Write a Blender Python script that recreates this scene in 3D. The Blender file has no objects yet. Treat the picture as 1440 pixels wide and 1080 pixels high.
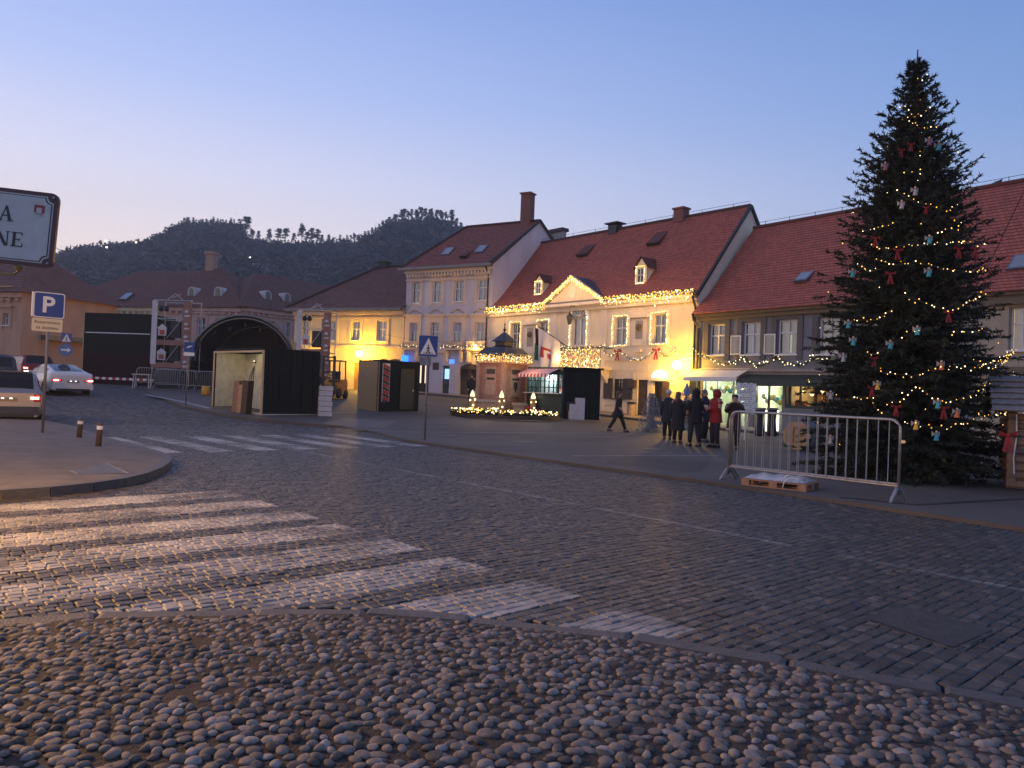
import bpy, bmesh, math, random
from mathutils import Vector, Matrix
random.seed(7)
sc = bpy.context.scene
COL = sc.collection
rad = math.radians
# ---------------------------------------------------------------- camera
F = 1080.0; CX, CY, H = 720.0, 540.0, 1.55          # photograph pixels, eye height in metres
PHI = rad(2.2); PIT = math.atan(10 * math.cos(PHI) / F)
d0 = Vector((0, math.cos(PIT), math.sin(PIT)))
u0 = Vector((0, -math.sin(PIT), math.cos(PIT))); r0 = Vector((1, 0, 0))
CR = math.cos(PHI) * r0 + math.sin(PHI) * u0
CU = -math.sin(PHI) * r0 + math.cos(PHI) * u0
cam_d = bpy.data.cameras.new('camera'); cam = bpy.data.objects.new('camera', cam_d); COL.objects.link(cam)
cam_d.sensor_width = 36; cam_d.lens = 36 * F / 1440; cam_d.clip_end = 3000; cam_d.clip_start = .1
M3 = Matrix((CR, CU, -d0)).transposed().to_4x4(); M3.translation = Vector((0, 0, H)); cam.matrix_world = M3
sc.camera = cam
# ---------------------------------------------------------------- sky, afterglow, exposure
SUN_AZ = rad(-62)                                     # the sun has just gone down to the left of the view
world = bpy.data.worlds.new('World'); sc.world = world; world.use_nodes = True
wn = world.node_tree.nodes; wl = world.node_tree.links; wn.clear()
def lin(r, g, b):
    f = lambda v: (v / 255 / 12.92) if v <= 10 else ((v / 255 + .055) / 1.055) ** 2.4
    return (f(r), f(g), f(b), 1)
sky = wn.new('ShaderNodeTexSky'); sky.sky_type = 'NISHITA'; sky.sun_disc = False
sky.sun_elevation = rad(1.0); sky.sun_rotation = SUN_AZ; sky.altitude = 200
sky.air_density = 1.0; sky.dust_density = .3; sky.ozone_density = 4
tc = wn.new('ShaderNodeTexCoord'); sep = wn.new('ShaderNodeSeparateXYZ'); wl.new(tc.outputs['Generated'], sep.inputs[0])
def sky_ramp(stops):                                  # twilight colour by the sine of the elevation
    r = wn.new('ShaderNodeValToRGB'); el = r.color_ramp.elements
    for i, (deg, c) in enumerate(stops):
        e = el[i] if i < 2 else el.new(1.0)
        e.position = max(0, math.sin(rad(deg))); e.color = lin(*c)
    wl.new(sep.outputs['Z'], r.inputs['Fac']); return r
ra = sky_ramp([(0, (252, 214, 178)), (90, (128, 132, 168)), (5, (255, 234, 214)), (9, (252, 234, 230)), (14, (226, 224, 244)), (20, (182, 197, 242)), (29, (136, 163, 226)), (50, (118, 138, 192))])
rb = sky_ramp([(0, (176, 168, 196)), (90, (124, 128, 164)), (6, (180, 188, 220)), (11, (150, 176, 222)), (18, (114, 152, 208)), (29, (86, 127, 188)), (50, (86, 116, 170))])
vm = wn.new('ShaderNodeVectorMath'); vm.operation = 'MULTIPLY'; vm.inputs[1].default_value = (1, 1, 0)
vn = wn.new('ShaderNodeVectorMath'); vn.operation = 'NORMALIZE'
vd = wn.new('ShaderNodeVectorMath'); vd.operation = 'DOT_PRODUCT'; vd.inputs[1].default_value = (math.sin(SUN_AZ), math.cos(SUN_AZ), 0)
wl.new(tc.outputs['Generated'], vm.inputs[0]); wl.new(vm.outputs[0], vn.inputs[0]); wl.new(vn.outputs[0], vd.inputs[0])
mr = wn.new('ShaderNodeMapRange'); mr.interpolation_type = 'SMOOTHSTEP'
mr.inputs['From Min'].default_value = -.45; mr.inputs['From Max'].default_value = 1.0
wl.new(vd.outputs['Value'], mr.inputs['Value'])
mx = wn.new('ShaderNodeMix'); mx.data_type = 'RGBA'
wl.new(mr.outputs[0], mx.inputs['Factor']); wl.new(rb.outputs[0], mx.inputs['A']); wl.new(ra.outputs[0], mx.inputs['B'])
bg = wn.new('ShaderNodeBackground'); bg.inputs['Strength'].default_value = .05
bg2 = wn.new('ShaderNodeBackground'); bg2.inputs['Strength'].default_value = 1.18
ad = wn.new('ShaderNodeAddShader'); wo = wn.new('ShaderNodeOutputWorld')
wl.new(sky.outputs[0], bg.inputs['Color']); wl.new(mx.outputs['Result'], bg2.inputs['Color'])
wl.new(bg.outputs[0], ad.inputs[0]); wl.new(bg2.outputs[0], ad.inputs[1]); wl.new(ad.outputs[0], wo.inputs['Surface'])
sun_d = bpy.data.lights.new('sun', 'SUN'); sun_d.energy = .3; sun_d.angle = rad(50); sun_d.color = (1, .70, .60)
sun = bpy.data.objects.new('sun', sun_d); COL.objects.link(sun)
sv = Vector((math.sin(SUN_AZ) * math.cos(rad(9)), math.cos(SUN_AZ) * math.cos(rad(9)), math.sin(rad(9))))
sun.rotation_euler = (-sv).to_track_quat('-Z', 'Y').to_euler(); sun.location = (0, 0, 50)
sc.view_settings.view_transform = 'Standard'; sc.view_settings.look = 'None'
sc.view_settings.gamma = 1; sc.view_settings.use_curve_mapping = False
sc.view_settings.exposure = 0.0
sc.cycles.max_bounces = 4; sc.cycles.diffuse_bounces = 2; sc.cycles.glossy_bounces = 2
sc.cycles.transmission_bounces = 3; sc.cycles.transparent_max_bounces = 6; sc.cycles.volume_bounces = 0
sc.cycles.sample_clamp_indirect = 3.0
sc.cycles.use_denoising = True
# ---------------------------------------------------------------- pixel -> world helpers
def gz(x, y):                                          # the square climbs gently to the back left
    q = y - .5 * x - 33
    f = lambda v: .025 * (v + math.sqrt(v * v + 40))
    return f(q) - f(q - 24) - .0063
def ray(px, py):
    return CR * ((px - CX) / F) - CU * ((py - CY) / F) + d0
def G(px, py, dz=0):                                   # point of the ground seen at a pixel
    d = ray(px, py); t = .5
    g = lambda t: H + d.z * t - gz(d.x * t, d.y * t) - dz
    while g(t) > 0 and t < 500: t *= 1.01
    lo, hi = t / 1.01, t
    for _ in range(30):
        m = (lo + hi) / 2
        if g(m) > 0: lo = m
        else: hi = m
    return Vector((d.x * lo, d.y * lo, H + d.z * lo))
def at(px, py, Y):
    d = ray(px, py); t = Y / d.y
    return Vector((d.x * t, Y, H + d.z * t))
def proj(p):
    v = p - Vector((0, 0, H)); w = v.dot(d0)
    return (CX + F * v.dot(CR) / w, CY - F * v.dot(CU) / w, w)
# ---------------------------------------------------------------- materials
MATS = {}
def nodes_of(name):
    m = bpy.data.materials.new(name); m.use_nodes = True
    nt = m.node_tree; return m, nt.nodes, nt.links, nt.nodes['Principled BSDF']
def mat(name, col, rough=.7, var=.18, scale=6, metal=0, bump=0, bscale=40, spec=.5, emit=None, estr=0):
    """plain procedural material: base colour broken up by two noises, optional fine bump"""
    if name in MATS: return MATS[name]
    m, n, l, p = nodes_of(name)
    tcd = n.new('ShaderNodeTexCoord')
    nz = n.new('ShaderNodeTexNoise'); nz.inputs['Scale'].default_value = scale; nz.inputs['Detail'].default_value = 6
    nz.inputs['Roughness'].default_value = .65
    l.new(tcd.outputs['Object'], nz.inputs['Vector'])
    mp = n.new('ShaderNodeMapRange'); mp.inputs['From Min'].default_value = .25; mp.inputs['From Max'].default_value = .75
    mp.inputs['To Min'].default_value = 1 - var; mp.inputs['To Max'].default_value = 1 + var
    l.new(nz.outputs['Fac'], mp.inputs['Value'])
    vs = n.new('ShaderNodeVectorMath'); vs.operation = 'SCALE'; vs.inputs[0].default_value = col[:3]
    l.new(mp.outputs[0], vs.inputs['Scale']); l.new(vs.outputs[0], p.inputs['Base Color'])
    p.inputs['Roughness'].default_value = rough; p.inputs['Metallic'].default_value = metal
    p.inputs['Specular IOR Level'].default_value = spec
    if bump:
        b2 = n.new('ShaderNodeTexNoise'); b2.inputs['Scale'].default_value = bscale; b2.inputs['Detail'].default_value = 4
        l.new(tcd.outputs['Object'], b2.inputs['Vector'])
        bp = n.new('ShaderNodeBump'); bp.inputs['Strength'].default_value = bump; bp.inputs['Distance'].default_value = .02
        l.new(b2.outputs['Fac'], bp.inputs['Height']); l.new(bp.outputs[0], p.inputs['Normal'])
    if emit:
        p.inputs['Emission Color'].default_value = (*emit[:3], 1); p.inputs['Emission Strength'].default_value = estr
        m.cycles.emission_sampling = 'NONE'
    MATS[name] = m; return m
def glow(name, col, s, sample=False):
    if name in MATS: return MATS[name]
    m = bpy.data.materials.new(name); m.use_nodes = True; n = m.node_tree.nodes; l = m.node_tree.links; n.clear()
    e = n.new('ShaderNodeEmission'); e.inputs[0].default_value = (*col[:3], 1); e.inputs[1].default_value = s
    o = n.new('ShaderNodeOutputMaterial'); l.new(e.outputs[0], o.inputs[0])
    if not sample: m.cycles.emission_sampling = 'NONE'
    MATS[name] = m; return m
def glass(name, tint=(.75, .8, .85), gloss=.35):
    if name in MATS: return MATS[name]
    m = bpy.data.materials.new(name); m.use_nodes = True; n = m.node_tree.nodes; l = m.node_tree.links; n.clear()
    t = n.new('ShaderNodeBsdfTransparent'); t.inputs[0].default_value = (*tint, 1)
    g = n.new('ShaderNodeBsdfGlossy'); g.inputs['Roughness'].default_value = .04; g.inputs[0].default_value = (.9, .9, .95, 1)
    lw = n.new('ShaderNodeLayerWeight'); lw.inputs[0].default_value = .25
    mp = n.new('ShaderNodeMapRange'); mp.inputs['To Min'].default_value = gloss * .5; mp.inputs['To Max'].default_value = 1
    l.new(lw.outputs['Fresnel'], mp.inputs['Value'])
    x = n.new('ShaderNodeMixShader'); l.new(mp.outputs[0], x.inputs[0]); l.new(t.outputs[0], x.inputs[1]); l.new(g.outputs[0], x.inputs[2])
    o = n.new('ShaderNodeOutputMaterial'); l.new(x.outputs[0], o.inputs[0]); MATS[name] = m; return m
# ---------------------------------------------------------------- mesh helpers
class MB:
    def __init__(s): s.v = []; s.f = []; s.mi = []; s.k = 0
    def add(s, vs, fs):
        o = len(s.v); s.v += [tuple(p) for p in vs]; s.f += [tuple(i + o for i in f) for f in fs]; s.mi += [s.k] * len(fs); return s
    def box(s, x0, x1, y0, y1, z0, z1, M=None):
        vs = [Vector(p) for p in ((x0, y0, z0), (x1, y0, z0), (x1, y1, z0), (x0, y1, z0), (x0, y0, z1), (x1, y0, z1), (x1, y1, z1), (x0, y1, z1))]
        if M: vs = [M @ p for p in vs]
        return s.add(vs, [(3, 2, 1, 0), (4, 5, 6, 7), (0, 1, 5, 4), (1, 2, 6, 5), (2, 3, 7, 6), (3, 0, 4, 7)])
    def cbox(s, c, sx, sy, sz, M=None):
        return s.box(c[0] - sx / 2, c[0] + sx / 2, c[1] - sy / 2, c[1] + sy / 2, c[2] - sz / 2, c[2] + sz / 2, M)
    def quad(s, a, b, c, d): return s.add([a, b, c, d], [(0, 1, 2, 3)])
    def bar(s, a, b, w, h=None):                       # square bar between two points
        return s.tube([a, b], w / 2 if h is None else (w / 2), 4)
    def tube(s, pts, r, n=6, close=True):
        pts = [Vector(p) for p in pts]; rs = r if isinstance(r, (list, tuple)) else [r] * len(pts)
        rings = []
        for i, p in enumerate(pts):
            t = (pts[min(i + 1, len(pts) - 1)] - pts[max(i - 1, 0)])
            t = t.normalized() if t.length > 1e-9 else Vector((0, 0, 1))
            a = Vector((0, 0, 1)) if abs(t.z) < .9 else Vector((0, 1, 0))
            x = t.cross(a).normalized(); y = t.cross(x)
            o = math.pi / n
            rings.append([p + (x * math.cos(o + 2 * math.pi * k / n) + y * math.sin(o + 2 * math.pi * k / n)) * rs[i] for k in range(n)])
        vs = [q for rg in rings for q in rg]; fs = []
        for i in range(len(pts) - 1):
            for k in range(n):
                fs.append((i * n + k, i * n + (k + 1) % n, (i + 1) * n + (k + 1) % n, (i + 1) * n + k))
        if close: fs += [tuple(range(n))[::-1], tuple(range((len(pts) - 1) * n, len(pts) * n))]
        return s.add(vs, fs)
    def lathe(s, prof, n=16, c=(0, 0, 0)):             # prof: (radius, z) from bottom to top
        vs = []; fs = []
        for r, z in prof:
            for k in range(n):
                a = 2 * math.pi * k / n; vs.append((c[0] + r * math.cos(a), c[1] + r * math.sin(a), c[2] + z))
        for i in range(len(prof) - 1):
            for k in range(n): fs.append((i * n + k, i * n + (k + 1) % n, (i + 1) * n + (k + 1) % n, (i + 1) * n + k))
        fs += [tuple(range(n))[::-1], tuple(range((len(prof) - 1) * n, len(prof) * n))]
        return s.add(vs, fs)
    def ball(s, c, r, n=6, m=4, sq=1):
        prof = [(max(r * math.sin(math.pi * i / m), 1e-4), -r * sq * math.cos(math.pi * i / m)) for i in range(m + 1)]
        return s.lathe(prof, n, c)
    def prism(s, poly, y0, y1):                        # polygon in (x, z) pushed along y
        n = len(poly); vs = [(x, y0, z) for x, z in poly] + [(x, y1, z) for x, z in poly]
        fs = [tuple(range(n)), tuple(range(n, 2 * n))[::-1]] + [(i, i + n, (i + 1) % n + n, (i + 1) % n) for i in range(n)]
        return s.add(vs, fs)
    def build(s, name, mats, parent=None, smooth=False, kind=None, label=None):
        me = bpy.data.meshes.new(name); me.from_pydata(s.v, [], s.f)
        ms = mats if isinstance(mats, (list, tuple)) else [mats]
        for m in ms: me.materials.append(m)
        if len(ms) > 1: me.polygons.foreach_set('material_index', s.mi)
        if smooth: me.polygons.foreach_set('use_smooth', [True] * len(me.polygons))
        bm = bmesh.new(); bm.from_mesh(me); bmesh.ops.recalc_face_normals(bm, faces=bm.faces); bm.to_mesh(me); bm.free()
        o = bpy.data.objects.new(name, me); COL.objects.link(o)
        if parent is not None: o.parent = parent
        if kind: o['kind'] = kind
        if label: o['label'] = label
        return o
def link_mesh(name, me, parent=None, loc=None, rot=None, scale=None):
    o = bpy.data.objects.new(name, me); COL.objects.link(o)
    if parent is not None: o.parent = parent
    if loc is not None: o.location = loc
    if rot is not None: o.rotation_euler = rot
    if scale is not None: o.scale = scale
    return o
def thing(name, label, cat, loc=(0, 0, 0), rz=0, group=None):
    o = bpy.data.objects.new(name, None); COL.objects.link(o); o.empty_display_size = .2
    o.location = loc; o.rotation_euler = (0, 0, rz); return tag(o, label, cat, group)
def tag(o, label, cat, group=None):
    o['label'] = label; o['category'] = cat
    if group: o['group'] = group
    return o
def struct(o): o['kind'] = 'structure'; return o
def copy_tree(o, parent=None):
    c = o.copy(); COL.objects.link(c)
    if parent is not None: c.parent = parent
    for ch in o.children: copy_tree(ch, c)
    return c
def lamp(name, loc, col, power, radius=.1, parent=None, spot=None, aim=None):
    d = bpy.data.lights.new(name, 'SPOT' if spot else 'POINT'); d.color = col; d.energy = power; d.shadow_soft_size = radius
    if spot: d.spot_size = spot; d.spot_blend = .6
    o = bpy.data.objects.new(name, d); COL.objects.link(o); o.location = loc
    if aim is not None: o.rotation_euler = (Vector(aim) - Vector(loc)).to_track_quat('-Z', 'Y').to_euler()
    if parent is not None: o.parent = parent
    return o
FONT = None
def text_mesh(name, body, size, mtl, parent, loc, rot, depth=.004, align='CENTER', sx=1, bold=0):
    cu = bpy.data.curves.new(name, 'FONT'); cu.body = body; cu.size = size; cu.extrude = depth; cu.align_x = align; cu.align_y = 'CENTER'
    cu.resolution_u = 3; cu.offset = bold
    t = bpy.data.objects.new(name, cu); COL.objects.link(t)
    dg = bpy.context.evaluated_depsgraph_get(); me = bpy.data.meshes.new_from_object(t.evaluated_get(dg)); me.name = name
    bpy.data.objects.remove(t); me.materials.clear(); me.materials.append(mtl)
    return link_mesh(name, me, parent, loc, rot, (sx, 1, 1))
# ================================================================ GROUND
def inpoly(x, y, P):
    c = False; j = len(P) - 1
    for i in range(len(P)):
        xi, yi = P[i]; xj, yj = P[j]
        if (yi > y) != (yj > y) and x < (xj - xi) * (y - yi) / (yj - yi) + xi: c = not c
        j = i
    return c
def pix2(lst): return [tuple(G(*p)[:2]) for p in lst]
KERB = [(-7.0, 1.6), (-5.6, 2.9), (-4.1, 4.0)] + pix2([(0, 885), (120, 874), (240, 870), (370, 868), (480, 866), (570, 870), (660, 878), (780, 890), (900, 905), (1080, 935), (1250, 965), (1440, 1000)]) + [(4.2, 3.05), (6.2, 1.5)]
def kerb_y(x):
    for (a, b), (c, d) in zip(KERB, KERB[1:]):
        if a <= x <= c: return b + (d - b) * (x - a) / (c - a)
    return -9
ISLAND = pix2([(0, 705), (70, 700), (130, 693), (175, 686), (205, 678), (226, 669), (238, 660), (239, 653), (225, 645), (190, 635), (140, 621), (105, 607), (60, 597), (0, 590)]) + [(-24, 30), (-40, 30), (-40, 4), (-9, 6.8)]
EDGE = [(-48, 84), (-26, 52)] + pix2([(217, 557), (260, 574), (292, 580), (334, 588), (410, 596), (480, 602), (530, 611), (570, 622), (680, 638), (800, 655), (1000, 683), (1200, 713), (1440, 750)]) + [(8.6, 6.4), (12, 1.5), (14, -3)]
FARP = [(-46, 86), (-24, 86), (-14, 86), (-6, 86), (0, 84), (5, 80), (10, 74), (16, 66), (22, 58), (26, 52), (30, 46), (32, 40), (34, 34), (35, 28), (36, 22), (36, 16), (36, 6), (36, -3)]
PLAZA = EDGE + [(36, -3), (40, 90), (-48, 90)]
def is_road(x, y): return y > kerb_y(x) + .12 and not inpoly(x, y, ISLAND) and not inpoly(x, y, PLAZA)

def math_node(n, l, op, a, b=None, clamp=False):
    k = n.new('ShaderNodeMath'); k.operation = op; k.use_clamp = clamp
    for i, v in enumerate((a, b)):
        if v is None: continue
        if isinstance(v, (int, float)): k.inputs[i].default_value = v
        else: l.new(v, k.inputs[i])
    return k.outputs[0]
def band(n, l, v, lo, hi, soft=.015):                   # 1 inside [lo, hi]
    a = n.new('ShaderNodeMapRange'); a.interpolation_type = 'SMOOTHSTEP'; a.inputs['From Min'].default_value = lo - soft; a.inputs['From Max'].default_value = lo + soft
    b = n.new('ShaderNodeMapRange'); b.interpolation_type = 'SMOOTHSTEP'; b.inputs['From Min'].default_value = hi - soft; b.inputs['From Max'].default_value = hi + soft
    b.inputs['To Min'].default_value = 1; b.inputs['To Max'].default_value = 0
    l.new(v, a.inputs['Value']); l.new(v, b.inputs['Value'])
    return math_node(n, l, 'MULTIPLY', a.outputs[0], b.outputs[0])
def paint_mask(n, l):
    """white road paint: two zebra crossings and the edge line, worn away in patches (world metres)"""
    ge = n.new('ShaderNodeNewGeometry')
    def dot(vx, vy):
        d = n.new('ShaderNodeVectorMath'); d.operation = 'DOT_PRODUCT'; d.inputs[1].default_value = (vx, vy, 0)
        l.new(ge.outputs['Position'], d.inputs[0]); return d.outputs['Value']
    def zebra(ux, uy, u0, u1, vx, vy, v0, nstripe, per, w):
        u = dot(ux, uy); v = dot(vx, vy)
        fr = math_node(n, l, 'MODULO', math_node(n, l, 'SUBTRACT', v, v0 - 50 * per), per)
        a = band(n, l, fr, 0.02, w); b = band(n, l, v, v0 - .02, v0 + nstripe * per - .1); c = band(n, l, u, u0, u1)
        return math_node(n, l, 'MULTIPLY', math_node(n, l, 'MULTIPLY', a, b), c)
    z1 = zebra(.731, .682, .2, 4.42, -.682, .731, 2.84, 8, 1.0, .64)
    z2 = zebra(.69, -.724, -20.4, -16.0, .724, .69, 5.5, 7, 1.05, .55)
    w = dot(.76, .65); s = dot(.65, -.76)
    ln = math_node(n, l, 'MULTIPLY', band(n, l, w, 7.6, 7.7), math_node(n, l, 'SUBTRACT', 1.0, band(n, l, s, -4.25, -3.75)))
    ln = math_node(n, l, 'MULTIPLY', ln, math_node(n, l, 'MULTIPLY', band(n, l, s, -22, 30), .45))
    t = math_node(n, l, 'MAXIMUM', math_node(n, l, 'MAXIMUM', z1, z2), ln)
    nz = n.new('ShaderNodeTexNoise'); nz.inputs['Scale'].default_value = .9; nz.inputs['Detail'].default_value = 8; nz.inputs['Roughness'].default_value = .72
    l.new(ge.outputs['Position'], nz.inputs['Vector'])
    wear = n.new('ShaderNodeMapRange'); wear.inputs['From Min'].default_value = .40; wear.inputs['From Max'].default_value = .60
    wear.inputs['To Min'].default_value = .14; wear.inputs['To Max'].default_value = .95
    l.new(nz.outputs['Fac'], wear.inputs['Value'])
    return math_node(n, l, 'MULTIPLY', t, wear.outputs[0], True)

def stone_mat(name, cols, rough, paint=False, bump=.35, bs=60):
    m, n, l, p = nodes_of(name)
    at_ = n.new('ShaderNodeAttribute'); at_.attribute_name = 'tone'
    oi = n.new('ShaderNodeObjectInfo')
    v = math_node(n, l, 'FRACT', math_node(n, l, 'ADD', at_.outputs['Fac'], oi.outputs['Random']))
    r = n.new('ShaderNodeValToRGB'); el = r.color_ramp.elements
    for i, (pos, c) in enumerate(cols):
        e = el[i] if i < 2 else el.new(.5)
        e.position = pos; e.color = (*c, 1)
    l.new(v, r.inputs['Fac'])
    ge = n.new('ShaderNodeNewGeometry')
    nz = n.new('ShaderNodeTexNoise'); nz.inputs['Scale'].default_value = 22; nz.inputs['Detail'].default_value = 6; l.new(ge.outputs['Position'], nz.inputs['Vector'])
    mp = n.new('ShaderNodeMapRange'); mp.inputs['From Min'].default_value = .3; mp.inputs['From Max'].default_value = .7; mp.inputs['To Min'].default_value = .62; mp.inputs['To Max'].default_value = 1.35
    l.new(nz.outputs['Fac'], mp.inputs['Value'])
    vs = n.new('ShaderNodeVectorMath'); vs.operation = 'SCALE'; l.new(r.outputs[0], vs.inputs[0]); l.new(mp.outputs[0], vs.inputs['Scale'])
    col = vs.outputs[0]
    if paint:
        mx_ = n.new('ShaderNodeMix'); mx_.data_type = 'RGBA'; l.new(paint_mask(n, l), mx_.inputs['Factor']); l.new(col, mx_.inputs['A'])
        mx_.inputs['B'].default_value = (.36, .345, .335, 1); col = mx_.outputs['Result']
    l.new(col, p.inputs['Base Color']); p.inputs['Roughness'].default_value = rough
    b2 = n.new('ShaderNodeTexNoise'); b2.inputs['Scale'].default_value = bs; b2.inputs['Detail'].default_value = 5; l.new(ge.outputs['Position'], b2.inputs['Vector'])
    bp = n.new('ShaderNodeBump'); bp.inputs['Strength'].default_value = bump; bp.inputs['Distance'].default_value = .012
    l.new(b2.outputs['Fac'], bp.inputs['Height']); l.new(bp.outputs[0], p.inputs['Normal'])
    return m
M_SETT = stone_mat('granite_sett', [(0, (.024, .021, .02)), (1, (.10, .086, .078)), (.45, (.045, .04, .037)), (.8, (.065, .055, .048))], .52, True)
M_PEB = stone_mat('river_pebble', [(0, (.04, .035, .033)), (1, (.27, .24, .22)), (.2, (.085, .076, .07)), (.45, (.15, .128, .113)), (.65, (.06, .052, .047)), (.85, (.18, .142, .115))], .75)
M_KERB = mat('kerb_granite', (.075, .07, .07), .6, .3, 9, bump=.5, bscale=50)
M_DIRT = mat('joint_dirt', (.04, .031, .025), .9, .45, 14, bump=.8, bscale=60)
M_ISLE = mat('old_asphalt', (.12, .105, .095), .8, .35, 2.2, bump=.5, bscale=90)
# plaza asphalt with patches and fine aggregate
def asphalt(name, base, patch):
    m, n, l, p = nodes_of(name)
    ge = n.new('ShaderNodeNewGeometry')
    a = n.new('ShaderNodeTexNoise'); a.inputs['Scale'].default_value = .22; a.inputs['Detail'].default_value = 7; a.inputs['Roughness'].default_value = .62
    b = n.new('ShaderNodeTexNoise'); b.inputs['Scale'].default_value = 45; b.inputs['Detail'].default_value = 3
    for k in (a, b): l.new(ge.outputs['Position'], k.inputs['Vector'])
    r = n.new('ShaderNodeValToRGB'); r.color_ramp.elements[0].position = .36; r.color_ramp.elements[1].position = .66
    r.color_ramp.elements[0].color = (*patch, 1); r.color_ramp.elements[1].color = (*base, 1); l.new(a.outputs['Fac'], r.inputs['Fac'])
    mp = n.new('ShaderNodeMapRange'); mp.inputs['To Min'].default_value = .72; mp.inputs['To Max'].default_value = 1.28; l.new(b.outputs['Fac'], mp.inputs['Value'])
    vs = n.new('ShaderNodeVectorMath'); vs.operation = 'SCALE'; l.new(r.outputs[0], vs.inputs[0]); l.new(mp.outputs[0], vs.inputs['Scale'])
    l.new(vs.outputs[0], p.inputs['Base Color']); p.inputs['Roughness'].default_value = .72
    bp = n.new('ShaderNodeBump'); bp.inputs['Strength'].default_value = .4; bp.inputs['Distance'].default_value = .01
    l.new(b.outputs['Fac'], bp.inputs['Height']); l.new(bp.outputs[0], p.inputs['Normal']); return m
M_PLAZA = asphalt('plaza_asphalt', (.10, .083, .074), (.052, .044, .04))
M_FIELD = asphalt('outer_ground', (.08, .085, .07), (.05, .05, .045))
# far setts: pattern by brick texture (too far to build one by one)
def far_sett():
    m, n, l, p = nodes_of('far_sett'); ge = n.new('ShaderNodeNewGeometry')
    mpn = n.new('ShaderNodeMapping'); mpn.inputs['Rotation'].default_value = (0, 0, -rad(43)); l.new(ge.outputs['Position'], mpn.inputs['Vector'])
    br = n.new('ShaderNodeTexBrick'); br.inputs['Scale'].default_value = 1; br.inputs['Brick Width'].default_value = .14; br.inputs['Row Height'].default_value = .115
    br.inputs['Mortar Size'].default_value = .012; br.inputs['Color1'].default_value = (.17, .16, .16, 1); br.inputs['Color2'].default_value = (.07, .067, .068, 1)
    br.inputs['Mortar'].default_value = (.03, .03, .03, 1); l.new(mpn.outputs[0], br.inputs['Vector'])
    spk = n.new('ShaderNodeTexNoise'); spk.inputs['Scale'].default_value = 3.2; spk.inputs['Detail'].default_value = 4; spk.inputs['Roughness'].default_value = .8; l.new(ge.outputs['Position'], spk.inputs['Vector'])
    smp = n.new('ShaderNodeMapRange'); smp.inputs['From Min'].default_value = .32; smp.inputs['From Max'].default_value = .68; smp.inputs['To Min'].default_value = .3; smp.inputs['To Max'].default_value = 1.9; l.new(spk.outputs['Fac'], smp.inputs['Value'])
    svs = n.new('ShaderNodeVectorMath'); svs.operation = 'SCALE'; l.new(br.outputs['Color'], svs.inputs[0]); l.new(smp.outputs[0], svs.inputs['Scale'])
    mx_ = n.new('ShaderNodeMix'); mx_.data_type = 'RGBA'; l.new(paint_mask(n, l), mx_.inputs['Factor']); l.new(svs.outputs[0], mx_.inputs['A'])
    mx_.inputs['B'].default_value = (.38, .37, .36, 1); l.new(mx_.outputs['Result'], p.inputs['Base Color'])
    p.inputs['Roughness'].default_value = .8; p.inputs['Specular IOR Level'].default_value = .2
    nz = n.new('ShaderNodeTexNoise'); nz.inputs['Scale'].default_value = 5; nz.inputs['Detail'].default_value = 5; l.new(ge.outputs['Position'], nz.inputs['Vector'])
    hh = math_node(n, l, 'ADD', math_node(n, l, 'MULTIPLY', br.outputs['Fac'], -1.0), math_node(n, l, 'MULTIPLY', nz.outputs['Fac'], 1.2))
    bp = n.new('ShaderNodeBump'); bp.inputs['Strength'].default_value = 1; bp.inputs['Distance'].default_value = .06
    l.new(hh, bp.inputs['Height']); l.new(bp.outputs[0], p.inputs['Normal']); return m
M_FARSETT = far_sett()

def sheet(name, xs, ys, dz, mats, pick=None, parent=None):
    me = bpy.data.meshes.new(name); vs = [(x, y, gz(x, y) + dz) for y in ys for x in xs]; nx = len(xs)
    fs = [(j * nx + i, j * nx + i + 1, (j + 1) * nx + i + 1, (j + 1) * nx + i) for j in range(len(ys) - 1) for i in range(nx - 1)]
    me.from_pydata(vs, [], fs)
    for m in mats: me.materials.append(m)
    if pick: me.polygons.foreach_set('material_index', [pick((xs[k % (nx - 1)] + xs[k % (nx - 1) + 1]) / 2, (ys[k // (nx - 1)] + ys[k // (nx - 1) + 1]) / 2) for k in range(len(fs))])
    o = bpy.data.objects.new(name, me); COL.objects.link(o)
    if parent: o.parent = parent
    return o
def rng(a, b, s): return [a + (b - a) * i / max(1, round((b - a) / s)) for i in range(max(1, round((b - a) / s)) + 1)]
struct(sheet('ground', rng(-700, 700, 25), rng(-120, 900, 20), -.55, [M_FIELD]))
road = struct(sheet('road', rng(-60, 40, 1), rng(-12, 92, 1), -.03, [M_FARSETT, M_DIRT], lambda x, y: 1 if math.hypot(x, y) < 25 else 0))
# plaza: lofted from the road edge back to the houses, with a real step
mb = MB(); rows = 14
for i in range(len(EDGE)):
    a = Vector(EDGE[i]); b = Vector(FARP[i]) if i < len(FARP) else Vector((36, -3))
    for k in range(rows + 1):
        t = (k / rows) ** 1.6; q = a.lerp(b, t); mb.v.append((q.x, q.y, gz(q.x, q.y) + .075))
for i in range(len(EDGE) - 1):
    for k in range(rows):
        o_ = i * (rows + 1) + k; mb.f.append((o_, o_ + rows + 1, o_ + rows + 2, o_ + 1)); mb.mi.append(0)
for i in range(len(EDGE) - 1):
    (x0, y0), (x1, y1) = EDGE[i], EDGE[i + 1]
    mb.quad((x0, y0, gz(x0, y0) + .075), (x1, y1, gz(x1, y1) + .075), (x1, y1, gz(x1, y1) - .1), (x0, y0, gz(x0, y0) - .1))
plaza = struct(mb.build('plaza', M_PLAZA))
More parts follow.
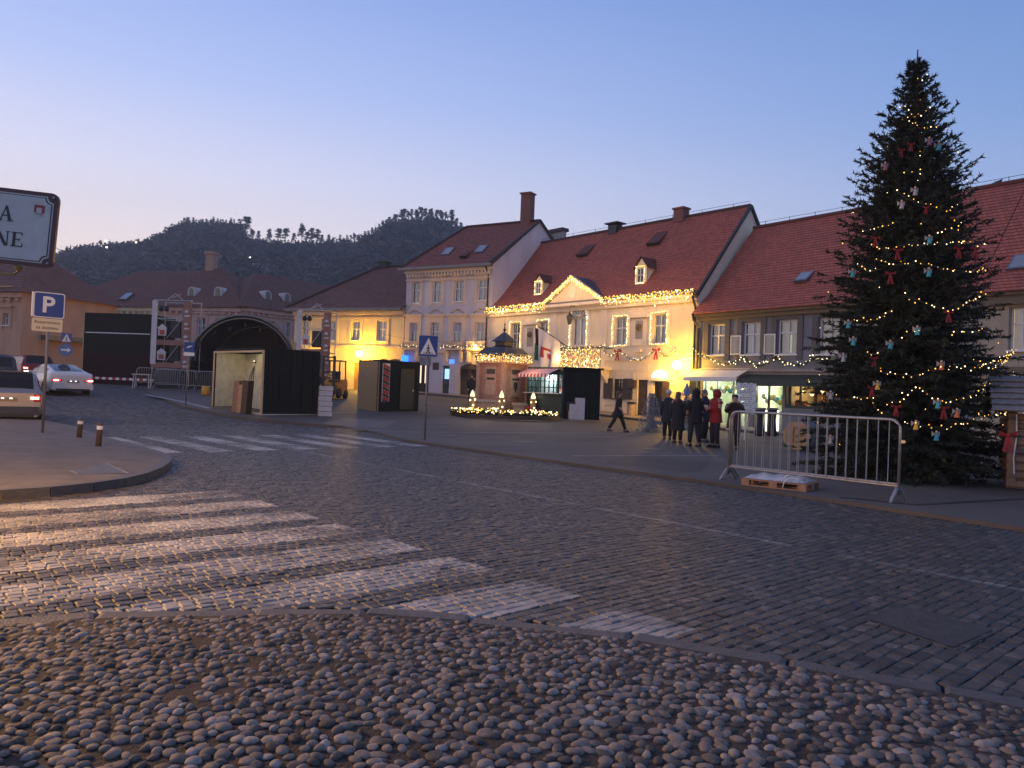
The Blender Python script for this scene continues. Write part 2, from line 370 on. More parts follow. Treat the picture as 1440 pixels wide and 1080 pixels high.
def strip(name, pts, w, dz, m, parent):                 # thin painted line lying on a surface
    mb = MB()
    for a, b in zip(pts, pts[1:]):
        a = Vector(a[:2]); b = Vector(b[:2]); t = (b - a).normalized(); nn = Vector((-t.y, t.x)) * w / 2
        k = max(1, int((b - a).length / 1.5))
        for i in range(k):
            p = a.lerp(b, i / k); q = a.lerp(b, (i + 1) / k)
            mb.quad(*[(r.x, r.y, gz(r.x, r.y) + dz) for r in (p - nn, q - nn, q + nn, p + nn)])
    return mb.build(name, m, parent)
M_WORN = mat('worn_paint', (.30, .29, .29), .7, .5, 3)
for a, b in (((575, 611), (962, 613)), ((805, 646), (1010, 645)), ((470, 606), (590, 612)), ((1000, 617), (1040, 619)), ((440, 583), (520, 583))):
    strip('painted_line', pix2([a, b]), .1, .082, M_WORN, plaza)
strip('painted_line', pix2([(205, 557), (255, 567), (295, 577)]), .25, .082, M_WORN, plaza)
strip('tar_seam', pix2([(1180, 706), (1290, 717), (1440, 708)]), .12, .081, mat('tar', (.03, .03, .032), .5), plaza)
# left traffic island
mb = MB(); ring = ISLAND
mb.add([(x, y, gz(x, y) + .13) for x, y in ring], [tuple(range(len(ring)))])
isle = struct(mb.build('sidewalk', M_ISLE))
for i in range(14):
    (x0, y0), (x1, y1) = ISLAND[i], ISLAND[i + 1] if i < 13 else (-24, 30)
    a = Vector((x0, y0)); b = Vector((x1, y1)); t = (b - a).normalized(); nn = Vector((t.y, -t.x))
    k = max(1, round((b - a).length / .9))
    for j in range(k):
        p = a.lerp(b, j / k) + t * .006; q = a.lerp(b, (j + 1) / k) - t * .006; m_ = MB()
        o1, o2 = nn * .02, nn * -.12
        vs = [(r.x, r.y, gz(r.x, r.y) + z) for z in (-.05, .137) for r in (p + o1, q + o1, q + o2, p + o2)]
        m_.add(vs, [(3, 2, 1, 0), (4, 5, 6, 7), (0, 1, 5, 4), (1, 2, 6, 5), (2, 3, 7, 6), (3, 0, 4, 7)])
        m_.build('kerb_stone', M_KERB, isle)
cov = MB(); c0 = G(122, 660, .13)
for pts in (((75, 651), (110, 667)), ((147, 651), (180, 666))):
    strip('pale_joint', [G(*q, .13)[:2] for q in pts], .035, .136, M_WORN, isle)
P4 = [G(*q, .13) for q in ((75, 651), (147, 651), (180, 666), (110, 667))]
cov.add([p + Vector((0, 0, .006)) for p in P4], [(0, 1, 2, 3)]); cov.build('inspection_cover', mat('cover_steel', (.075, .07, .065), .55, .35, 12), isle)
# pebble pavement in the foreground with its kerb
mb = MB(); xs = [k[0] for k in KERB]
for (x0, y0), (x1, y1) in zip(KERB, KERB[1:]):
    mb.quad((x0, -1.5, .02), (x1, -1.5, .02), (x1, y1 - .1, .045), (x0, y0 - .1, .045))
pav = struct(mb.build('pebble_pavement', M_DIRT))
acc = 0; pts = []; 
for (x0, y0), (x1, y1) in zip(KERB, KERB[1:]):
    k = max(2, int(math.hypot(x1 - x0, y1 - y0) / .05))
    pts += [Vector((x0 + (x1 - x0) * i / k, y0 + (y1 - y0) * i / k)) for i in range(k)]
i = 0
while i < len(pts) - 16:
    n_ = random.randint(13, 20); a, b = pts[i], pts[min(i + n_, len(pts) - 1)]; t = (b - a).normalized(); nn = Vector((-t.y, t.x))
    a = a + t * .008; b = b - t * .008; mbk = MB(); h = .042 + random.uniform(-.008, .008)
    mid = (a + b) / 2 + nn * random.uniform(-.01, .01)
    lo = [a - nn * .07, mid - nn * .075, b - nn * .07, b + nn * .07, mid + nn * .075, a + nn * .07]
    vs = [(p.x, p.y, -.05) for p in lo] + [(p.x, p.y, h - .012) for p in lo]
    ins = [mid + (p - mid) * .93 for p in lo]; vs += [(p.x, p.y, h + random.uniform(-.006, .006)) for p in ins]
    fs = [(k, (k + 1) % 6, (k + 1) % 6 + 6, k + 6) for k in range(6)] + [(k + 6, (k + 1) % 6 + 6, (k + 1) % 6 + 12, k + 12) for k in range(6)] + [(12, 13, 16, 17), (13, 14, 15, 16)]
    mbk.add(vs, fs); mbk.build('kerb_stone', M_KERB, pav); i += n_
from mathutils import noise as mnoise
def tone_mesh(name, V, Fc, tones, mtl, smooth):
    me = bpy.data.meshes.new(name); me.from_pydata(V, [], Fc); me.materials.append(mtl)
    ca = me.color_attributes.new('tone', 'FLOAT_COLOR', 'POINT')
    ca.data.foreach_set('color', [c for t in tones for c in (t, t, t, 1)])
    if smooth: me.polygons.foreach_set('use_smooth', [True] * len(me.polygons))
    return me
def in_view(x, y, z=0, mg=0):
    if y < .5: return False
    a, b, w = proj(Vector((x, y, z))); return -mg < a < 1440 + mg and -mg < b < 1080 + mg
# ---- pebbles
def pebble(n=9, m=5):
    V = []; ph = random.uniform(0, 6.28); e1 = random.uniform(-.14, .14); e2 = random.uniform(-.1, .1)
    for i in range(m + 1):
        t = math.pi * .62 * i / m
        for k in range(n):
            a = 2 * math.pi * k / n
            r = math.sin(t) * (1 + e1 * math.cos(2 * a + ph) + e2 * math.cos(3 * a)) if i else .001
            V.append((r * math.cos(a), r * math.sin(a), math.cos(t)))
    Fc = [(i * n + k, (i + 1) * n + k, (i + 1) * n + (k + 1) % n, i * n + (k + 1) % n) for i in range(m) for k in range(n)]
    return V, Fc
PEBV = [pebble() for _ in range(8)]
cells = []; sp = .067
for j in range(int(6.2 / (sp * .87))):
    y = .2 + j * sp * .87
    for i_ in range(int(11 / sp)):
        x = -5.2 + i_ * sp + (sp / 2 if j % 2 else 0)
        x2 = x + random.uniform(-.022, .022); y2 = y + random.uniform(-.022, .022)
        if y2 > kerb_y(x2) - .12 or not (-6 < x2 < 5.6): continue
        g = mnoise.noise(Vector((x2 * 1.1, y2 * 2.6, 3))) + .5 * mnoise.noise(Vector((x2 * 5, y2 * 5, 1)))
        if random.random() < (.5 if g < -.55 else .12 if g < -.4 else .015): continue
        cells.append((x2, y2))
def peb_par(x, y):
    s = random.choice((random.uniform(.024, .032), random.uniform(.03, .039), random.uniform(.034, .046))); e = random.uniform(.6, .95)
    return s, e, random.uniform(0, 6.28), random.uniform(.008, .017), random.random()
cells = [(x, y, *peb_par(x, y)) for x, y in cells]
vis = sorted([c for c in cells if in_view(c[0], c[1], .05, -12)], key=lambda c: -c[2] / c[1])[:300]; visset = set(vis)
mesh_lib = []
for V, Fc in PEBV:
    mesh_lib.append(tone_mesh('pebble', V, Fc, [0] * len(V), M_PEB, True))
for c in vis:
    x, y, s, e, a, h, t = c
    link_mesh('pebble', random.choice(mesh_lib), pav, (x, y, .038 + h * .3), (random.uniform(-.15, .15), random.uniform(-.15, .15), a), (s, s * e, h * 1.15))
V = []; Fc = []; T = []
for c in cells:
    if c in visset: continue
    x, y, s, e, a, h, t = c; pv, pf = random.choice(PEBV); o_ = len(V); ca, sa = math.cos(a), math.sin(a); tx, ty = random.uniform(-.15, .15), random.uniform(-.15, .15)
    for p in pv:
        X, Y, Z = p[0] * s, p[1] * s * e, p[2] * h * 1.15; Z += X * tx + Y * ty
        V.append((x + X * ca - Y * sa, y + X * sa + Y * ca, .038 + h * .3 + Z))
    Fc += [tuple(k + o_ for k in f) for f in pf]; T += [t] * len(pv)
o = link_mesh('pebbles', tone_mesh('pebbles', V, Fc, T, M_PEB, True), pav); o['kind'] = 'stuff'
# ---- granite setts, rows running along the zebra stripes
U2 = Vector((.731, .682)); V2 = Vector((-.682, .731))
def sett(lx, ly):
    j = lambda s: random.uniform(-s, s)
    b = [(-lx, -ly), (lx, -ly), (lx, ly), (-lx, ly)]; b = [(x + j(.004), y + j(.004)) for x, y in b]
    V = [(x, y, -.05) for x, y in b] + [(x, y, -.004 + j(.003)) for x, y in b] + [(x * .84 + j(.003), y * .82 + j(.003), .005 + j(.002)) for x, y in b]
    Fc = [(k, (k + 1) % 4, (k + 1) % 4 + 4, k + 4) for k in range(4)] + [(k + 4, (k + 1) % 4 + 4, (k + 1) % 4 + 8, k + 8) for k in range(4)] + [(8, 9, 10, 11)]
    return V, Fc
SL = [sett(.5, .5) for _ in range(1)]
items = []; v = -4.0; row = 0
while v < 38:
    rw = .094 + random.uniform(-.005, .005); u = -34 + random.uniform(0, .13)
    while u < 22:
        ln_ = random.uniform(.085, .125); c = U2 * (u + ln_ / 2) + V2 * (v + rw / 2) + Vector((0, .04 * math.sin(u * .5)))
        u += ln_
        d = c.length
        if d > 26 or c.y < .6: continue
        if abs(c.x) > .80 * c.y + 1.2: continue
        if not is_road(c.x, c.y): continue
        items.append((c.x, c.y, ln_ / 2 - .0035, rw / 2 - .0035, random.random(), random.uniform(-.004, .004)))
    v += rw; row += 1
ang = math.atan2(U2.y, U2.x)
vis = sorted([c for c in items if in_view(c[0], c[1], 0, -8)], key=lambda c: math.hypot(c[0], c[1]))[:300]; visset = set(vis)
lib = []
for k in range(10):
    V, Fc = sett(.0525 - .0035 + random.uniform(-.008, .008), .0435); lib.append(tone_mesh('sett', V, Fc, [0] * 12, M_SETT, False))
for c in vis:
    link_mesh('sett', random.choice(lib), road, (c[0], c[1], gz(c[0], c[1]) + .012 + c[5]), (random.uniform(-.03, .03), random.uniform(-.03, .03), ang + random.uniform(-.04, .04)))
V = []; Fc = []; T = []
for c in items:
    if c in visset: continue
    x, y, lx, ly, t, dz = c; pv, pf = sett(lx, ly); o_ = len(V); a = ang + random.uniform(-.04, .04); ca, sa = math.cos(a), math.sin(a); z0 = gz(x, y) + .012 + dz
    tx, ty = random.uniform(-.03, .03), random.uniform(-.03, .03)
    V += [(x + p[0] * ca - p[1] * sa, y + p[0] * sa + p[1] * ca, z0 + p[2] + p[0] * tx + p[1] * ty) for p in pv]
    Fc += [tuple(k + o_ for k in f) for f in pf]; T += [t] * 12
o = link_mesh('setts', tone_mesh('setts', V, Fc, T, M_SETT, False), road); o['kind'] = 'stuff'
# steel cover in the road
P4 = [G(*q, .03) for q in ((1212, 868), (1268, 848), (1408, 884), (1345, 912))]
P4 = [Vector((p.x, p.y, .012)) for p in P4]
m_ = MB(); cc = sum(P4, Vector()) / 4
m_.add([p + Vector((0, 0, z)) for z in (-.05, .008) for p in P4], [(4, 5, 6, 7), (0, 1, 5, 4), (1, 2, 6, 5), (2, 3, 7, 6), (3, 0, 4, 7)])
rim = m_.build('cover_rim', mat('rusty_steel', (.035, .03, .028), .6, .4, 10, bump=.4, bscale=60), None)
rim.name = 'manhole_cover'; tag(rim, 'rectangular dark steel utility cover set flush in the cobbled road', 'cover')
m_ = MB(); m_.add([cc + (p - cc) * .9 + Vector((0, 0, .012)) for p in P4], [(0, 1, 2, 3)]); m_.build('plate', mat('road_plate', (.04, .036, .034), .6, .5, 9, bump=.6, bscale=35), rim)

print('setts', len(items), 'pebbles', len(cells))
M_PATCH = asphalt('patch_asphalt', (.06, .05, .046), (.04, .034, .032)); M_PATCH2 = asphalt('pale_patch', (.15, .125, .11), (.11, .092, .083))
for k, q in enumerate((((880, 640), (1000, 650), (985, 664), (850, 652)), ((480, 588), (560, 592), (540, 602), (455, 597)), ((820, 615), (860, 616), (850, 622), (806, 621)))):
    P_ = [G(*p_, .075) for p_ in q]; MB().add([(p_.x, p_.y, gz(p_.x, p_.y) + .0795) for p_ in P_], [(0, 1, 2, 3)]).build('asphalt_patch', (M_PATCH, M_PATCH2)[k % 2], plaza)
for px, py in ((737, 622), (920, 632), (1085, 662), (632, 613)):
    p_ = G(px, py, .075); o = MB().lathe([(.31, 0), (.31, .012), (.27, .012), (.26, .008), (.02, .008)], 18).build('drain_cover', MATS['cover_steel'], plaza); o.location = (p_.x, p_.y, gz(p_.x, p_.y) + .074)
# ================================================================ HOUSES
M_WHITE = mat('window_white', (.72, .70, .68), .5, .08, 8)
M_GLASS = glass('window_glass')
M_DARK = mat('interior_shade', (.02, .02, .022), .9, .2)
M_CURT = mat('lace_curtain', (.62, .60, .56), .9, .15, 14)
M_BLIND = mat('grey_blind', (.42, .38, .40), .8, .1, 20)
M_GUT = mat('zinc_gutter', (.16, .15, .16), .4, .25, 5, metal=.6)
M_IRON = mat('black_iron', (.015, .015, .017), .5, .2)
M_WOODD = mat('dark_oak', (.07, .042, .025), .6, .35, 5, bump=.4, bscale=25)
M_BRICK = mat('chimney_brick', (.20, .085, .065), .85, .35, 9, bump=.6, bscale=30)
def plaster(name, c, dirt=.22):
    if name in MATS: return MATS[name]
    m, n, l, p = nodes_of(name); ge = n.new('ShaderNodeTexCoord')
    a = n.new('ShaderNodeTexNoise'); a.inputs['Scale'].default_value = .7; a.inputs['Detail'].default_value = 8; a.inputs['Roughness'].default_value = .7
    b = n.new('ShaderNodeTexNoise'); b.inputs['Scale'].default_value = 30; b.inputs['Detail'].default_value = 3
    mpn = n.new('ShaderNodeMapping'); mpn.inputs['Scale'].default_value = (1.6, 1.6, .5); l.new(ge.outputs['Object'], mpn.inputs['Vector'])
    l.new(mpn.outputs[0], a.inputs['Vector']); l.new(ge.outputs['Object'], b.inputs['Vector'])
    mp = n.new('ShaderNodeMapRange'); mp.inputs['From Min'].default_value = .3; mp.inputs['From Max'].default_value = .6; mp.inputs['To Min'].default_value = 1 - dirt; mp.inputs['To Max'].default_value = 1.04
    l.new(a.outputs['Fac'], mp.inputs['Value'])
    vs = n.new('ShaderNodeVectorMath'); vs.operation = 'SCALE'; vs.inputs[0].default_value = c; l.new(mp.outputs[0], vs.inputs['Scale']); l.new(vs.outputs[0], p.inputs['Base Color'])
    p.inputs['Roughness'].default_value = .85
    bp = n.new('ShaderNodeBump'); bp.inputs['Strength'].default_value = .25; bp.inputs['Distance'].default_value = .01; l.new(b.outputs['Fac'], bp.inputs['Height']); l.new(bp.outputs[0], p.inputs['Normal'])
    MATS[name] = m; return m
def tiles(name, c1, c2, moss):
    m, n, l, p = nodes_of(name); uv = n.new('ShaderNodeUVMap'); uv.uv_map = 'UVMap'
    br = n.new('ShaderNodeTexBrick'); br.inputs['Scale'].default_value = 1; br.inputs['Brick Width'].default_value = .2; br.inputs['Row Height'].default_value = .2
    br.inputs['Mortar Size'].default_value = .012; br.inputs['Mortar Smooth'].default_value = .3; br.inputs['Bias'].default_value = .1
    br.inputs['Color1'].default_value = (*c1, 1); br.inputs['Color2'].default_value = (*c2, 1); br.inputs['Mortar'].default_value = (c2[0] * .35, c2[1] * .35, c2[2] * .35, 1)
    l.new(uv.outputs[0], br.inputs['Vector'])
    nz = n.new('ShaderNodeTexNoise'); nz.inputs['Scale'].default_value = .45; nz.inputs['Detail'].default_value = 8; nz.inputs['Roughness'].default_value = .75; l.new(uv.outputs[0], nz.inputs['Vector'])
    r = n.new('ShaderNodeMapRange'); r.inputs['From Min'].default_value = .42; r.inputs['From Max'].default_value = .75; r.inputs['To Max'].default_value = moss; l.new(nz.outputs['Fac'], r.inputs['Value'])
    mx_ = n.new('ShaderNodeMix'); mx_.data_type = 'RGBA'; l.new(r.outputs[0], mx_.inputs['Factor']); l.new(br.outputs['Color'], mx_.inputs['A']); mx_.inputs['B'].default_value = (.075, .05, .045, 1)
    l.new(mx_.outputs['Result'], p.inputs['Base Color']); p.inputs['Roughness'].default_value = .8
    bp = n.new('ShaderNodeBump'); bp.inputs['Strength'].default_value = .5; bp.inputs['Distance'].default_value = .02; bp.invert = True
    l.new(br.outputs['Fac'], bp.inputs['Height']); l.new(bp.outputs[0], p.inputs['Normal']); MATS[name] = m; return m
M_TILE = tiles('red_tiles', (.52, .135, .085), (.36, .095, .062), .3)
M_TILEO = tiles('old_tiles', (.25, .11, .085), (.17, .08, .065), .6)
M_TILEL = tiles('brown_tiles', (.36, .115, .085), (.25, .085, .066), .4)
class House:
    def __init__(s, name, label, A, B, cat='house', zb=None):
        A = Vector(A[:2]); B = Vector(B[:2]); s.A, s.B = A, B; s.u = (B - A).normalized(); s.L = (B - A).length
        s.v = Vector((-s.u.y, s.u.x)); s.z0 = (min(gz(*A), gz(*B)) + .04) if zb is None else zb
        s.rz = math.atan2(s.u.y, s.u.x); s.o = thing(name, label, cat, (A.x, A.y, s.z0), s.rz)
    def fp(s, px, py, d=0):                             # pixel -> (x, z) on the facade plane pushed back by d
        r = ray(px, py); n = s.v; p0 = s.A + s.v * d
        t = p0.dot(n) / (r.x * n.x + r.y * n.y); q = Vector((r.x * t, r.y * t))
        return (q - s.A).dot(s.u), H + r.z * t - s.z0
    def side(s, px, py, x):                             # pixel -> (depth, z) on the cross plane at x
        r = ray(px, py); n = s.u; p0 = s.A + s.u * x; t = p0.dot(n) / (r.x * n.x + r.y * n.y); q = Vector((r.x * t, r.y * t))
        return (q - s.A).dot(s.v), H + r.z * t - s.z0
    def rect(s, x0, x1, y0, y1, d=0):                   # pixel box -> x0, x1, z0, z1
        xm, ym = (x0 + x1) / 2, (y0 + y1) / 2
        return s.fp(x0, ym, d)[0], s.fp(x1, ym, d)[0], s.fp(xm, y1, d)[1], s.fp(xm, y0, d)[1]
    def world(s, x, d, z): q = s.A + s.u * x + s.v * d; return Vector((q.x, q.y, s.z0 + z))
def wall_with_holes(mb, x0, x1, z0, z1, holes, rec=.22, M=None):
    """front wall in the plane y = 0 with real openings and reveals"""
    xs = sorted({x0, x1, *[min(max(h[i], x0), x1) for h in holes for i in (0, 1)]}); zs = sorted({z0, z1, *[min(max(h[i], z0), z1) for h in holes for i in (2, 3)]})
    for xa, xb in zip(xs, xs[1:]):
        for za, zc in zip(zs, zs[1:]):
            cx, cz = (xa + xb) / 2, (za + zc) / 2
            if any(h[0] < cx < h[1] and h[2] < cz < h[3] for h in holes): continue
            mb.quad((xa, 0, za), (xb, 0, za), (xb, 0, zc), (xa, 0, zc))
    for a, b, c, d in holes:
        mb.quad((a, 0, c), (a, rec, c), (a, rec, d), (a, 0, d)); mb.quad((b, 0, c), (b, 0, d), (b, rec, d), (b, rec, c))
        mb.quad((a, 0, d), (a, rec, d), (b, rec, d), (b, 0, d)); mb.quad((a, 0, c), (b, 0, c), (b, rec, c), (a, rec, c))
def window(h, r, frame=M_WHITE, curtain=None, blind=0, transom=.62, y=.14, cols=2, room=True, sill=True, glassm=M_GLASS, bars=0):
    a, b, c, d = r; w = b - a; hh = d - c; f = max(.045, min(.08, w * .07)); mb = MB()
    mb.box(a, b, y, y + .06, c, c + f); mb.box(a, b, y, y + .06, d - f, d); mb.box(a, a + f, y, y + .06, c + f, d - f); mb.box(b - f, b, y, y + .06, c + f, d - f)
    zt = c + hh * transom
    if transom: mb.box(a + f, b - f, y - .012, y + .05, zt - f * .5, zt + f * .5)
    for k in range(1, cols):
        x = a + w * k / cols; mb.box(x - f * .55, x + f * .55, y - .006, y + .055, c + f, (zt - f * .5) if transom else d - f)
        if transom: mb.box(x - f * .4, x + f * .4, y - .006, y + .055, zt + f * .5, d - f)
    for k in range(bars): z = c + f + (hh - 2 * f) * (k + 1) / (bars + 1); mb.box(a + f, b - f, y + .003, y + .045, z - .015, z + .015)
    o = mb.build('window', frame, h.o)
    g = MB().quad((a + f, y + .03, c + f), (b - f, y + .03, c + f), (b - f, y + .03, d - f), (a + f, y + .03, d - f)).build('glass', glassm, o)
    if room: MB().quad((a - .05, y + .5, c - .05), (b + .05, y + .5, c - .05), (b + .05, y + .5, d + .05), (a - .05, y + .5, d + .05)).build('interior_shade', M_DARK, o)  # near-black sheet: the unlit room's shade is put into its colour
    if curtain:
        mb = MB(); n = 18
        for x0, x1 in ((a + f, a + w * .42), (b - w * .42, b - f)):
            for k in range(n):
                xa, xb = x0 + (x1 - x0) * k / n, x0 + (x1 - x0) * (k + 1) / n; ya, yb = y + .12 + .02 * math.sin(k * 1.9), y + .12 + .02 * math.sin((k + 1) * 1.9)
                mb.quad((xa, ya, c + .03), (xb, yb, c + .03), (xb, yb, d - .02), (xa, ya, d - .02))
        mb.build('curtain', curtain, o)
    if blind: MB().box(a + f, b - f, y + .002, y + .02, d - f - hh * blind, d - f).build('blind', M_BLIND, o)
    if sill: MB().box(a - .08, b + .08, -.1, y, c - .07, c - .005).build('sill', frame if frame is not M_IRON else M_WHITE, o)
    return o
def roof_slope(name, quads, mtl, parent, course=.2, step=.03):
    """each quad: eave-left, eave-right, ridge-right, ridge-left; laid in overlapping courses"""
    V = []; Fc = []; UV = []
    for el, er, rr, rl in quads:
        el, er, rr, rl = map(Vector, (el, er, rr, rl)); nrm = (er - el).cross(rl - el if (rl - el).length > .01 else rr - el).normalized()
        if nrm.z < 0: nrm = -nrm
        sl = max(((rl + rr) / 2 - (el + er) / 2).length, .01); ax = (er - el).normalized(); n = max(1, int(sl / course))
        for i in range(n):
            t0, t1 = i / n, (i + 1) / n; a, b = el.lerp(rl, t0), er.lerp(rr, t0); c, d = er.lerp(rr, t1), el.lerp(rl, t1); up = nrm * step
            a2, b2 = a + up, b + up; o_ = len(V); V += [a2, b2, c + nrm * .004, d + nrm * .004, a, b]
            Fc += [(o_, o_ + 1, o_ + 2, o_ + 3), (o_ + 4, o_ + 5, o_ + 1, o_)]
            uu = lambda p: (p - el).dot(ax); v0, v1 = i * .2, (i + 1) * .2
            UV += [(uu(a), v0 + .003), (uu(b), v0 + .003), (uu(c), v1 - .003), (uu(d), v1 - .003), (uu(a), v0 + .05), (uu(b), v0 + .05), (uu(b), v0 + .06), (uu(a), v0 + .06)]
    me = bpy.data.meshes.new(name); me.from_pydata([tuple(v) for v in V], [], Fc); ul = me.uv_layers.new(name='UVMap'); ul.data.foreach_set('uv', [c for p in UV for c in p]); me.materials.append(mtl)
    return link_mesh(name, me, parent)
def body(mb, L, D, z1, zb=-.6):                         # side and back walls
    mb.quad((L, 0, zb), (L, D, zb), (L, D, z1), (L, 0, z1)); mb.quad((0, D, zb), (0, 0, zb), (0, 0, z1), (0, D, z1)); mb.quad((L, D, zb), (0, D, zb), (0, D, z1), (L, D, z1))
def skylight(h, x, y, z, nx, w=.7, l=1.1, slope=.8):
    M = Matrix.Translation((x, y, z)) @ Matrix.Rotation(slope, 4, 'X'); mb = MB(); mb.box(-w / 2, w / 2, -l / 2, l / 2, -.05, .1, M); o = mb.build('skylight', M_GUT, nx)
    MB().add([M @ Vector(p) for p in ((-w / 2 + .07, -l / 2 + .07, .105), (w / 2 - .07, -l / 2 + .07, .105), (w / 2 - .07, l / 2 - .07, .105), (-w / 2 + .07, l / 2 - .07, .105))], [(0, 1, 2, 3)]).build('glass', mat('skylight_glass', (.2, .22, .25), .05, .05, spec=1), o)
def shed_vent(roof, x, y, z, slope, w=.9):              # small dark eyebrow vent lifted out of the tiles
    M = Matrix.Translation((x, y, z)) @ Matrix.Rotation(slope, 4, 'X'); mb = MB()
    mb.add([M @ Vector(p) for p in ((-w / 2, -.35, 0), (w / 2, -.35, 0), (w / 2, -.35, .28), (-w / 2, -.35, .28), (-w / 2, 1.0, .02), (w / 2, 1.0, .02))], [(3, 2, 5, 4), (0, 3, 4), (1, 5, 2)])
    o = mb.build('roof_vent', M_TILE, roof); MB().add([M @ Vector(p) for p in ((-w / 2 + .05, -.33, .02), (w / 2 - .05, -.33, .02), (w / 2 - .05, -.33, .24), (-w / 2 + .05, -.33, .24))], [(0, 1, 2, 3)]).build('opening', M_DARK, o)  # dark sheet in the vent mouth, shade put into its colour
def line_at(P, u, px):                                  # point of the line P + s u seen in column px (at eye level)
    r = ray(px, 550 + .038 * (px - 720)); s_ = (r.x * P.y - r.y * P.x) / (u.x * r.y - u.y * r.x); return P + u * s_
u_row = Vector((.65, -.76)).normalized(); u_gr = Vector((.59, -.807)).normalized()
Yb = Vector(G(976.5, 598)[:2]); Ya = line_at(Yb, u_row, 687)
# ---------------------------------------------------------------- pale yellow town house with pediment
hy = House('town_house', 'long pale yellow two-storey house with pediment, lit balcony and red tiled roof', Ya, Yb, 'house')
L = hy.L; ez = hy.fp(976, 411)[1]; rd, rzg = hy.side(1055, 291, L)
M_YEL = plaster('cream_plaster', (.80, .65, .47), .14); M_TRIM = plaster('trim_plaster', (.78, .65, .52), .1)
up = [hy.rect(719, 731, 455, 491), hy.rect(757.5, 770.5, 452, 489), hy.rect(864.5, 881, 446.5, 485), hy.rect(918.5, 936.5, 442, 483)]
arch = hy.rect(804.5, 824, 446, 486)
shut = hy.rect(862.5, 877, 533, 560); dB = hy.rect(896, 910, 534, 583.5); dL = hy.rect(918.5, 935, 537, 586); gateY = hy.rect(788, 812, 525, 590)
dB = (dB[0], dB[1], .02, dB[3]); dL = (dL[0], dL[1], .02, dL[3]); gateY = (gateY[0], gateY[1], .02, gateY[3])
mb = MB(); wall_with_holes(mb, 0, L, -.8, ez, up + [arch, shut, dB, dL, gateY]); D = rd * 2; body(mb, L, D, ez, -.8)
for x in (0, L): mb.add([(x, 0, ez), (x, D, ez), (x, rd, rzg)], [(0, 1, 2)])
hy_wall = mb.build('wall', M_YEL, hy.o)
sl = (rzg - ez) / rd; oh = .35
ry = roof_slope('roof', [((-.1, -oh, ez - oh * sl * .45 + .06), (L + .02, -oh, ez - oh * sl * .45 + .06), (L + .02, .9, ez + .9 * sl), (-.1, .9, ez + .9 * sl)), ((-.1, .9, ez + .9 * sl), (L + .02, .9, ez + .9 * sl), (L + .02, rd, rzg + .05), (-.1, rd, rzg + .05)), ((L + .02, D + oh, ez - oh * sl), (-.1, D + oh, ez - oh * sl), (-.1, rd, rzg + .05), (L + .02, rd, rzg + .05))], M_TILE, hy.o)
mb = MB(); mb.tube([(-.1, rd, rzg + .08), (L + .02, rd, rzg + .08)], .11, 6); mb.build('ridge_tiles', M_TILEO, ry)
mb = MB()                                              # dark verge boards on the right gable
for a, b in (((L + .06, -.35, ez - .28), (L + .06, rd, rzg + .06)), ((L + .06, rd, rzg + .06), (L + .06, D + .3, ez - .3))): mb.tube([a, b], .1, 4)
mb.build('verge_board', mat('verge_dark', (.035, .028, .028), .6), ry)
mb = MB(); mb.box(-.05, L, -.3, 0, ez - .3, ez - .02); mb.box(-.05, L, -.18, 0, ez - .5, ez - .31); mb.build('cornice', M_TRIM, hy.o)
mb = MB(); mb.tube([(0, -.4, ez - .02), (L, -.4, ez - .02)], .075, 6); mb.build('gutter', M_GUT, hy.o)
mb = MB(); mb.tube([(L - .12, -.38, ez - .05), (L - .12, -.38, ez - .3), (L - .12, -.1, ez - .8), (L - .12, -.1, -.1)], .06, 6); mb.build('downpipe', M_IRON, hy.o)
for i, r in enumerate(up): window(hy, r, curtain=M_CURT if i in (2, 3, 1) else M_CURT, sill=True)
for r in up:
    mb = MB(); a, b, c, d = r; mb.box(a - .28, a - .04, -.04, 0, c - .1, d + .22); mb.box(b + .04, b + .28, -.04, 0, c - .1, d + .22); mb.box(a - .04, b + .04, -.04, 0, d + .04, d + .22)
    mb.build('window_surround', M_TRIM, hy.o)
# arched balcony door
a, b, c, d = arch; wd = window(hy, arch, curtain=M_CURT, transom=0, sill=False); xm, R_ = (a + b) / 2, (b - a) / 2
mb = MB(); N = 14
for k in range(N):
    t0, t1 = math.pi * k / N, math.pi * (k + 1) / N
    for r0_, r1_, yy in ((R_ + .02, R_ + .3, -.05),):
        p = [(xm - r_ * math.cos(t), yy, d + r_ * math.sin(t) * 1.15) for r_, t in ((r0_, t0), (r1_, t0), (r1_, t1), (r0_, t1))]; mb.quad(*p)
for k in range(1, 6): t = math.pi * k / 6; mb.tube([(xm, -.03, d), (xm - R_ * math.cos(t), -.03, d + R_ * 1.15 * math.sin(t))], .02, 4)
mb.box(a - .3, a - .02, -.05, 0, c, d); mb.box(b + .02, b + .3, -.05, 0, c, d); mb.build('arch_surround', M_WHITE, hy.o)
mb = MB(); mb.add([(xm - R_ * math.cos(math.pi * k / N), -.02, d + R_ * 1.15 * math.sin(math.pi * k / N)) for k in range(N + 1)], [tuple(range(N + 1))]); mb.build('fanlight', mat('fanlight_glass', (.16, .15, .15), .08, .1, spec=.8), hy.o)
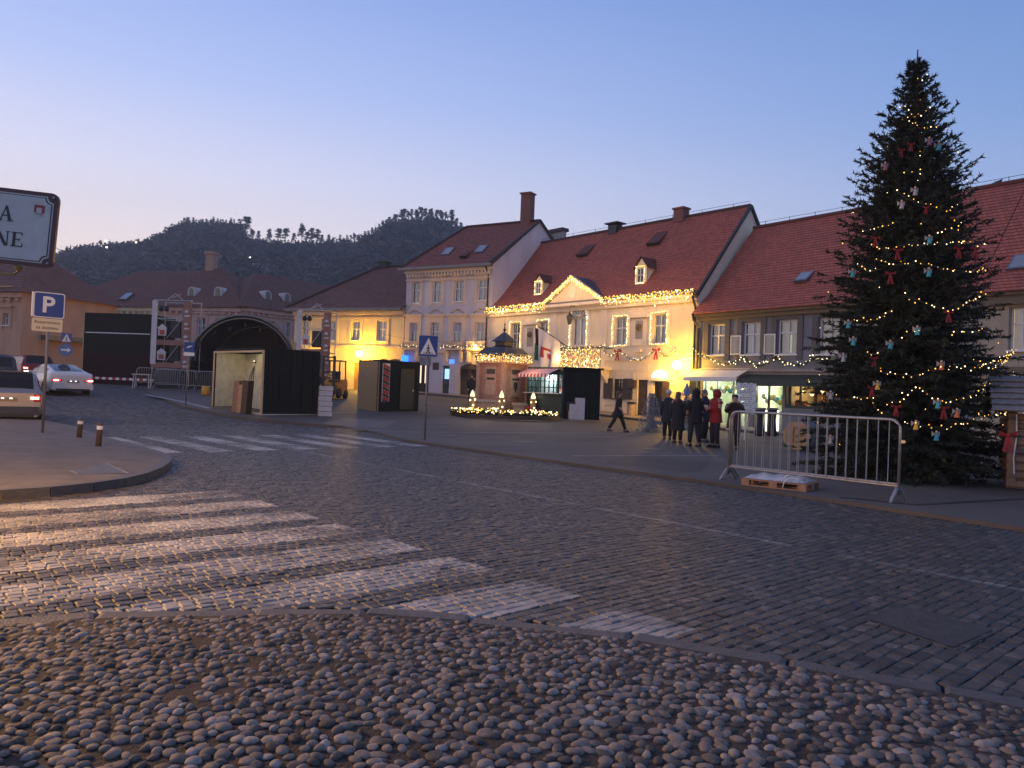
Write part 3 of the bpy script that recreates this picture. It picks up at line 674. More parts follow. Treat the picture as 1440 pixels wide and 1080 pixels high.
# pediment
pa = hy.fp(773, 429)[0]; pb = hy.fp(851, 418)[0]; pz = hy.fp(812, 393, -.25)[1]; pm = (pa + pb) / 2; bz = ez - .05
mb = MB(); mb.prism([(pa, bz), (pb, bz), (pm, pz)], -.3, .1); ped = mb.build('pediment', M_YEL, hy.o)
mb = MB()
for q in ((pa - .15, bz), (pb + .15, bz)): mb.tube([(q[0], -.4, q[1] + .05), (pm, -.4, pz + .12)], .14, 4)
mb.build('raking_cornice', M_TRIM, ped); MB().box(pa - .1, pb + .1, -.46, -.302, bz - .18, bz + .02).build('base_cornice', M_TRIM, ped)
dk = (pz + .2 - ez) / sl
mb = MB(); mb.add([(pa - .2, -.5, bz + .1), (pm, -.5, pz + .2), (pm, dk, pz + .2), (pb + .2, -.5, bz + .1), (pa - .2, .1, bz + .1), (pb + .2, .1, bz + .1)], [(0, 1, 2, 4), (1, 3, 5, 2)]); mb.build('pediment_roof', mat('slate_tin', (.05, .05, .07), .45, .2), ped)
mb = MB(); mb.lathe([(.02, -.04), (.26, -.02), (.3, 0), (.26, .02), (.02, .04)], 14); med = mb.build('medallion', M_TRIM, ped); med.location = (pm, -.32, bz + (pz - bz) * .45); med.rotation_euler = (rad(90), 0, 0); med.scale = (1, 1.5, 1)
# pilasters, string course, rustication joints, plaques
for px in (777, 848): x = hy.fp(px, 500)[0]; MB().box(x - .22, x + .22, -.05, 0, -.1, ez - .5).build('pilaster', M_TRIM, hy.o)
z1 = hy.fp(900, 505)[1]; mb = MB(); mb.box(0, L, -.07, 0, z1 - .08, z1 + .08); mb.build('string_course', M_TRIM, hy.o)
mb = MB(); zz = .35; gx0, gx1 = hy.fp(850, 540)[0], L - .3
holes = [(shut[0] - .75, shut[1] + .75, shut[2], shut[3]), (dB[0] - .4, dB[1] + .1, 0, dB[3]), (dL[0] - .35, dL[1] + .6, 0, dL[3] + 1.0)]
while zz < z1 - .3:
    xs = [gx0] + sorted([q for hq in holes if hq[2] - .1 < zz < hq[3] + .1 for q in hq[:2]]) + [gx1]
    for k in range(0, len(xs) - 1, 2):
        if xs[k + 1] - xs[k] > .1: mb.box(xs[k], xs[k + 1], -.03, 0, zz + .02, zz + .36)
    zz += .39
mb.build('rustication', M_YEL, hy.o, kind='stuff')
for (p0, p1) in (((740, 752), (458, 497)), ((892, 907), (448, 486))):
    a, b, c, d = hy.rect(*p0, *p1); mb = MB(); mb.box(a - .1, b + .1, -.05, 0, c, d); mb.box(a - .3, b + .3, -.2, 0, d + .05, d + .22); pl = mb.build('memorial_plaque', M_TRIM, hy.o)
    MB().box(a + .12, b - .12, -.065, -.05, c + (d - c) * .25, d - .12).build('stone_slab', mat('plaque_stone', (.33, .27, .24), .6, .4, 12), pl)
    k = MB(); k.ball(((a + b) / 2, -.08, c + (d - c) * .68), .2, 8, 5); k.build('portrait_relief', mat('bronze', (.10, .07, .05), .5, .3), pl); MB().box((a + b) / 2 - .25, (a + b) / 2 + .25, -.18, 0, c - .35, c - .2).build('bracket', M_TRIM, pl)
# shutters, doors
window(hy, shut, frame=M_WOODD, cols=4, bars=4, transom=0)
for s_, x in ((-1, shut[0]), (1, shut[1])):
    x0, x1 = (x - .68, x - .03) if s_ < 0 else (x + .03, x + .68); mb = MB(); mb.box(x0, x1, -.09, -.04, shut[2] - .03, shut[3] + .03)
    for k in range(9): z = shut[2] + .08 + k * (shut[3] - shut[2] - .1) / 9; mb.box(x0 + .06, x1 - .06, -.105, -.09, z, z + .05)
    mb.build('shutter', mat('grey_shutter', (.06, .05, .05), .7, .3), hy.o)
mb = MB(); mb.box(dB[0], dB[1], .08, .14, dB[2], dB[3])
for k in range(4): z = dB[2] + .15 + k * .62; mb.box(dB[0] + .12, dB[1] - .12, .06, .08, z, z + .48)
door = mb.build('door', M_WOODD, hy.o); MB().box(dB[1] - .16, dB[1] - .1, .02, .06, 1.0, 1.14).build('handle', M_GUT, door)
M_LITROOM = mat('lit_room', (.7, .6, .45), .8, .2, 2)
a, b, c, d = dL; mb = MB(); f = .08
mb.box(a, a + f, .1, .17, c, d); mb.box(b - f, b, .1, .17, c, d); mb.box(a + f, b - f, .1, .17, d - f, d); mb.box((a + b) / 2 - .06, (a + b) / 2 + .06, .1, .17, c, d - f); mb.box(a + f, b - f, .1, .17, c, c + .35); mb.box(a + f, b - f, .1, .165, c + 1.2, c + 1.26)
door = mb.build('door', M_IRON, hy.o, label='glazed black double door with warm light inside'); MB().quad((a, .14, c), (b, .14, c), (b, .14, d), (a, .14, d)).build('glass', M_GLASS, door)
mb = MB(); mb.quad((a - .6, 1.6, c), (b + .6, 1.6, c), (b + .6, 1.6, d + .2), (a - .6, 1.6, d + .2)); mb.quad((a - .6, .25, c), (a - .6, 1.6, c), (a - .6, 1.6, d + .2), (a - .6, .25, d + .2)); mb.quad((b + .6, .25, c), (b + .6, 1.6, c), (b + .6, 1.6, d + .2), (b + .6, .25, d + .2)); mb.quad((a - .6, .25, d + .2), (b + .6, .25, d + .2), (b + .6, 1.6, d + .2), (a - .6, 1.6, d + .2)); mb.quad((a - .6, .25, c), (b + .6, .25, c), (b + .6, 1.6, c), (a - .6, 1.6, c)); mb.build('entrance_hall', M_LITROOM, hy.o)
mb = MB(); mb.box(a - .2, b + .2, -.16, 0, d + .06, d + .2); mb.build('door_cornice', M_TRIM, hy.o)
mb = MB(); R_ = (b - a) / 2 + .15; xm = (a + b) / 2; mb.add([(xm - R_ * math.cos(math.pi * k / 12), -.03, d + .22 + R_ * .75 * math.sin(math.pi * k / 12)) for k in range(13)], [tuple(range(13))]); mb.build('lunette', glow('lunette_light', (1, .9, .72), 2.6), hy.o, label='brightly lit half-round window over the door')
mb = MB(); mb.box(b + .1, b + .55, -.4, -.34, c + .3, d); mb.build('open_shutter', M_WOODD, hy.o)
MB().box(dB[0] - .55, dB[0] - .05, -.2, -.03, dB[3] - .45, dB[3] - .02).build('sign_box', M_WOODD, hy.o)
a, b, c, d = gateY; mb = MB(); mb.box(a, b, .1, .2, c, d); mb.build('gate', M_WOODD, hy.o)
# dormers
for px, py0, py1, w_ in ((757.5, 386, 414.5, .8), (901, 362, 399, .8)):
    # depth where the dormer front meets the roof slope
    for k in range(300):
        dd = k * .02; x, z = hy.fp(px, py1, dd)
        if z < ez + dd * sl: break
    top = hy.fp(px, py0, dd)[1]; hgt = (top - z) * .62; mb = MB(); w2 = w_ / 2; wl_ = .5
    bk = dd + (hgt + .5) / sl
    mb.prism([(x - w2, z - .15), (x + w2, z - .15), (x + w2, z + hgt), (x, top - .05), (x - w2, z + hgt)], dd, dd + .08)
    mb.add([(x - w2, dd, z - .1), (x - w2, dd, z + hgt), (x - w2, dd + hgt / sl, z + hgt)], [(0, 1, 2)]); mb.add([(x + w2, dd, z - .1), (x + w2, dd, z + hgt), (x + w2, dd + hgt / sl, z + hgt)], [(0, 2, 1)])
    dm = mb.build('dormer', M_YEL, ry); tb = dd + (top - z) / sl
    mb = MB(); mb.add([(x - w2 - .15, dd - .12, z + hgt - .08), (x, dd - .12, top + .05), (x, tb + .2, top + .05), (x - w2 - .15, dd + (hgt - .08) / sl, z + hgt - .08)], [(0, 1, 2, 3)]); mb.add([(x + w2 + .15, dd - .12, z + hgt - .08), (x, dd - .12, top + .05), (x, tb + .2, top + .05), (x + w2 + .15, dd + (hgt - .08) / sl, z + hgt - .08)], [(0, 3, 2, 1)]); mb.build('dormer_roof', M_TILE, dm)
    mb = MB(); c_, d_ = z + .06, z + hgt - .04; mb.box(x - .24, x - .2, dd - .05, dd, c_, d_); mb.box(x + .2, x + .24, dd - .05, dd, c_, d_); mb.box(x - .2, x + .2, dd - .05, dd, d_ - .04, d_); mb.box(x - .2, x + .2, dd - .05, dd, c_, c_ + .04); mb.box(x - .02, x + .02, dd - .05, dd, c_ + .04, d_ - .04); mb.box(x - .2, x + .2, dd - .045, dd, (c_ + d_) / 2, (c_ + d_) / 2 + .03)
    fr = mb.build('dormer_window', M_WHITE, dm); MB().quad((x - .2, dd - .02, c_), (x + .2, dd - .02, c_), (x + .2, dd - .02, d_), (x - .2, dd - .02, d_)).build('glass', mat('dark_glass', (.02, .02, .025), .06, .1, spec=.8), fr)
    hy.dorm = getattr(hy, 'dorm', []) + [(x, dd, z, hgt, top, w2)]
for px, py in ((823, 357), (923, 341)):
    for k in range(300):
        dd = k * .03; x, z = hy.fp(px, py, dd)
        if z < ez + dd * sl: break
    shed_vent(ry, x, dd, z, math.atan(sl))
x = hy.fp(865, 322, rd)[0]; mb = MB(); mb.box(x - .35, x + .35, rd - .3, rd + .3, rzg - .2, rzg + .35); mb.box(x - .55, x + .55, rd - .45, rd + .45, rzg + .42, rzg + .5); mb.build('chimney', M_IRON, ry)
x = hy.fp(958, 304, rd)[0]; mb = MB(); mb.box(x - .35, x + .35, rd - .3, rd + .3, rzg - .2, rzg + .55); mb.box(x - .42, x + .42, rd - .37, rd + .37, rzg + .56, rzg + .66); mb.build('chimney', M_BRICK, ry)
mb = MB()                                              # lightning wire along the ridge
for k in range(8): x = L * (k + .5) / 8; mb.tube([(x, rd, rzg), (x, rd, rzg + .35)], .015, 4)
mb.tube([(0, rd, rzg + .33), (L, rd, rzg + .33)], .012, 4); mb.build('lightning_rod', M_IRON, ry)
# balcony
bx0, bx1, bz0, bz1 = hy.rect(778, 846, 487, 516, -.9); bz1 = bz0 + 1.05
mb = MB(); mb.box(bx0, bx1, -1.0, 0, bz0 - .14, bz0)
bal = mb.build('balcony', M_TRIM, hy.o); mb = MB(); n = 34
for k in range(n + 1): x = bx0 + .04 + (bx1 - bx0 - .08) * k / n; mb.box(x - .012, x + .012, -.97, -.945, bz0, bz1)
mb.box(bx0, bx1, -.99, -.93, bz1, bz1 + .05); mb.box(bx0, bx0 + .05, -.97, 0, bz1, bz1 + .05); mb.box(bx1 - .05, bx1, -.97, 0, bz1, bz1 + .05)
mb.build('railing', M_IRON, bal)
for k in range(4):
    x = bx0 + .3 + (bx1 - bx0 - .6) * k / 3; mb = MB(); mb.prism([(0, 0), (.8, 0), (.8, -.12), (.12, -.75), (0, -.75)], -.1, .1); br_ = mb.build('bracket', M_TRIM, bal); br_.location = (x, -.0, bz0 - .14); br_.rotation_euler = (0, 0, rad(-90))
# ---------------------------------------------------------------- three-storey lilac house
u_l = Vector((.865, -.50)).normalized(); Lb = Ya - u_row * .02; La = line_at(Lb, u_l, 566)
hl = House('town_house', 'tall three-storey lilac house with arched gate and a brick chimney', La, Lb)
L = hl.L; ez = hl.fp(692, 371)[1]; M_LIL = plaster('lilac_plaster', (.62, .53, .54), .13); M_LTR = plaster('peach_trim', (.66, .50, .40), .12)
r3 = [hl.rect(*q) for q in ((579.5, 590.5, 397.5, 426), (608.5, 620.5, 396.5, 425), (639, 651.5, 395, 423.5), (671.5, 684.5, 393.5, 422))]
r2 = [hl.rect(*q) for q in ((576.5, 587, 454, 482), (606, 617.5, 454, 482), (636, 649, 454, 482), (668, 681, 454, 482))]
atm = hl.rect(620.5, 631.5, 514, 556); gate = hl.rect(646.5, 674.5, 519, 560); shop = hl.rect(587, 603, 513, 556)
z00 = .02; atm, gate, shop = [(q[0], q[1], z00, q[3]) for q in (atm, gate, shop)]
# the gable wall runs back along the neighbour's end wall
gd = hy.v; dgl = 10.5
mb = MB(); wall_with_holes(mb, 0, L, -.8, ez, r3 + r2 + [atm, gate, shop])
ga = math.atan2(gd.y, gd.x) - hl.rz; gx, gy = math.cos(ga), math.sin(ga)     # gable direction in local axes
def gp(t, z): return (L + gx * t, gy * t, z)
r_ = ray(759, 313); # ridge end: intersect with gable plane
n2 = Vector((-gd.y, gd.x)); t = Lb.dot(n2) / (r_.x * n2.x + r_.y * n2.y); q = Vector((r_.x * t, r_.y * t)); rt = (q - Lb).dot(gd); rzl = H + r_.z * t - hl.z0
mb.add([gp(0, -.8), gp(rt * 2, -.8), gp(rt * 2, ez), gp(rt, rzl), gp(0, ez)], [(0, 1, 2, 3, 4)])
mb.quad((0, 0, -.8), (gx * 8, gy * 8 + 3, -.8), (gx * 8, gy * 8 + 3, ez), (0, 0, ez))
wall = mb.build('wall', M_LIL, hl.o)
rzl += .1; R1 = Vector(gp(rt, rzl)); dep = gy * rt                              # ridge parallel to the facade at that depth
xh, zh = hl.fp(656.5, 314, dep); R0 = Vector((min(xh, R1.x - 2), dep, rzl))
e0, e1 = Vector((-.35, -.45, ez - .1)), Vector((L + .15, -.45, ez - .1))
rl = roof_slope('roof', [(e0, e1, R1 + Vector((.1, 0, 0)), R0), ((-.35, dep * 2, ez - .1), e0, R0, R0), (Vector(gp(rt * 2, ez)), Vector((-.35, dep * 2, ez - .1)), R0, R1)], M_TILEL, hl.o)
mb = MB(); mb.tube([e0 + Vector((0, 0, .05)), R0 + Vector((0, 0, .06)), R1 + Vector((0, 0, .06))], .1, 6); mb.build('ridge_tiles', M_TILEO, rl)
mb = MB(); mb.tube([Vector(gp(-.5, ez - .12)) + Vector((.06, -.06, 0)), Vector(gp(rt, rzl + .02)) + Vector((.06, -.06, 0)), Vector(gp(rt * 2, ez)) + Vector((.06, -.06, 0))], .13, 4); mb.build('verge_board', MATS['verge_dark'], rl)
mb = MB(); mb.box(-.4, L + .2, -.62, -.4, ez - .2, ez - .02); mb.build('gutter', M_GUT, hl.o)
mb = MB(); mb.tube([(L - .35, -.4, ez - .2), (L - .3, -.08, ez - .7), (L - .3, -.08, 0)], .06, 6); mb.build('downpipe', M_IRON, hl.o)
mb = MB(); mb.box(0, L, -.3, 0, ez - .42, ez - .2); mb.box(0, L, -.12, 0, ez - .95, ez - .82); mb.build('cornice', M_LTR, hl.o)
for k in range(26): x = .2 + (L - .4) * k / 25; MB().box(x - .09, x + .09, -.26, 0, ez - .68, ez - .43).build('cornice_bracket', M_LTR, hl.o)
chx = R1.x - 1.4; cp = hl.fp(742, 290, dep); ct = hl.fp(742, 272, dep)[1]
mb = MB(); mb.box(cp[0] - .38, cp[0] + .38, dep - .35, dep + .35, rzl - .8, ct - .1); mb.box(cp[0] - .46, cp[0] + .46, dep - .43, dep + .43, ct - .1, ct); mb.build('chimney', M_BRICK, rl)
sl = (rzl - ez) / (dep + .4)
for px, py in ((630, 354.5), (677, 351)):
    for k in range(400):
        dd = k * .02; x, z = hl.fp(px, py, dd)
        if z < ez - .1 + (dd + .45) * sl: break
    skylight(hl, x, dd, z, rl, .75, 1.0, math.atan(sl))
for k in range(400):
    dd = k * .02; x, z = hl.fp(655, 361, dd)
    if z < ez - .1 + (dd + .45) * sl: break
shed_vent(rl, x, dd, z, math.atan(sl), .5)
def surround(h, rs, m, ext=.26, top=.5, hood=True):
    for a, b, c, d in rs:
        mb = MB(); mb.box(a - ext, a - .02, -.06, 0, c - .25, d + top * .6); mb.box(b + .02, b + ext, -.06, 0, c - .25, d + top * .6); mb.box(a - .02, b + .02, -.06, 0, d + .03, d + top * .6)
        if hood: mb.box(a - ext - .12, b + ext + .12, -.22, 0, d + top * .8, d + top); mb.box(a - ext, b + ext, -.12, 0, d + top * .6, d + top * .8)
        mb.build('window_surround', m, h.o)
surround(hl, r3, M_LTR); surround(hl, r2, M_LTR, .34, .6)
for r in r3: window(hl, r, transom=.62)
for i, r in enumerate(r2): window(hl, r, blind=0 if i == 1 else .42, transom=.55, curtain=None if i == 1 else M_CURT)
for a, b, c, d in r3:                                  # stucco ornament under the top windows
    mb = MB(); xm = (a + b) / 2; z = hl.fp(610, 437)[1]
    for k in range(9): t = (k - 4) / 4; mb.ball((xm + t * .55, -.03, z + .12 * math.cos(t * 3)), .1, 6, 4)
    mb.build('stucco_ornament', M_LTR, hl.o)
zc = hl.fp(625, 494)[1]; mb = MB(); mb.box(0, L, -.14, 0, zc - .12, zc + .06); mb.build('string_course', M_LTR, hl.o)
for i in (0, 2, 3):                                     # small balconies: baluster rails below three windows
    a, b, c, d = r2[i]; mb = MB(); mb.box(a - .4, b + .4, -.5, -.02, zc + .07, zc + .15); bo = mb.build('balcony', M_LTR, hl.o); mb = MB()
    mb.box(a - .4, b + .4, -.5, -.4, zc + .6, zc + .68)
    for k in range(13): x = a - .33 + (b - a + .66) * k / 12; mb.lathe([(.03, 0), (.055, .12), (.03, .25), (.045, .45)], 6, (x, -.45, zc + .15))
    mb.build('balustrade', M_LTR, bo); mb = MB()
    for x in (a - .25, b + .25): mb.prism([(x - .09, zc - .75), (x + .09, zc - .75), (x + .09, zc + .05), (x - .09, zc + .05)], -.4, -.02)
    mb.build('console', M_LTR, bo)
# gate, cash machine, shop door
def arch_panel(h, r, m, name, rise, y=.12, label=None):
    a, b, c, d = r; mb = MB(); N = 12; pts = [(a, c), (b, c)] + [((a + b) / 2 + (b - a) / 2 * math.cos(math.pi * k / N), d + rise * math.sin(math.pi * k / N) - .0) for k in range(N + 1)]
    mb.add([(x, y, z) for x, z in pts], [tuple(range(len(pts)))]); return mb.build(name, m, h.o, label=label)
a, b, c, d = gate; mb = MB(); mb.box(a, (a + b) / 2 - .02, .1, .18, c, d); mb.box((a + b) / 2 + .02, b, .1, .18, c, d)
g = mb.build('gate', M_WOODD, hl.o, label='arched wooden double gate with round mouldings')
for s_ in (-1, 1):
    for zc_, r_ in ((1.5, .42),):
        k = MB(); k.lathe([(r_ - .08, 0), (r_ - .04, .05), (r_ + .02, .05), (r_ + .05, 0)], 18); o = k.build('round_moulding', M_WOODD, g); o.location = ((a + b) / 2 + s_ * (b - a) * .25, .09, zc_ + .25); o.rotation_euler = (rad(90), 0, 0)
mb = MB(); N = 14; xm = (a + b) / 2; R_ = (b - a) / 2; mb.add([(xm - R_ * math.cos(math.pi * k / N), -.012, d + R_ * .42 * math.sin(math.pi * k / N)) for k in range(N + 1)], [tuple(range(N + 1))]); mb.build('gate_tympanum', M_WOODD, hl.o)
mb = MB()
for k in range(N):
    t0, t1 = math.pi * k / N, math.pi * (k + 1) / N; mb.quad(*[(xm - r_ * math.cos(t), -.05, d + r_ * .45 * math.sin(t)) for r_, t in ((R_, t0), (R_ + .4, t0), (R_ + .4, t1), (R_, t1))])
mb.box(a - .4, a, -.05, 0, 0, d); mb.box(b, b + .4, -.05, 0, 0, d); mb.build('gate_surround', M_LTR, hl.o)
a, b, c, d = atm; mb = MB(); mb.box(a, b, .25, .3, c, d); nb = mb.build('cash_machine', mat('atm_grey', (.08, .085, .1), .4), hl.o, label='cash machine set into a wall niche')
MB().box(a + .14, b - .14, .2, .248, c + 1.25, c + 1.95).build('screen', glow('atm_screen', (.35, .6, 1), 1.6), nb); MB().box(a + .2, b - .2, .1, .248, c + .85, c + 1.1).build('keypad', M_GUT, nb)
a, b, c, d = hl.rect(632, 638.5, 505.5, 511.5, -.4); MB().box(a, b, -.45, -.35, c, d).build('bank_sign', glow('blue_sign', (.1, .3, 1), 1.5), hl.o, label='small glowing blue sign above the cash machine')
a, b, c, d = shop; mb = MB(); mb.box(a, b, .15, .22, c, d); sd = mb.build('shop_door', mat('shop_dark', (.025, .025, .03), .3), hl.o)
for x0, x1 in ((.12, .22), (.55, .62)): MB().box(a + (b - a) * x0, a + (b - a) * x1, .12, .148, c + .9, c + 2.3).build('light_strip', glow('strip_light', (1, .75, .55), 1.4), sd)
MB().box(a - .1, b + .1, -.12, -.02, d - .05, d + .55).build('shop_sign', mat('grey_sign', (.2, .2, .22), .5), hl.o)
a, b, c, d = hl.rect(566, 571, 500, 509, -.3); MB().box(a + .1, a + .45, -.5, -.2, c, d).build('neon_sign', glow('neon_blue', (.03, .18, 1), 3.0), hl.o, label='blue neon sign at the house corner')
pl = hl.fp(613, 515); MB().box(pl[0] - .25, pl[0] + .25, -.04, 0, pl[1] - .25, pl[1] + .25).build('wall_plaque', M_WOODD, hl.o)
# low rear firewall seen between the two roofs
fw0, fw1 = hy.fp(762, 327, 7), hy.fp(794, 322, 7)
mb = MB(); mb.box(fw0[0], fw1[0], 6.8, 7.2, fw0[1] - 4, fw0[1] - .25); fwl = mb.build('rear_firewall', plaster('firewall', (.42, .38, .36)), hy.o); MB().box(fw0[0] - .1, fw1[0] + .1, 6.65, 7.35, fw0[1] - .25, fw0[1]).build('coping', MATS['verge_dark'], fwl)
# ---------------------------------------------------------------- cream house beside it
u_c = Vector((.926, -.378)).normalized(); Cb = La - u_c * .05; Ca = line_at(Cb, u_c, 411)
hc = House('town_house', 'cream two-storey house with brown hipped roof and a bright wall lamp', Ca, Cb)
L = hc.L; ez = hc.fp(560, 432)[1]; M_CRE = plaster('pale_yellow_plaster', (.70, .55, .35), .15)
rc = [hc.rect(*q) for q in ((424, 434, 451, 480), (461, 473, 451.5, 479), (494, 506.5, 451.5, 478.5), (530.5, 543.5, 451.5, 479.5))]
gr = [hc.rect(*q) for q in ((428, 444, 509, 545), (497, 512, 510, 548))]
mb = MB(); wall_with_holes(mb, 0, L, -.9, ez, rc + gr); body(mb, L, 11, ez, -.9); mb.build('wall', M_CRE, hc.o)
rd = 5.5; xr0, zr = hc.fp(534, 376, rd); zr = max(zr, ez + 3)
rf = roof_slope('roof', [((-.5, -.5, ez - .1), (L + .1, -.5, ez - .1), (L + .1, rd, zr), (xr0, rd, zr)), ((-.5, 2 * rd + .5, ez - .1), (-.5, -.5, ez - .1), (xr0, rd, zr), (xr0, rd, zr)), ((L + .1, 2 * rd + .5, ez - .1), (-.5, 2 * rd + .5, ez - .1), (xr0, rd, zr), (L + .1, rd, zr))], M_TILEO, hc.o)
mb = MB(); mb.tube([(-.5, -.5, ez), (xr0, rd, zr + .06), (L, rd, zr + .06)], .11, 6); mb.build('ridge_tiles', M_TILEO, rf)
mb = MB(); xv = hc.fp(541, 371, rd)[0]; mb.box(xv - .3, xv + .3, rd - .3, rd + .3, zr - .1, zr + .3); mb.box(xv - .5, xv + .5, rd - .4, rd + .4, zr + .32, zr + .42); mb.build('chimney', M_IRON, rf)
mb = MB(); mb.box(-.5, L, -.7, -.45, ez - .3, ez - .1); mb.build('gutter', M_GUT, hc.o); mb = MB(); mb.box(0, L, -.3, 0, ez - .55, ez - .31); mb.box(0, L, -.12, 0, ez - .85, ez - .75); zc = hc.fp(490, 487)[1]; mb.box(0, L, -.12, 0, zc - .1, zc + .08); mb.build('cornice', M_LTR, hc.o)
surround(hc, rc, M_CRE, .24, .7)
for r in rc: window(hc, r, curtain=M_CURT, transom=.6)
for i, r in enumerate(gr):
    MB().box(r[0], r[1], .1, .16, r[2], r[3]).build('door' if i else 'shop_window', mat('brown_door', (.30, .17, .08), .5, .3) if i else glow('lit_display', (1, .85, .5), .8), hc.o)  # door in one even warm brown
for px in (545, 560): xx = hc.fp(px, 510); MB().lathe([(.02, -.4), (.5, -.25), (.55, 0), (.3, .2), (.02, .25)], 10, (xx[0], -.5, xx[1])).build('hanging_basket', M_WOODD, hc.o)
# ---------------------------------------------------------------- grey house with shops
Gb = Yb + u_gr * 13.2; hg = House('town_house', 'dark grey two-storey house with white windows above lit shops', Yb + u_gr * .03, Gb, zb=gz(*Gb) - .02)
L = hg.L; ez = hg.fp(981, 441)[1] + .22; M_GRY = plaster('grey_plaster', (.21, .205, .22), .25); M_GTR = plaster('grey_trim', (.115, .105, .11), .2)
rg = [hg.rect(*q) for q in ((997, 1019.5, 456, 499), (1044.5, 1069.5, 453, 498.5), (1093, 1121, 449.5, 498), (1151, 1181, 446.5, 498), (1222, 1256, 442, 498))]
s1 = hg.rect(987, 1052, 531, 608); s2 = hg.rect(1060, 1100, 541, 610); s3 = hg.rect(1104, 1168, 541, 575); s4 = hg.rect(1185, 1250, 541, 612)
fl = .08; s1, s2, s4 = [(q[0], q[1], fl, q[3]) for q in (s1, s2, s4)]
mb = MB(); wall_with_holes(mb, 0, L, -.8, ez, rg + [s1, s2, s3, s4], .3); rd, zr = hg.side(1060, 322, 0); rd = max(rd, 3.0); body(mb, L, rd * 2, ez, -.8)
for x in (0, L): mb.add([(x, 0, ez), (x, rd * 2, ez), (x, rd, zr)], [(0, 1, 2)])
mb.build('wall', M_GRY, hg.o); sl = (zr - ez) / rd
rgf = roof_slope('roof', [((0, -.55, ez - .3), (L, -.55, ez - .3), (L, .8, ez + .8 * sl), (0, .8, ez + .8 * sl)), ((0, .8, ez + .8 * sl), (L, .8, ez + .8 * sl), (L, rd, zr), (0, rd, zr)), ((L, rd * 2 + .4, ez - .3), (0, rd * 2 + .4, ez - .3), (0, rd, zr), (L, rd, zr))], M_TILE, hg.o)
mb = MB(); mb.tube([(0, rd, zr + .05), (L, rd, zr + .05)], .11, 6); mb.build('ridge_tiles', M_TILE, rgf)
mb = MB()
for k in range(9): x = L * (k + .5) / 9; mb.tube([(x, rd, zr), (x, rd, zr + .33)], .014, 4)
mb.tube([(0, rd, zr + .3), (L, rd, zr + .3)], .012, 4); mb.build('lightning_rod', M_IRON, rgf)
for px, py in ((1131, 392),):
    for k in range(400):
        dd = k * .02; x, z = hg.fp(px, py, dd)
        if z < ez + dd * sl: break
    skylight(hg, x, dd, z + .05, rgf, .7, .8, math.atan(sl) - .2)
mb = MB(); mb.box(0, L, -.4, 0, ez - .42, ez - .28); mb.box(0, L, -.2, 0, ez - .6, ez - .42); mb.build('eaves_board', mat('eaves_wood', (.16, .12, .08), .7), hg.o)
mb = MB(); mb.tube([(.1, -.6, ez - .3), (.1, -.5, ez - .6), (.1, -.1, ez - 1.0), (.1, -.1, 0)], .06, 6); mb.build('downpipe', M_IRON, hg.o)
surround(hg, rg, M_GTR, .3, .42)
M_CURTW = mat('warm_curtain', (.66, .62, .52), .9, .12, 10)
for i, r in enumerate(rg):
    w = window(hg, r, curtain=M_CURTW if i != 1 else M_CURT, transom=.63)
    if i == 2: MB().quad((r[0], .5, r[2]), (r[1], .5, r[2]), (r[1], .5, r[2] + (r[3] - r[2]) * .6), (r[0], .5, r[2] + (r[3] - r[2]) * .6)).build('lit_room_back', glow('soft_room', (.9, 1, .62), .45), w)
    if i in (1, 2):                                     # casement standing open to the left
        a, b, c, d = r; mb = MB(); w_ = .62; z1 = c + (d - c) * .6; x0 = a - w_
        for q in ((x0, x0 + .05, c, z1), (a - .07, a - .02, c, z1), (x0 + .05, a - .07, c, c + .05), (x0 + .05, a - .07, z1 - .05, z1)): mb.box(q[0], q[1], -.12, -.08, q[2], q[3])
        cs = mb.build('open_casement', M_WHITE, hg.o); MB().quad((x0 + .05, -.1, c), (a - .07, -.1, c), (a - .07, -.1, z1), (x0 + .05, -.1, z1)).build('glass', M_GLASS, cs)
zc = hg.fp(1060, 521)[1]; mb = MB(); mb.box(0, L, -.28, 0, zc - .06, zc + .06); mb.box(0, L, -.14, 0, zc - .2, zc - .06); mb.build('string_course', plaster('ledge', (.30, .26, .25)), hg.o)
# shops: a lit room behind each opening
M_ROOM = mat('shop_room', (.62, .64, .48), .8, .12, 1.5)
def shop_room(r, dep, parent, m=M_ROOM):
    a, b, c, d = r; mb = MB(); a -= .25; b += .25; d += .1
    mb.quad((a, dep, c), (b, dep, c), (b, dep, d), (a, dep, d)); mb.quad((a, .3, c), (a, dep, c), (a, dep, d), (a, .3, d)); mb.quad((b, .3, c), (b, .3, d), (b, dep, d), (b, dep, c)); mb.quad((a, .3, d), (a, dep, d), (b, dep, d), (b, .3, d)); mb.quad((a, .3, c), (b, .3, c), (b, dep, c), (a, dep, c))
    return mb.build('shop_interior', m, parent)
def shop_front(r, frame, cols, parent, bars=()):
    a, b, c, d = r; mb = MB(); f = .07
    mb.box(a, b, .02, .12, d - f, d); mb.box(a, b, .02, .12, c, c + .12)
    for k in range(cols + 1): x = a + (b - a) * k / cols; mb.box(max(a, x - f / 2), min(b, x + f / 2), .021, .119, c + .12, d - f)
    for z in bars: mb.box(a, b, .03, .11, z, z + .06)
    o = mb.build('shop_front', frame, parent); MB().quad((a, .07, c), (b, .07, c), (b, .07, d), (a, .07, d)).build('glass', M_GLASS, o); return o
M_GREEN = mat('dark_green_paint', (.012, .03, .027), .5, .2)
ro = shop_room(s1, 2.2, hg.o); shop_front(s1, M_WHITE, 3, hg.o)
ro2 = shop_room(s2, 2.4, hg.o); shop_front(s2, M_GREEN, 2, hg.o)
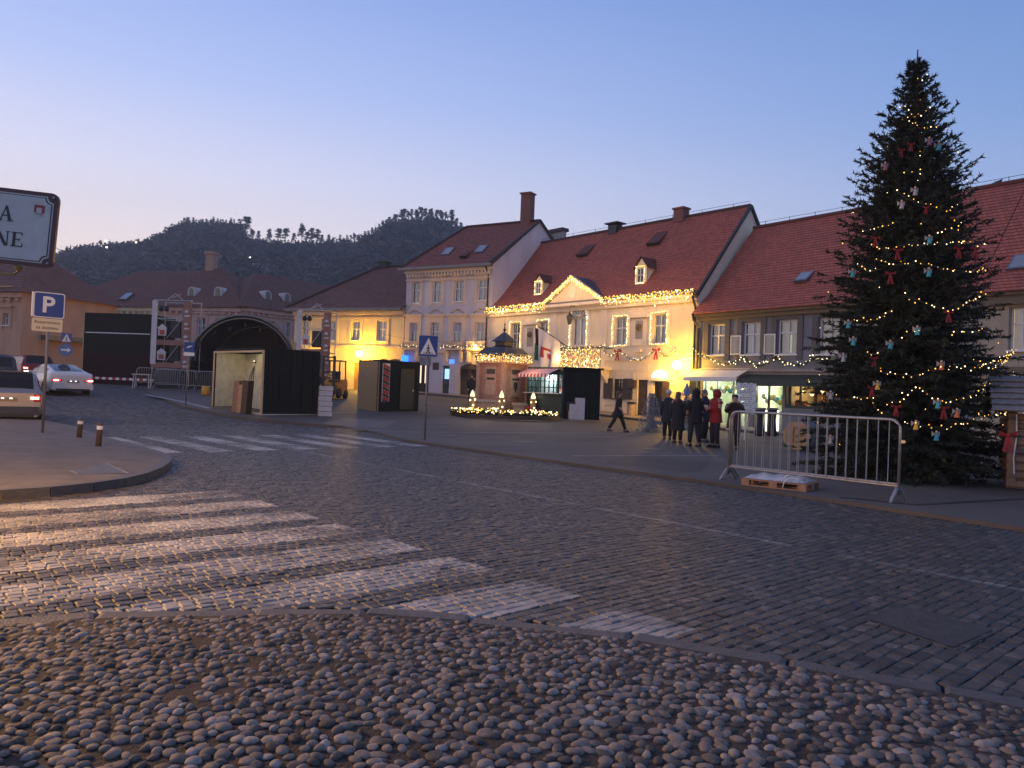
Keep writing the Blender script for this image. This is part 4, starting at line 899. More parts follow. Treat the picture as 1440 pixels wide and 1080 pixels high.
shop_room(s3, 2.0, hg.o, mat('cafe_room', (.30, .17, .08), .8, .3, 2)); shop_front(s3, M_GREEN, 3, hg.o); shop_room(s4, 2.0, hg.o, mat('cafe_room', (.3, .17, .08))); shop_front(s4, M_GREEN, 3, hg.o)
for r, pw, cl in ((s1, 240, (.92, 1, .72)), (s2, 170, (.95, 1, .68)), (s3, 45, (1, .6, .25)), (s4, 16, (1, .65, .3))):
    xm = (r[0] + r[1]) / 2; w_ = (r[1] - r[0]) * .4
    tb = MB().box(xm - w_, xm + w_, .9, 1.05, r[3] - .06, r[3] + .03).build('ceiling_lamp', glow('tube_%d' % pw, cl, 4), hg.o)
    lamp('shop_light', (xm, 1.0, r[3] - .25), cl, pw, .3, hg.o)
mb = MB(); a, b = s1[0] - .3, s1[1] + .1; d = s1[3]; mb.add([(a, -.03, d + .45), (b, -.03, d + .45), (b, -1.1, d - .02), (a, -1.1, d - .02), (a, -1.1, d - .22), (b, -1.1, d - .22)], [(0, 1, 2, 3), (3, 2, 5, 4)]); mb.build('awning', mat('white_awning', (.7, .68, .64), .7, .08), hg.o, label='white slanting shop awning')
mb = MB(); a, b = s2[0] - .3, s4[1] + .4; d = s2[3]; mb.add([(a, -.03, d + .5), (b, -.03, d + .5), (b, -1.0, d + .2), (a, -1.0, d + .2), (a, -1.0, d - .08), (b, -1.0, d - .08)], [(0, 1, 2, 3), (3, 2, 5, 4)]); mb.box(a, b, -.2, -.03, d + .02, d + .2); mb.build('awning', M_GREEN, hg.o, label='dark green awning over the shop windows')
mb = MB(); rnd = random.Random(3)
for r, n in ((s1, 13), (s2, 7)):                        # paper balls hung inside the panes
    for k in range(n):
        x = r[0] + .25 + (r[1] - r[0] - .5) * k / (n - 1); z = r[3] - .45 - rnd.uniform(0, .35); mb.k = rnd.choice((0, 1, 2, 2)); mb.ball((x, .45, z), rnd.uniform(.1, .16), 8, 5)
mb.build('paper_lanterns', [mat('teal_paper', (.05, .35, .38), .8), mat('yellow_paper', (.7, .6, .15), .8), mat('white_paper', (.75, .75, .7), .8)], hg.o, kind='stuff')
sx = hg.fp(986, 545); MB().box(sx[0] - .35, sx[0] + .1, -.5, -.42, sx[1] - .35, sx[1] + .6).build('hanging_sign', M_IRON, hg.o)
# shelves and goods in the cafe window
mb = MB(); a, b, c, d = s3
for k in range(9): mb.k = k % 3; x = a + .3 + rnd.random() * (b - a - .6); mb.cbox((x, .5, c + .12 + rnd.random() * .1), .25, .2, .24)
mb.build('window_goods', [mat('orange_goods', (.6, .2, .05), .6), mat('white_goods', (.6, .58, .5), .6), mat('red_goods', (.45, .05, .04), .6)], hg.o, kind='stuff')
for k in range(4): MB().ball((a + (b - a) * (k + .6) / 4.3, .8, d - .3 - .1 * (k % 2)), .09, 8, 6).build('pendant_lamp', glow('pendant', (1, .62, .25), 6), hg.o)
# ---------------------------------------------------------------- beige house behind the spruce
Hb = Gb + u_gr * 11; hb = House('town_house', 'beige house with glowing windows standing behind the big decorated spruce', Gb + u_gr * .03, Hb, zb=gz(*Hb) - .02)
L = hb.L; rb_ = [hb.rect(1420, 1452, 432, 492), hb.rect(1330, 1360, 436, 492)]; M_BEI = plaster('beige_plaster', (.42, .34, .25), .15); gb_ = [hb.rect(1335, 1368, 540, 600), hb.rect(1418, 1460, 520, 600)]
mb = MB(); wall_with_holes(mb, 0, L, -.8, ez, rb_ + gb_); body(mb, L, rd * 2, ez, -.8); mb.add([(L, 0, ez), (L, rd * 2, ez), (L, rd, zr)], [(0, 1, 2)]); mb.build('wall', M_BEI, hb.o)
rf = roof_slope('roof', [((0, -.55, ez - .3), (L, -.55, ez - .3), (L, .8, ez + .8 * sl), (0, .8, ez + .8 * sl)), ((0, .8, ez + .8 * sl), (L, .8, ez + .8 * sl), (L, rd, zr), (0, rd, zr)), ((L, rd * 2 + .4, ez - .3), (0, rd * 2 + .4, ez - .3), (0, rd, zr), (L, rd, zr))], M_TILE, hb.o)
mb = MB(); mb.box(0, L, -.4, 0, ez - .42, ez - .28); mb.box(0, L, -.25, 0, ez - .75, ez - .42); zc = hb.fp(1430, 520)[1]; mb.box(0, L, -.2, 0, zc - .1, zc + .1); mb.build('cornice', mat('eaves_wood', (.16, .12, .08), .7), hb.o)
for r in rb_ + gb_:
    w = window(hb, r, curtain=M_CURTW, room=False); MB().quad((r[0] - .3, .6, r[2]), (r[1] + .3, .6, r[2]), (r[1] + .3, .6, r[3]), (r[0] - .3, .6, r[3])).build('lit_room_back', glow('amber_room', (1, .62, .2), .7), w)
surround(hb, rb_, M_BEI, .2, .4)
for px, py in ((1436, 372),):
    for k in range(400):
        dd = k * .02; x, z = hb.fp(px, py, dd)
        if z < ez + dd * sl: break
    skylight(hb, x, dd, z + .05, rf, .7, .9, math.atan(sl) - .1)
# ---------------------------------------------------------------- houses at the far left end of the square
def simple_house(name, label, A, B, ezp, depth, rise, wm, rm, hipL, hipR, wins, lit=(), doors=()):
    h = House(name, label, A, B); L = h.L; ez = h.fp(*ezp)[1]; rs = [h.rect(*q) for q in wins]; mb = MB()
    wall_with_holes(mb, 0, L, -1.2, ez, rs); body(mb, L, depth, ez, -1.2); r2_ = depth / 2
    if not hipL: mb.add([(0, 0, ez), (0, depth, ez), (0, r2_, ez + rise)], [(0, 1, 2)])
    if not hipR: mb.add([(L, 0, ez), (L, depth, ez), (L, r2_, ez + rise)], [(0, 1, 2)])
    mb.build('wall', wm, h.o); o_ = .45; a, b = (r2_ if hipL else 0), (L - r2_ if hipR else L); zz = ez - .1; Rz = ez + rise
    q = [((-o_, -o_, zz), (L + o_, -o_, zz), (b, r2_, Rz), (a, r2_, Rz)), ((L + o_, depth + o_, zz), (-o_, depth + o_, zz), (a, r2_, Rz), (b, r2_, Rz))]
    if hipL: q.append(((-o_, depth + o_, zz), (-o_, -o_, zz), (a, r2_, Rz), (a, r2_, Rz)))
    if hipR: q.append(((L + o_, -o_, zz), (L + o_, depth + o_, zz), (b, r2_, Rz), (b, r2_, Rz)))
    h.roof = roof_slope('roof', q, rm, h.o); mb = MB(); mb.box(-.1, L + .1, -.25, 0, ez - .45, ez - .12); mb.build('cornice', wm, h.o)
    mb = MB(); n = int(L / .6)
    for k in range(n): x = L * (k + .5) / n; mb.box(x - .1, x + .1, -.2, 0, ez - .7, ez - .46)
    mb.build('cornice_dentils', wm, h.o, kind='stuff')
    for r in rs: window(h, r, curtain=M_CURT)
    surround(h, rs, wm, .22, .5); h.ez = ez; h.rise = rise; h.r2 = r2_; h.a = a; h.b = b; return h
M_PINK = plaster('pink_plaster', (.62, .38, .30), .2); M_CRM2 = plaster('cream_wall', (.66, .53, .35), .2)
u_p = Vector((.975, -.223)).normalized(); Pc = Vector((at(335, 530, 66).x, 66)); Pm = line_at(Pc, u_p, 224); Pl = line_at(Pc, u_p, 60)
h1 = simple_house('corner_house', 'pink corner house with arched dormers behind the festival stage', Pm, Pc, (300, 431), 11, 4.2, M_PINK, M_TILEO, False, True, [(277, 289, 447, 474), (303, 314, 448, 474)])
h2 = simple_house('town_house', 'long cream house with brown roof behind the dark screen wall', Pl, Pm, (150, 430), 11, 4.0, M_CRM2, M_TILEO, True, False, [(118, 128, 443, 470), (160, 170, 443, 470), (202, 212, 443, 470), (78, 84, 443, 470)])
uw = Vector((.58, .81)).normalized(); h3 = simple_house('town_house', 'pink side wing running back from the corner house', Pc + uw * .02, Pc + uw * 15, (374, 434), 10, 3.8, M_PINK, M_TILEO, True, False, [(379, 386, 452, 476), (401, 407, 454, 476)])
def arch_dormer(h, px, py):
    s_ = h.rise / h.r2
    for k in range(500):
        dd = k * .02; x, z = h.fp(px, py, dd)
        if z < h.ez - .1 + (dd + .4) * s_: break
    mb = MB(); N = 8; pts = [(x - .38, z - .25), (x + .38, z - .25)] + [(x + .38 * math.cos(math.pi * k / N), z + .35 + .4 * math.sin(math.pi * k / N)) for k in range(N + 1)]
    mb.prism(pts, dd - .1, dd + 1.1); o = mb.build('dormer', mat('dormer_white', (.5, .45, .42), .7), h.roof)
    pts = [(x - .25, z - .1), (x + .25, z - .1)] + [(x + .25 * math.cos(math.pi * k / N), z + .35 + .28 * math.sin(math.pi * k / N)) for k in range(N + 1)]
    MB().add([(p[0], dd - .11, p[1]) for p in pts], [tuple(range(len(pts)))]).build('dormer_window', MATS['dark_glass'], o)
for p in ((270, 415), (307, 415)): arch_dormer(h1, *p)
for p in ((376, 420), (403, 423)): arch_dormer(h3, *p)
xk = h1.fp(297, 385, h1.r2); mb = MB(); mb.box(xk[0] - .4, xk[0] + .4, h1.r2 - .4, h1.r2 + .4, h1.ez + 3.5, h1.ez + h1.rise + 1.3); mb.box(xk[0] - .5, xk[0] + .5, h1.r2 - .5, h1.r2 + .5, h1.ez + h1.rise + 1.3, h1.ez + h1.rise + 1.55); mb.build('chimney', mat('pale_chimney', (.4, .24, .17), .8), h1.roof)
s_ = h2.rise / h2.r2
for k in range(500):
    dd = k * .02; x, z = h2.fp(178, 419, dd)
    if z < h2.ez - .1 + (dd + .4) * s_: break
skylight(h2, x, dd, z + .1, h2.roof, .8, 1.2, math.atan(s_))
Kb = Vector((at(27, 525, 50).x, 50)); Ka = Vector((at(-150, 525, 53).x, 53))
h4 = simple_house('town_house', 'orange-pink house with dark hipped roof at the end of the street', Ka, Kb, (10, 409), 8, 3.6, plaster('orange_plaster', (.55, .30, .19), .2), M_TILEO, True, True, [(5, 13, 441, 457), (8, 13, 413, 420)])
MB().box(h4.L + .02, h4.L + .6, 1.5, 6, 2.6, 2.9).build('side_awning', M_GUT, h4.o)

# raised pavement along the row of houses
for k, (A_, B_, w_) in enumerate(((La, Lb, 2.0), (Ya, Yb, 2.2), (Yb, Gb, 2.6), (Gb, Hb, 2.6))):
    A_ = Vector(A_); B_ = Vector(B_); uu = (B_ - A_).normalized(); nn = Vector((uu.y, -uu.x)); mb = MB(); n_ = 10
    for j in range(n_):
        a_, b_ = A_.lerp(B_, j / n_), A_.lerp(B_, (j + 1) / n_); pp = [a_ + nn * -.3, b_ + nn * -.3, b_ + nn * w_, a_ + nn * w_]
        vs = [(p_.x, p_.y, gz(p_.x, p_.y) + z) for z in (.0, .19) for p_ in pp]; mb.add(vs, [(4, 5, 6, 7), (2, 3, 7, 6)])
        kb = MB(); a2, b2 = a_ + uu * .01, b_ - uu * .01; pp = [a2 + nn * w_, b2 + nn * w_, b2 + nn * (w_ + .14), a2 + nn * (w_ + .14)]; kb.add([(p_.x, p_.y, gz(p_.x, p_.y) + z) for z in (.0, .195) for p_ in pp], [(4, 5, 6, 7), (0, 1, 5, 4), (1, 2, 6, 5), (2, 3, 7, 6), (3, 0, 4, 7)]); kb.build('kerb_stone', M_KERB, plaza)
    sw_ = mb.build('pavement_strip', mat('pavement_slabs', (.20, .165, .135), .75, .3, 3, bump=.3), plaza)
# ================================================================ THINGS ON THE SQUARE
M_STEEL = mat('galvanised_steel', (.36, .35, .35), .38, .22, 9, metal=.75, bump=.1)
M_POLE = mat('grey_pole', (.20, .18, .165), .5, .2, 6, metal=.4)
M_BLUE = mat('sign_blue', (.01, .045, .22), .35, .12, 10)
M_SWHITE = mat('sign_white', (.72, .72, .70), .45, .1, 12)
M_BLACK = mat('black_paint', (.012, .012, .013), .5, .2)
M_RED = mat('bright_red', (.45, .02, .02), .55, .15)
def on(px, py, dz=.075): return G(px, py, dz)
def face_cam(p, off=0): return math.atan2(p.y, p.x) - math.pi / 2 + off    # local -y looks at the camera
def size_at(p, px): return px * p.y / F                                    # pixels -> metres at that depth
# ---- traffic signs: plate, symbol, back, pole
def plate(mb_, w, h, y, r=.04, cx=0, cz=0):
    pts = []
    for sx, sz, a0 in ((1, -1, -90), (1, 1, 0), (-1, 1, 90), (-1, -1, 180)):
        for k in range(4): t = rad(a0 + 30 * k); pts.append((cx + sx * (w / 2 - r) + r * math.cos(t), cz + sz * (h / 2 - r) + r * math.sin(t)))
    return mb_.prism(pts, y, y + .02)
def walker_symbol(mb_, s, y, cx, cz):
    P = lambda x, z: (cx + x * s, y, cz + z * s)
    def seg(a, b, w):
        d = Vector((b[0] - a[0], b[1] - a[1])).normalized(); n = Vector((-d.y, d.x)) * w / 2
        mb_.add([P(a[0] + n.x, a[1] + n.y), P(b[0] + n.x, b[1] + n.y), P(b[0] - n.x, b[1] - n.y), P(a[0] - n.x, a[1] - n.y)], [(0, 1, 2, 3)])
    seg((0, .2), (0, -.05), .1); seg((0, -.02), (-.13, -.36), .07); seg((.0, -.02), (.14, -.36), .07); seg((0, .17), (-.14, -.02), .05); seg((0, .17), (.14, .0), .05)
    mb_.add([P(.06 * math.cos(k * .785), .28 + .06 * math.sin(k * .785)) for k in range(8)], [tuple(range(8))])
def sign_post(name, label, base, hgt, rz, lean=0):
    t = thing(name, label, 'sign', base, rz); t.rotation_euler = (0, lean, rz)
    MB().tube([(0, .04, -.1), (0, .04, hgt)], .03, 8).build('pole', M_POLE, t, smooth=True); return t
p = G(597, 622); s_ = size_at(p, 26); hz = at(600, 472, p.y).z - p.z
t = sign_post('pedestrian_crossing_sign', 'blue square pedestrian crossing sign on a thin pole at the plaza edge', p, hz, face_cam(p, .05), 0)
pl = plate(MB(), s_, s_ * 1.12, 0, .03, 0, hz - s_ * .56).build('plate', M_BLUE, t); z0 = hz - s_ * .56
MB().add([(-s_ * .43, -.004, z0 - s_ * .45), (s_ * .43, -.004, z0 - s_ * .45), (0, -.004, z0 + s_ * .45)], [(0, 1, 2)]).build('white_triangle', M_SWHITE, pl)
mb = MB(); walker_symbol(mb, s_ * .72, -.008, 0, z0 - s_ * .16)
for k in range(-2, 3): mb.add([(k * s_ * .13 - s_ * .02, -.008, z0 - s_ * .44), (k * s_ * .13 + s_ * .03, -.008, z0 - s_ * .44), (k * s_ * .09 + s_ * .02, -.008, z0 - s_ * .32), (k * s_ * .09 - s_ * .01, -.008, z0 - s_ * .32)], [(0, 1, 2, 3)])
mb.build('walker_symbol', M_BLACK, pl)
p = on(261, 573, .0); hz = at(264, 481, p.y).z - p.z; s_ = size_at(p, 14)
t = sign_post('information_sign', 'small blue sign with white panel on a slim pole before the stage', p, hz, face_cam(p, .1), rad(.5))
pl = plate(MB(), s_, s_ * .95, 0, .02, .03, hz - s_ * .5).build('plate', M_BLUE, t); MB().add([(.03 + s_ * a, -.004, hz - s_ * .5 + s_ * b) for a, b in ((-.3, -.12), (.1, .02), (.33, .18), (.05, .12), (-.12, .1))], [(0, 1, 2, 3, 4)]).build('white_symbol', M_SWHITE, pl)
plate(MB(), s_, s_ * .36, 0, .015, .03, hz - s_ * 1.2).build('lower_plate', M_SWHITE, t)
p = Vector((at(89, 545, 37).x, 37, 0)); p.z = gz(p.x, p.y); hz = at(89, 468, 37).z - p.z; s_ = .46
t = sign_post('traffic_sign', 'pole with a crossing sign above a round blue arrow sign', p, hz, face_cam(p), rad(1))
pl = plate(MB(), s_, s_, 0, .02, 0, hz - s_ * .5).build('crossing_plate', M_BLUE, t); MB().add([(-s_ * .4, -.004, hz - s_ * .9), (s_ * .4, -.004, hz - s_ * .9), (0, -.004, hz - s_ * .08)], [(0, 1, 2)]).build('white_triangle', M_SWHITE, pl)
mb = MB(); walker_symbol(mb, s_ * .7, -.008, 0, hz - s_ * .6); mb.build('walker_symbol', M_BLACK, pl)
mb = MB(); mb.add([(.3 * math.cos(k * .3927), 0, hz - .82 + .3 * math.sin(k * .3927)) for k in range(16)] + [(.3 * math.cos(k * .3927), .02, hz - .82 + .3 * math.sin(k * .3927)) for k in range(16)], [tuple(range(16)), tuple(range(31, 15, -1))] + [(k, k + 16, (k + 1) % 16 + 16, (k + 1) % 16) for k in range(16)]); pl = mb.build('round_plate', mat('faded_blue', (.04, .12, .30), .4), t)
MB().add([(x, -.005, hz - .82 + z) for x, z in ((-.2, -.04), (.06, -.04), (.06, -.12), (.22, .0), (.06, .12), (.06, .04), (-.2, .04))], [tuple(range(7))]).build('white_arrow', M_SWHITE, pl)
# parking sign
p = G(60, 610, .13); pt = at(70, 411, p.y); hz = pt.z - p.z; ln = math.atan2(pt.x - p.x, hz); s_ = size_at(p, 38)
t = sign_post('parking_sign', 'blue parking sign with cream notice plate on a leaning pole', p, hz - .02, face_cam(p, .12), ln)
zc = hz - s_ * .48; pbo = plate(MB(), s_, s_ * .94, -.002, .05, 0, zc).build('plate', M_SWHITE, t); plate(MB(), s_ * .93, s_ * .87, -.008, .04, 0, zc).build('blue_field', M_BLUE, pbo)
text_mesh('letter_p', 'P', s_ * .82, M_SWHITE, pbo, (-.02, -.012, zc - .01), (rad(90), 0, 0), .004, bold=.012)
mb = MB(); mb.box(-s_ / 2 - .03, -s_ / 2 - .002, -.01, .08, zc - s_ * .45, zc + s_ * .45); mb.build('edge_flange', M_SWHITE, pbo)
zc2 = hz - s_ * 1.22; M_CREAM = mat('cream_plate', (.66, .55, .36), .5, .1)
p2 = plate(MB(), s_ * .98, s_ * .48, -.002, .03, -.02, zc2).build('notice_plate', M_CREAM, t)
text_mesh('notice_text', 'Rezervirano', s_ * .17, M_BLACK, p2, (-.02, -.006, zc2 + s_ * .1), (rad(90), 0, 0), .002); text_mesh('notice_text', 'za dostavu', s_ * .17, M_BLACK, p2, (-.02, -.006, zc2 - s_ * .1), (rad(90), 0, 0), .002)
# street name sign, close to the camera, on its bracket
Yn = 3.75; c = at(20, 318, Yn); t = thing('street_name_sign', 'white street name plate with dark red rounded frame on an iron bracket', 'sign', (c.x, c.y, 0), rad(8))
tr = at(77, 268, Yn); br = at(70, 374, Yn); hgt = (tr.z - br.z); wS = .62; x1 = (tr.x - c.x) * 1.0; x0 = x1 - wS; zt = (tr.z + br.z) / 2
M_FRAME = mat('dark_red_enamel', (.075, .012, .014), .3, .15, 10); M_ENAMEL = mat('enamel_white', (.50, .48, .45), .4, .12, 14, bump=.05)
def rrect(x0, x1, z0, z1, r, n=5): return [(cx + r * math.cos(rad(a0 + 90 * k / n)), cz + r * math.sin(rad(a0 + 90 * k / n))) for cx, cz, a0 in ((x1 - r, z0 + r, -90), (x1 - r, z1 - r, 0), (x0 + r, z1 - r, 90), (x0 + r, z0 + r, 180)) for k in range(n + 1)]
body_ = MB().prism(rrect(x0, x1, -hgt / 2, hgt / 2, .035), 0, .02).build('frame', M_FRAME, t); body_.location = (0, 0, zt); body_.rotation_euler = (0, rad(3.0), 0)
def notch(x0, x1, z0, z1, r):                           # panel with concave corners
    pts = []
    for cx, cz, a0 in ((x1, z0, 180), (x1, z1, 270), (x0, z1, 0), (x0, z0, 90)):
        ks = range(5); sg = -1
        for k in ks: a = rad(a0 + sg * 90 * k / 4) if True else 0; pts.append((cx + r * math.cos(a), cz + r * math.sin(a)))
    return pts
MB().prism(notch(x0 + .02, x1 - .02, -hgt / 2 + .02, hgt / 2 - .02, .03), -.003, .001).build('white_line', M_ENAMEL, body_)
MB().prism(notch(x0 + .026, x1 - .026, -hgt / 2 + .026, hgt / 2 - .026, .03), -.005, .001).build('red_line', M_FRAME, body_)
face = MB().prism(notch(x0 + .03, x1 - .03, -hgt / 2 + .03, hgt / 2 - .03, .03), -.007, .001).build('face', M_ENAMEL, body_)
M_INK = mat('enamel_black', (.012, .011, .012), .35)
sc_ = hgt / (372 - 258)
def sx_(px): return x1 - (76 - px) * sc_

def serif(ch, xr, zc, hh):                              # Roman capitals built from strokes; xr is the right end
    mb = MB(); th, tn = hh * .17, hh * .06; y0, y1 = -.0095, -.007; z0 = zc - hh / 2; z1 = zc + hh / 2
    def quad(*p): mb.prism(list(p), y0, y1)
    def foot(x, z, w, up): quad((x - w / 2, z), (x + w / 2, z), (x + w / 2, z + up * tn * .8), (x - w / 2, z + up * tn * .8))
    if ch == 'A':
        w = hh * .92; x0 = xr - w; quad((x0 + w * .1, z0), (x0 + w * .16, z0), (x0 + w * .52, z1), (x0 + w * .46, z1)); quad((x0 + w * .68, z0), (x0 + w * .90, z0), (x0 + w * .56, z1), (x0 + w * .42, z1)); quad((x0 + w * .26, z0 + hh * .32), (x0 + w * .72, z0 + hh * .32), (x0 + w * .72, z0 + hh * .38), (x0 + w * .26, z0 + hh * .38)); foot(x0 + w * .13, z0, w * .28, 1); foot(x0 + w * .8, z0, w * .4, 1)
    elif ch == 'N':
        w = hh * .95; x0 = xr - w; quad((x0 + w * .12, z0), (x0 + w * .18, z0), (x0 + w * .18, z1), (x0 + w * .12, z1)); quad((x0 + w * .82, z0), (x0 + w * .88, z0), (x0 + w * .88, z1), (x0 + w * .82, z1)); quad((x0 + w * .66, z0), (x0 + w * .88, z0), (x0 + w * .30, z1), (x0 + w * .06, z1)); foot(x0 + w * .15, z0, w * .3, 1); foot(x0 + w * .12, z1, w * .26, -1); foot(x0 + w * .85, z1, w * .3, -1)
    else:
        w = hh * .78; x0 = xr - w; quad((x0 + w * .14, z0), (x0 + w * .14 + th, z0), (x0 + w * .14 + th, z1), (x0 + w * .14, z1)); quad((x0, z0), (x0 + w * .95, z0), (x0 + w * .95, z0 + tn), (x0, z0 + tn)); quad((x0, z1 - tn), (x0 + w * .88, z1 - tn), (x0 + w * .88, z1), (x0, z1)); zm = (z0 + z1) / 2; quad((x0 + w * .2, zm - tn / 2), (x0 + w * .68, zm - tn / 2), (x0 + w * .68, zm + tn / 2), (x0 + w * .2, zm + tn / 2))
        for x, za, zb in ((.92, z0, z0 + hh * .26), (.86, z1 - hh * .22, z1), (.66, zm - hh * .1, zm + hh * .1)): quad((x0 + w * x, za), (x0 + w * (x + .05), za), (x0 + w * (x + .05), zb), (x0 + w * x, zb))
    mb.build('letter', M_INK, body_)
serif('A', sx_(16), hgt * .165, hgt * .2); serif('E', sx_(32.5), -hgt * .165, hgt * .19); serif('N', sx_(13.5), -hgt * .165, hgt * .19)
cr = MB(); cx_, cz_ = sx_(51), hgt * .25; cr.prism([(cx_ - .024, cz_ + .026), (cx_ + .024, cz_ + .026), (cx_ + .024, cz_ - .008), (cx_, cz_ - .03), (cx_ - .024, cz_ - .008)], -.0085, -.006); cro = cr.build('crest', mat('crest_red', (.30, .02, .03), .4), body_)
mb = MB(); mb.box(cx_ - .012, cx_ + .012, -.0095, -.0085, cz_ - .016, cz_ + .012); mb.add([(cx_ - .02, -.0095, cz_ - .02), (cx_ + .02, -.0095, cz_ - .02), (cx_, -.0095, cz_ - .03)], [(0, 1, 2)]); mb.build('crest_tower', M_ENAMEL, cro)
for sx, sz in ((1, 1), (1, -1)): MB().lathe([(.007, 0), (.006, .004), (.001, .006)], 8).build('rivet', M_STEEL, body_).matrix_local = Matrix.Translation((x1 - .022, -.002, sz * (hgt / 2 - .022))) @ Matrix.Rotation(rad(90), 4, 'X')
mb = MB(); zb_ = -hgt / 2; xr = sx_(28)
mb.tube([(xr, .01, zb_ - .004), (xr, .01, zb_ - .03), (xr - .02, .01, zb_ - .045), (xr - .07, .01, zb_ - .05), (xr - .13, .01, zb_ - .055), (xr - .5, .01, zb_ - .06)], .006, 8); mb.lathe([(.004, 0), (.018, .006), (.02, .02), (.016, .024)], 10, (xr, .01, zb_ - .028))
mb.tube([(xr - .14, .01, zb_ - .06), (xr - .11, .01, zb_ - .09), (xr - .13, .01, zb_ - .11), (xr - .16, .01, zb_ - .1)], .005, 6); mb.build('bracket', mat('lamplit_iron', (.30, .19, .06), .4, .2, metal=.5), body_)  # iron bracket, the street lamp's orange light put into its colour
mb = MB(); xp = x0 - .1; mb.tube([(xp, .01, 0), (xp, .01, zt + .45)], .035, 8); mb.tube([(xp, .01, zt + hgt * .3), (x0 + .02, .01, zt + hgt * .3)], .015, 6); mb.tube([(xp, .01, zt - hgt * .3), (x0 + .02, .01, zt - hgt * .3)], .015, 6); mb.build('post', M_POLE, t)
# street lamps on the left pavement, just outside the picture
def street_lamp(x, y, hgt, pw, label):
    z = gz(x, y); t = thing('street_lamp', label, 'lamp', (x, y, z), 0, 'sodium street lamps along the left pavement')
    MB().lathe([(.14, 0), (.14, .25), (.08, .35), (.06, .6), (.05, hgt - .5), (.06, hgt - .47), (.04, hgt - .4)], 10).build('post', M_IRON, t, smooth=True)
    MB().lathe([(.1, hgt - .36), (.17, hgt - .1), (.2, hgt + .12)], 6).build('lantern_glass', M_GLASS, t); MB().ball((0, 0, hgt - .12), .05, 10, 8).build('bulb', glow('sodium_bulb', (1, .5, .1), 20), t); lamp('sodium_light', (0, 0, hgt - .25), (1, .46, .08), pw, .06, t)
    MB().lathe([(.24, hgt + .13), (.12, hgt + .28), (.03, hgt + .34), (.01, hgt + .45)], 6).build('lantern_cap', M_IRON, t)
street_lamp(-7.0, 6.2, 3.4, 3300, 'iron street lamp glowing orange beside the near zebra crossing')
street_lamp(-19.5, 20.5, 5.2, 1800, 'iron street lamp glowing orange beside the parked estate car')
# bollards
for px, py, pt in ((111, 617, 588), (138, 629, 594)):
    p = G(px, py, .12); h_ = at(px, pt, p.y).z - p.z; t = thing('bollard', ('brown bollard with pale band, the one nearer the parking sign' if px < 120 else 'brown bollard with pale band, the one nearer the sidewalk tip'), 'bollard', p, 0, 'bollards at the sidewalk tip'); t.rotation_euler = (0, rad(3), 0)
    MB().lathe([(.055, -.1), (.055, h_ * .72), (.055, h_ - .02), (.04, h_)], 10).build('post', mat('bollard_brown', (.075, .045, .035), .6), t, smooth=True); MB().lathe([(.057, h_ * .72), (.058, h_ * .73), (.058, h_ * .86), (.057, h_ * .87)], 10).build('reflective_band', M_SWHITE, t)
# ---- crowd barrier
def barrier(label, group=None, Lb_=2.5, Hb=1.12):
    t = thing('crowd_barrier', label, 'barrier', group=group); r = .021; c = .16
    pts = [(-Lb_ / 2, 0, .1), (-Lb_ / 2, 0, Hb - c)] + [(-Lb_ / 2 + c - c * math.cos(a), 0, Hb - c + c * math.sin(a)) for a in (rad(22), rad(45), rad(68))] + [(-Lb_ / 2 + c, 0, Hb), (Lb_ / 2 - c, 0, Hb)] + [(Lb_ / 2 - c + c * math.sin(a), 0, Hb - c + c * math.cos(a)) for a in (rad(22), rad(45), rad(68))] + [(Lb_ / 2, 0, Hb - c), (Lb_ / 2, 0, .1)]
    MB().tube(pts, r, 8).build('frame', M_STEEL, t, smooth=True); MB().tube([(-Lb_ / 2, 0, .24), (Lb_ / 2, 0, .24)], .016, 6).build('bottom_rail', M_STEEL, t)
    me = None; n = 18
    for k in range(1, n):
        x = -Lb_ / 2 + Lb_ * k / n
        if me is None: o = MB().tube([(0, 0, .24), (0, 0, Hb)], .0075, 6).build('bar', M_STEEL, t); me = o.data; o.location = (x, 0, 0)
        else: link_mesh('bar', me, t, (x, 0, 0))
    for sx in (-1, 1):
        mb = MB(); x = sx * Lb_ / 2
        for sy in (-1, 1): mb.tube([(x, 0, .2), (x, sy * .06, .19), (x, sy * .26, 0)], .02, 6)
        mb.build('foot', M_STEEL, t); MB().box(x + sx * .02, x + sx * .08, -.012, .012, Hb - .35, Hb - .32).build('hook', M_STEEL, t)
    return t
a, b = on(1024, 674), on(1263, 706); m_ = (a + b) / 2; rz = math.atan2(b.y - a.y, b.x - a.x)
B1 = barrier('steel crowd barrier, the front of two leaned together beside the pallet', None, (b - a).length, at(1024, 578, a.y).z - a.z); B1.location = m_; B1.rotation_euler = (0, 0, rz)
B2 = copy_tree(B1); B2.location = m_ + Vector((.14, .3, .0)); B2.rotation_euler = (0, 0, rz + .012); B2['label'] = 'steel crowd barrier, the rear of two leaned together beside the pallet'
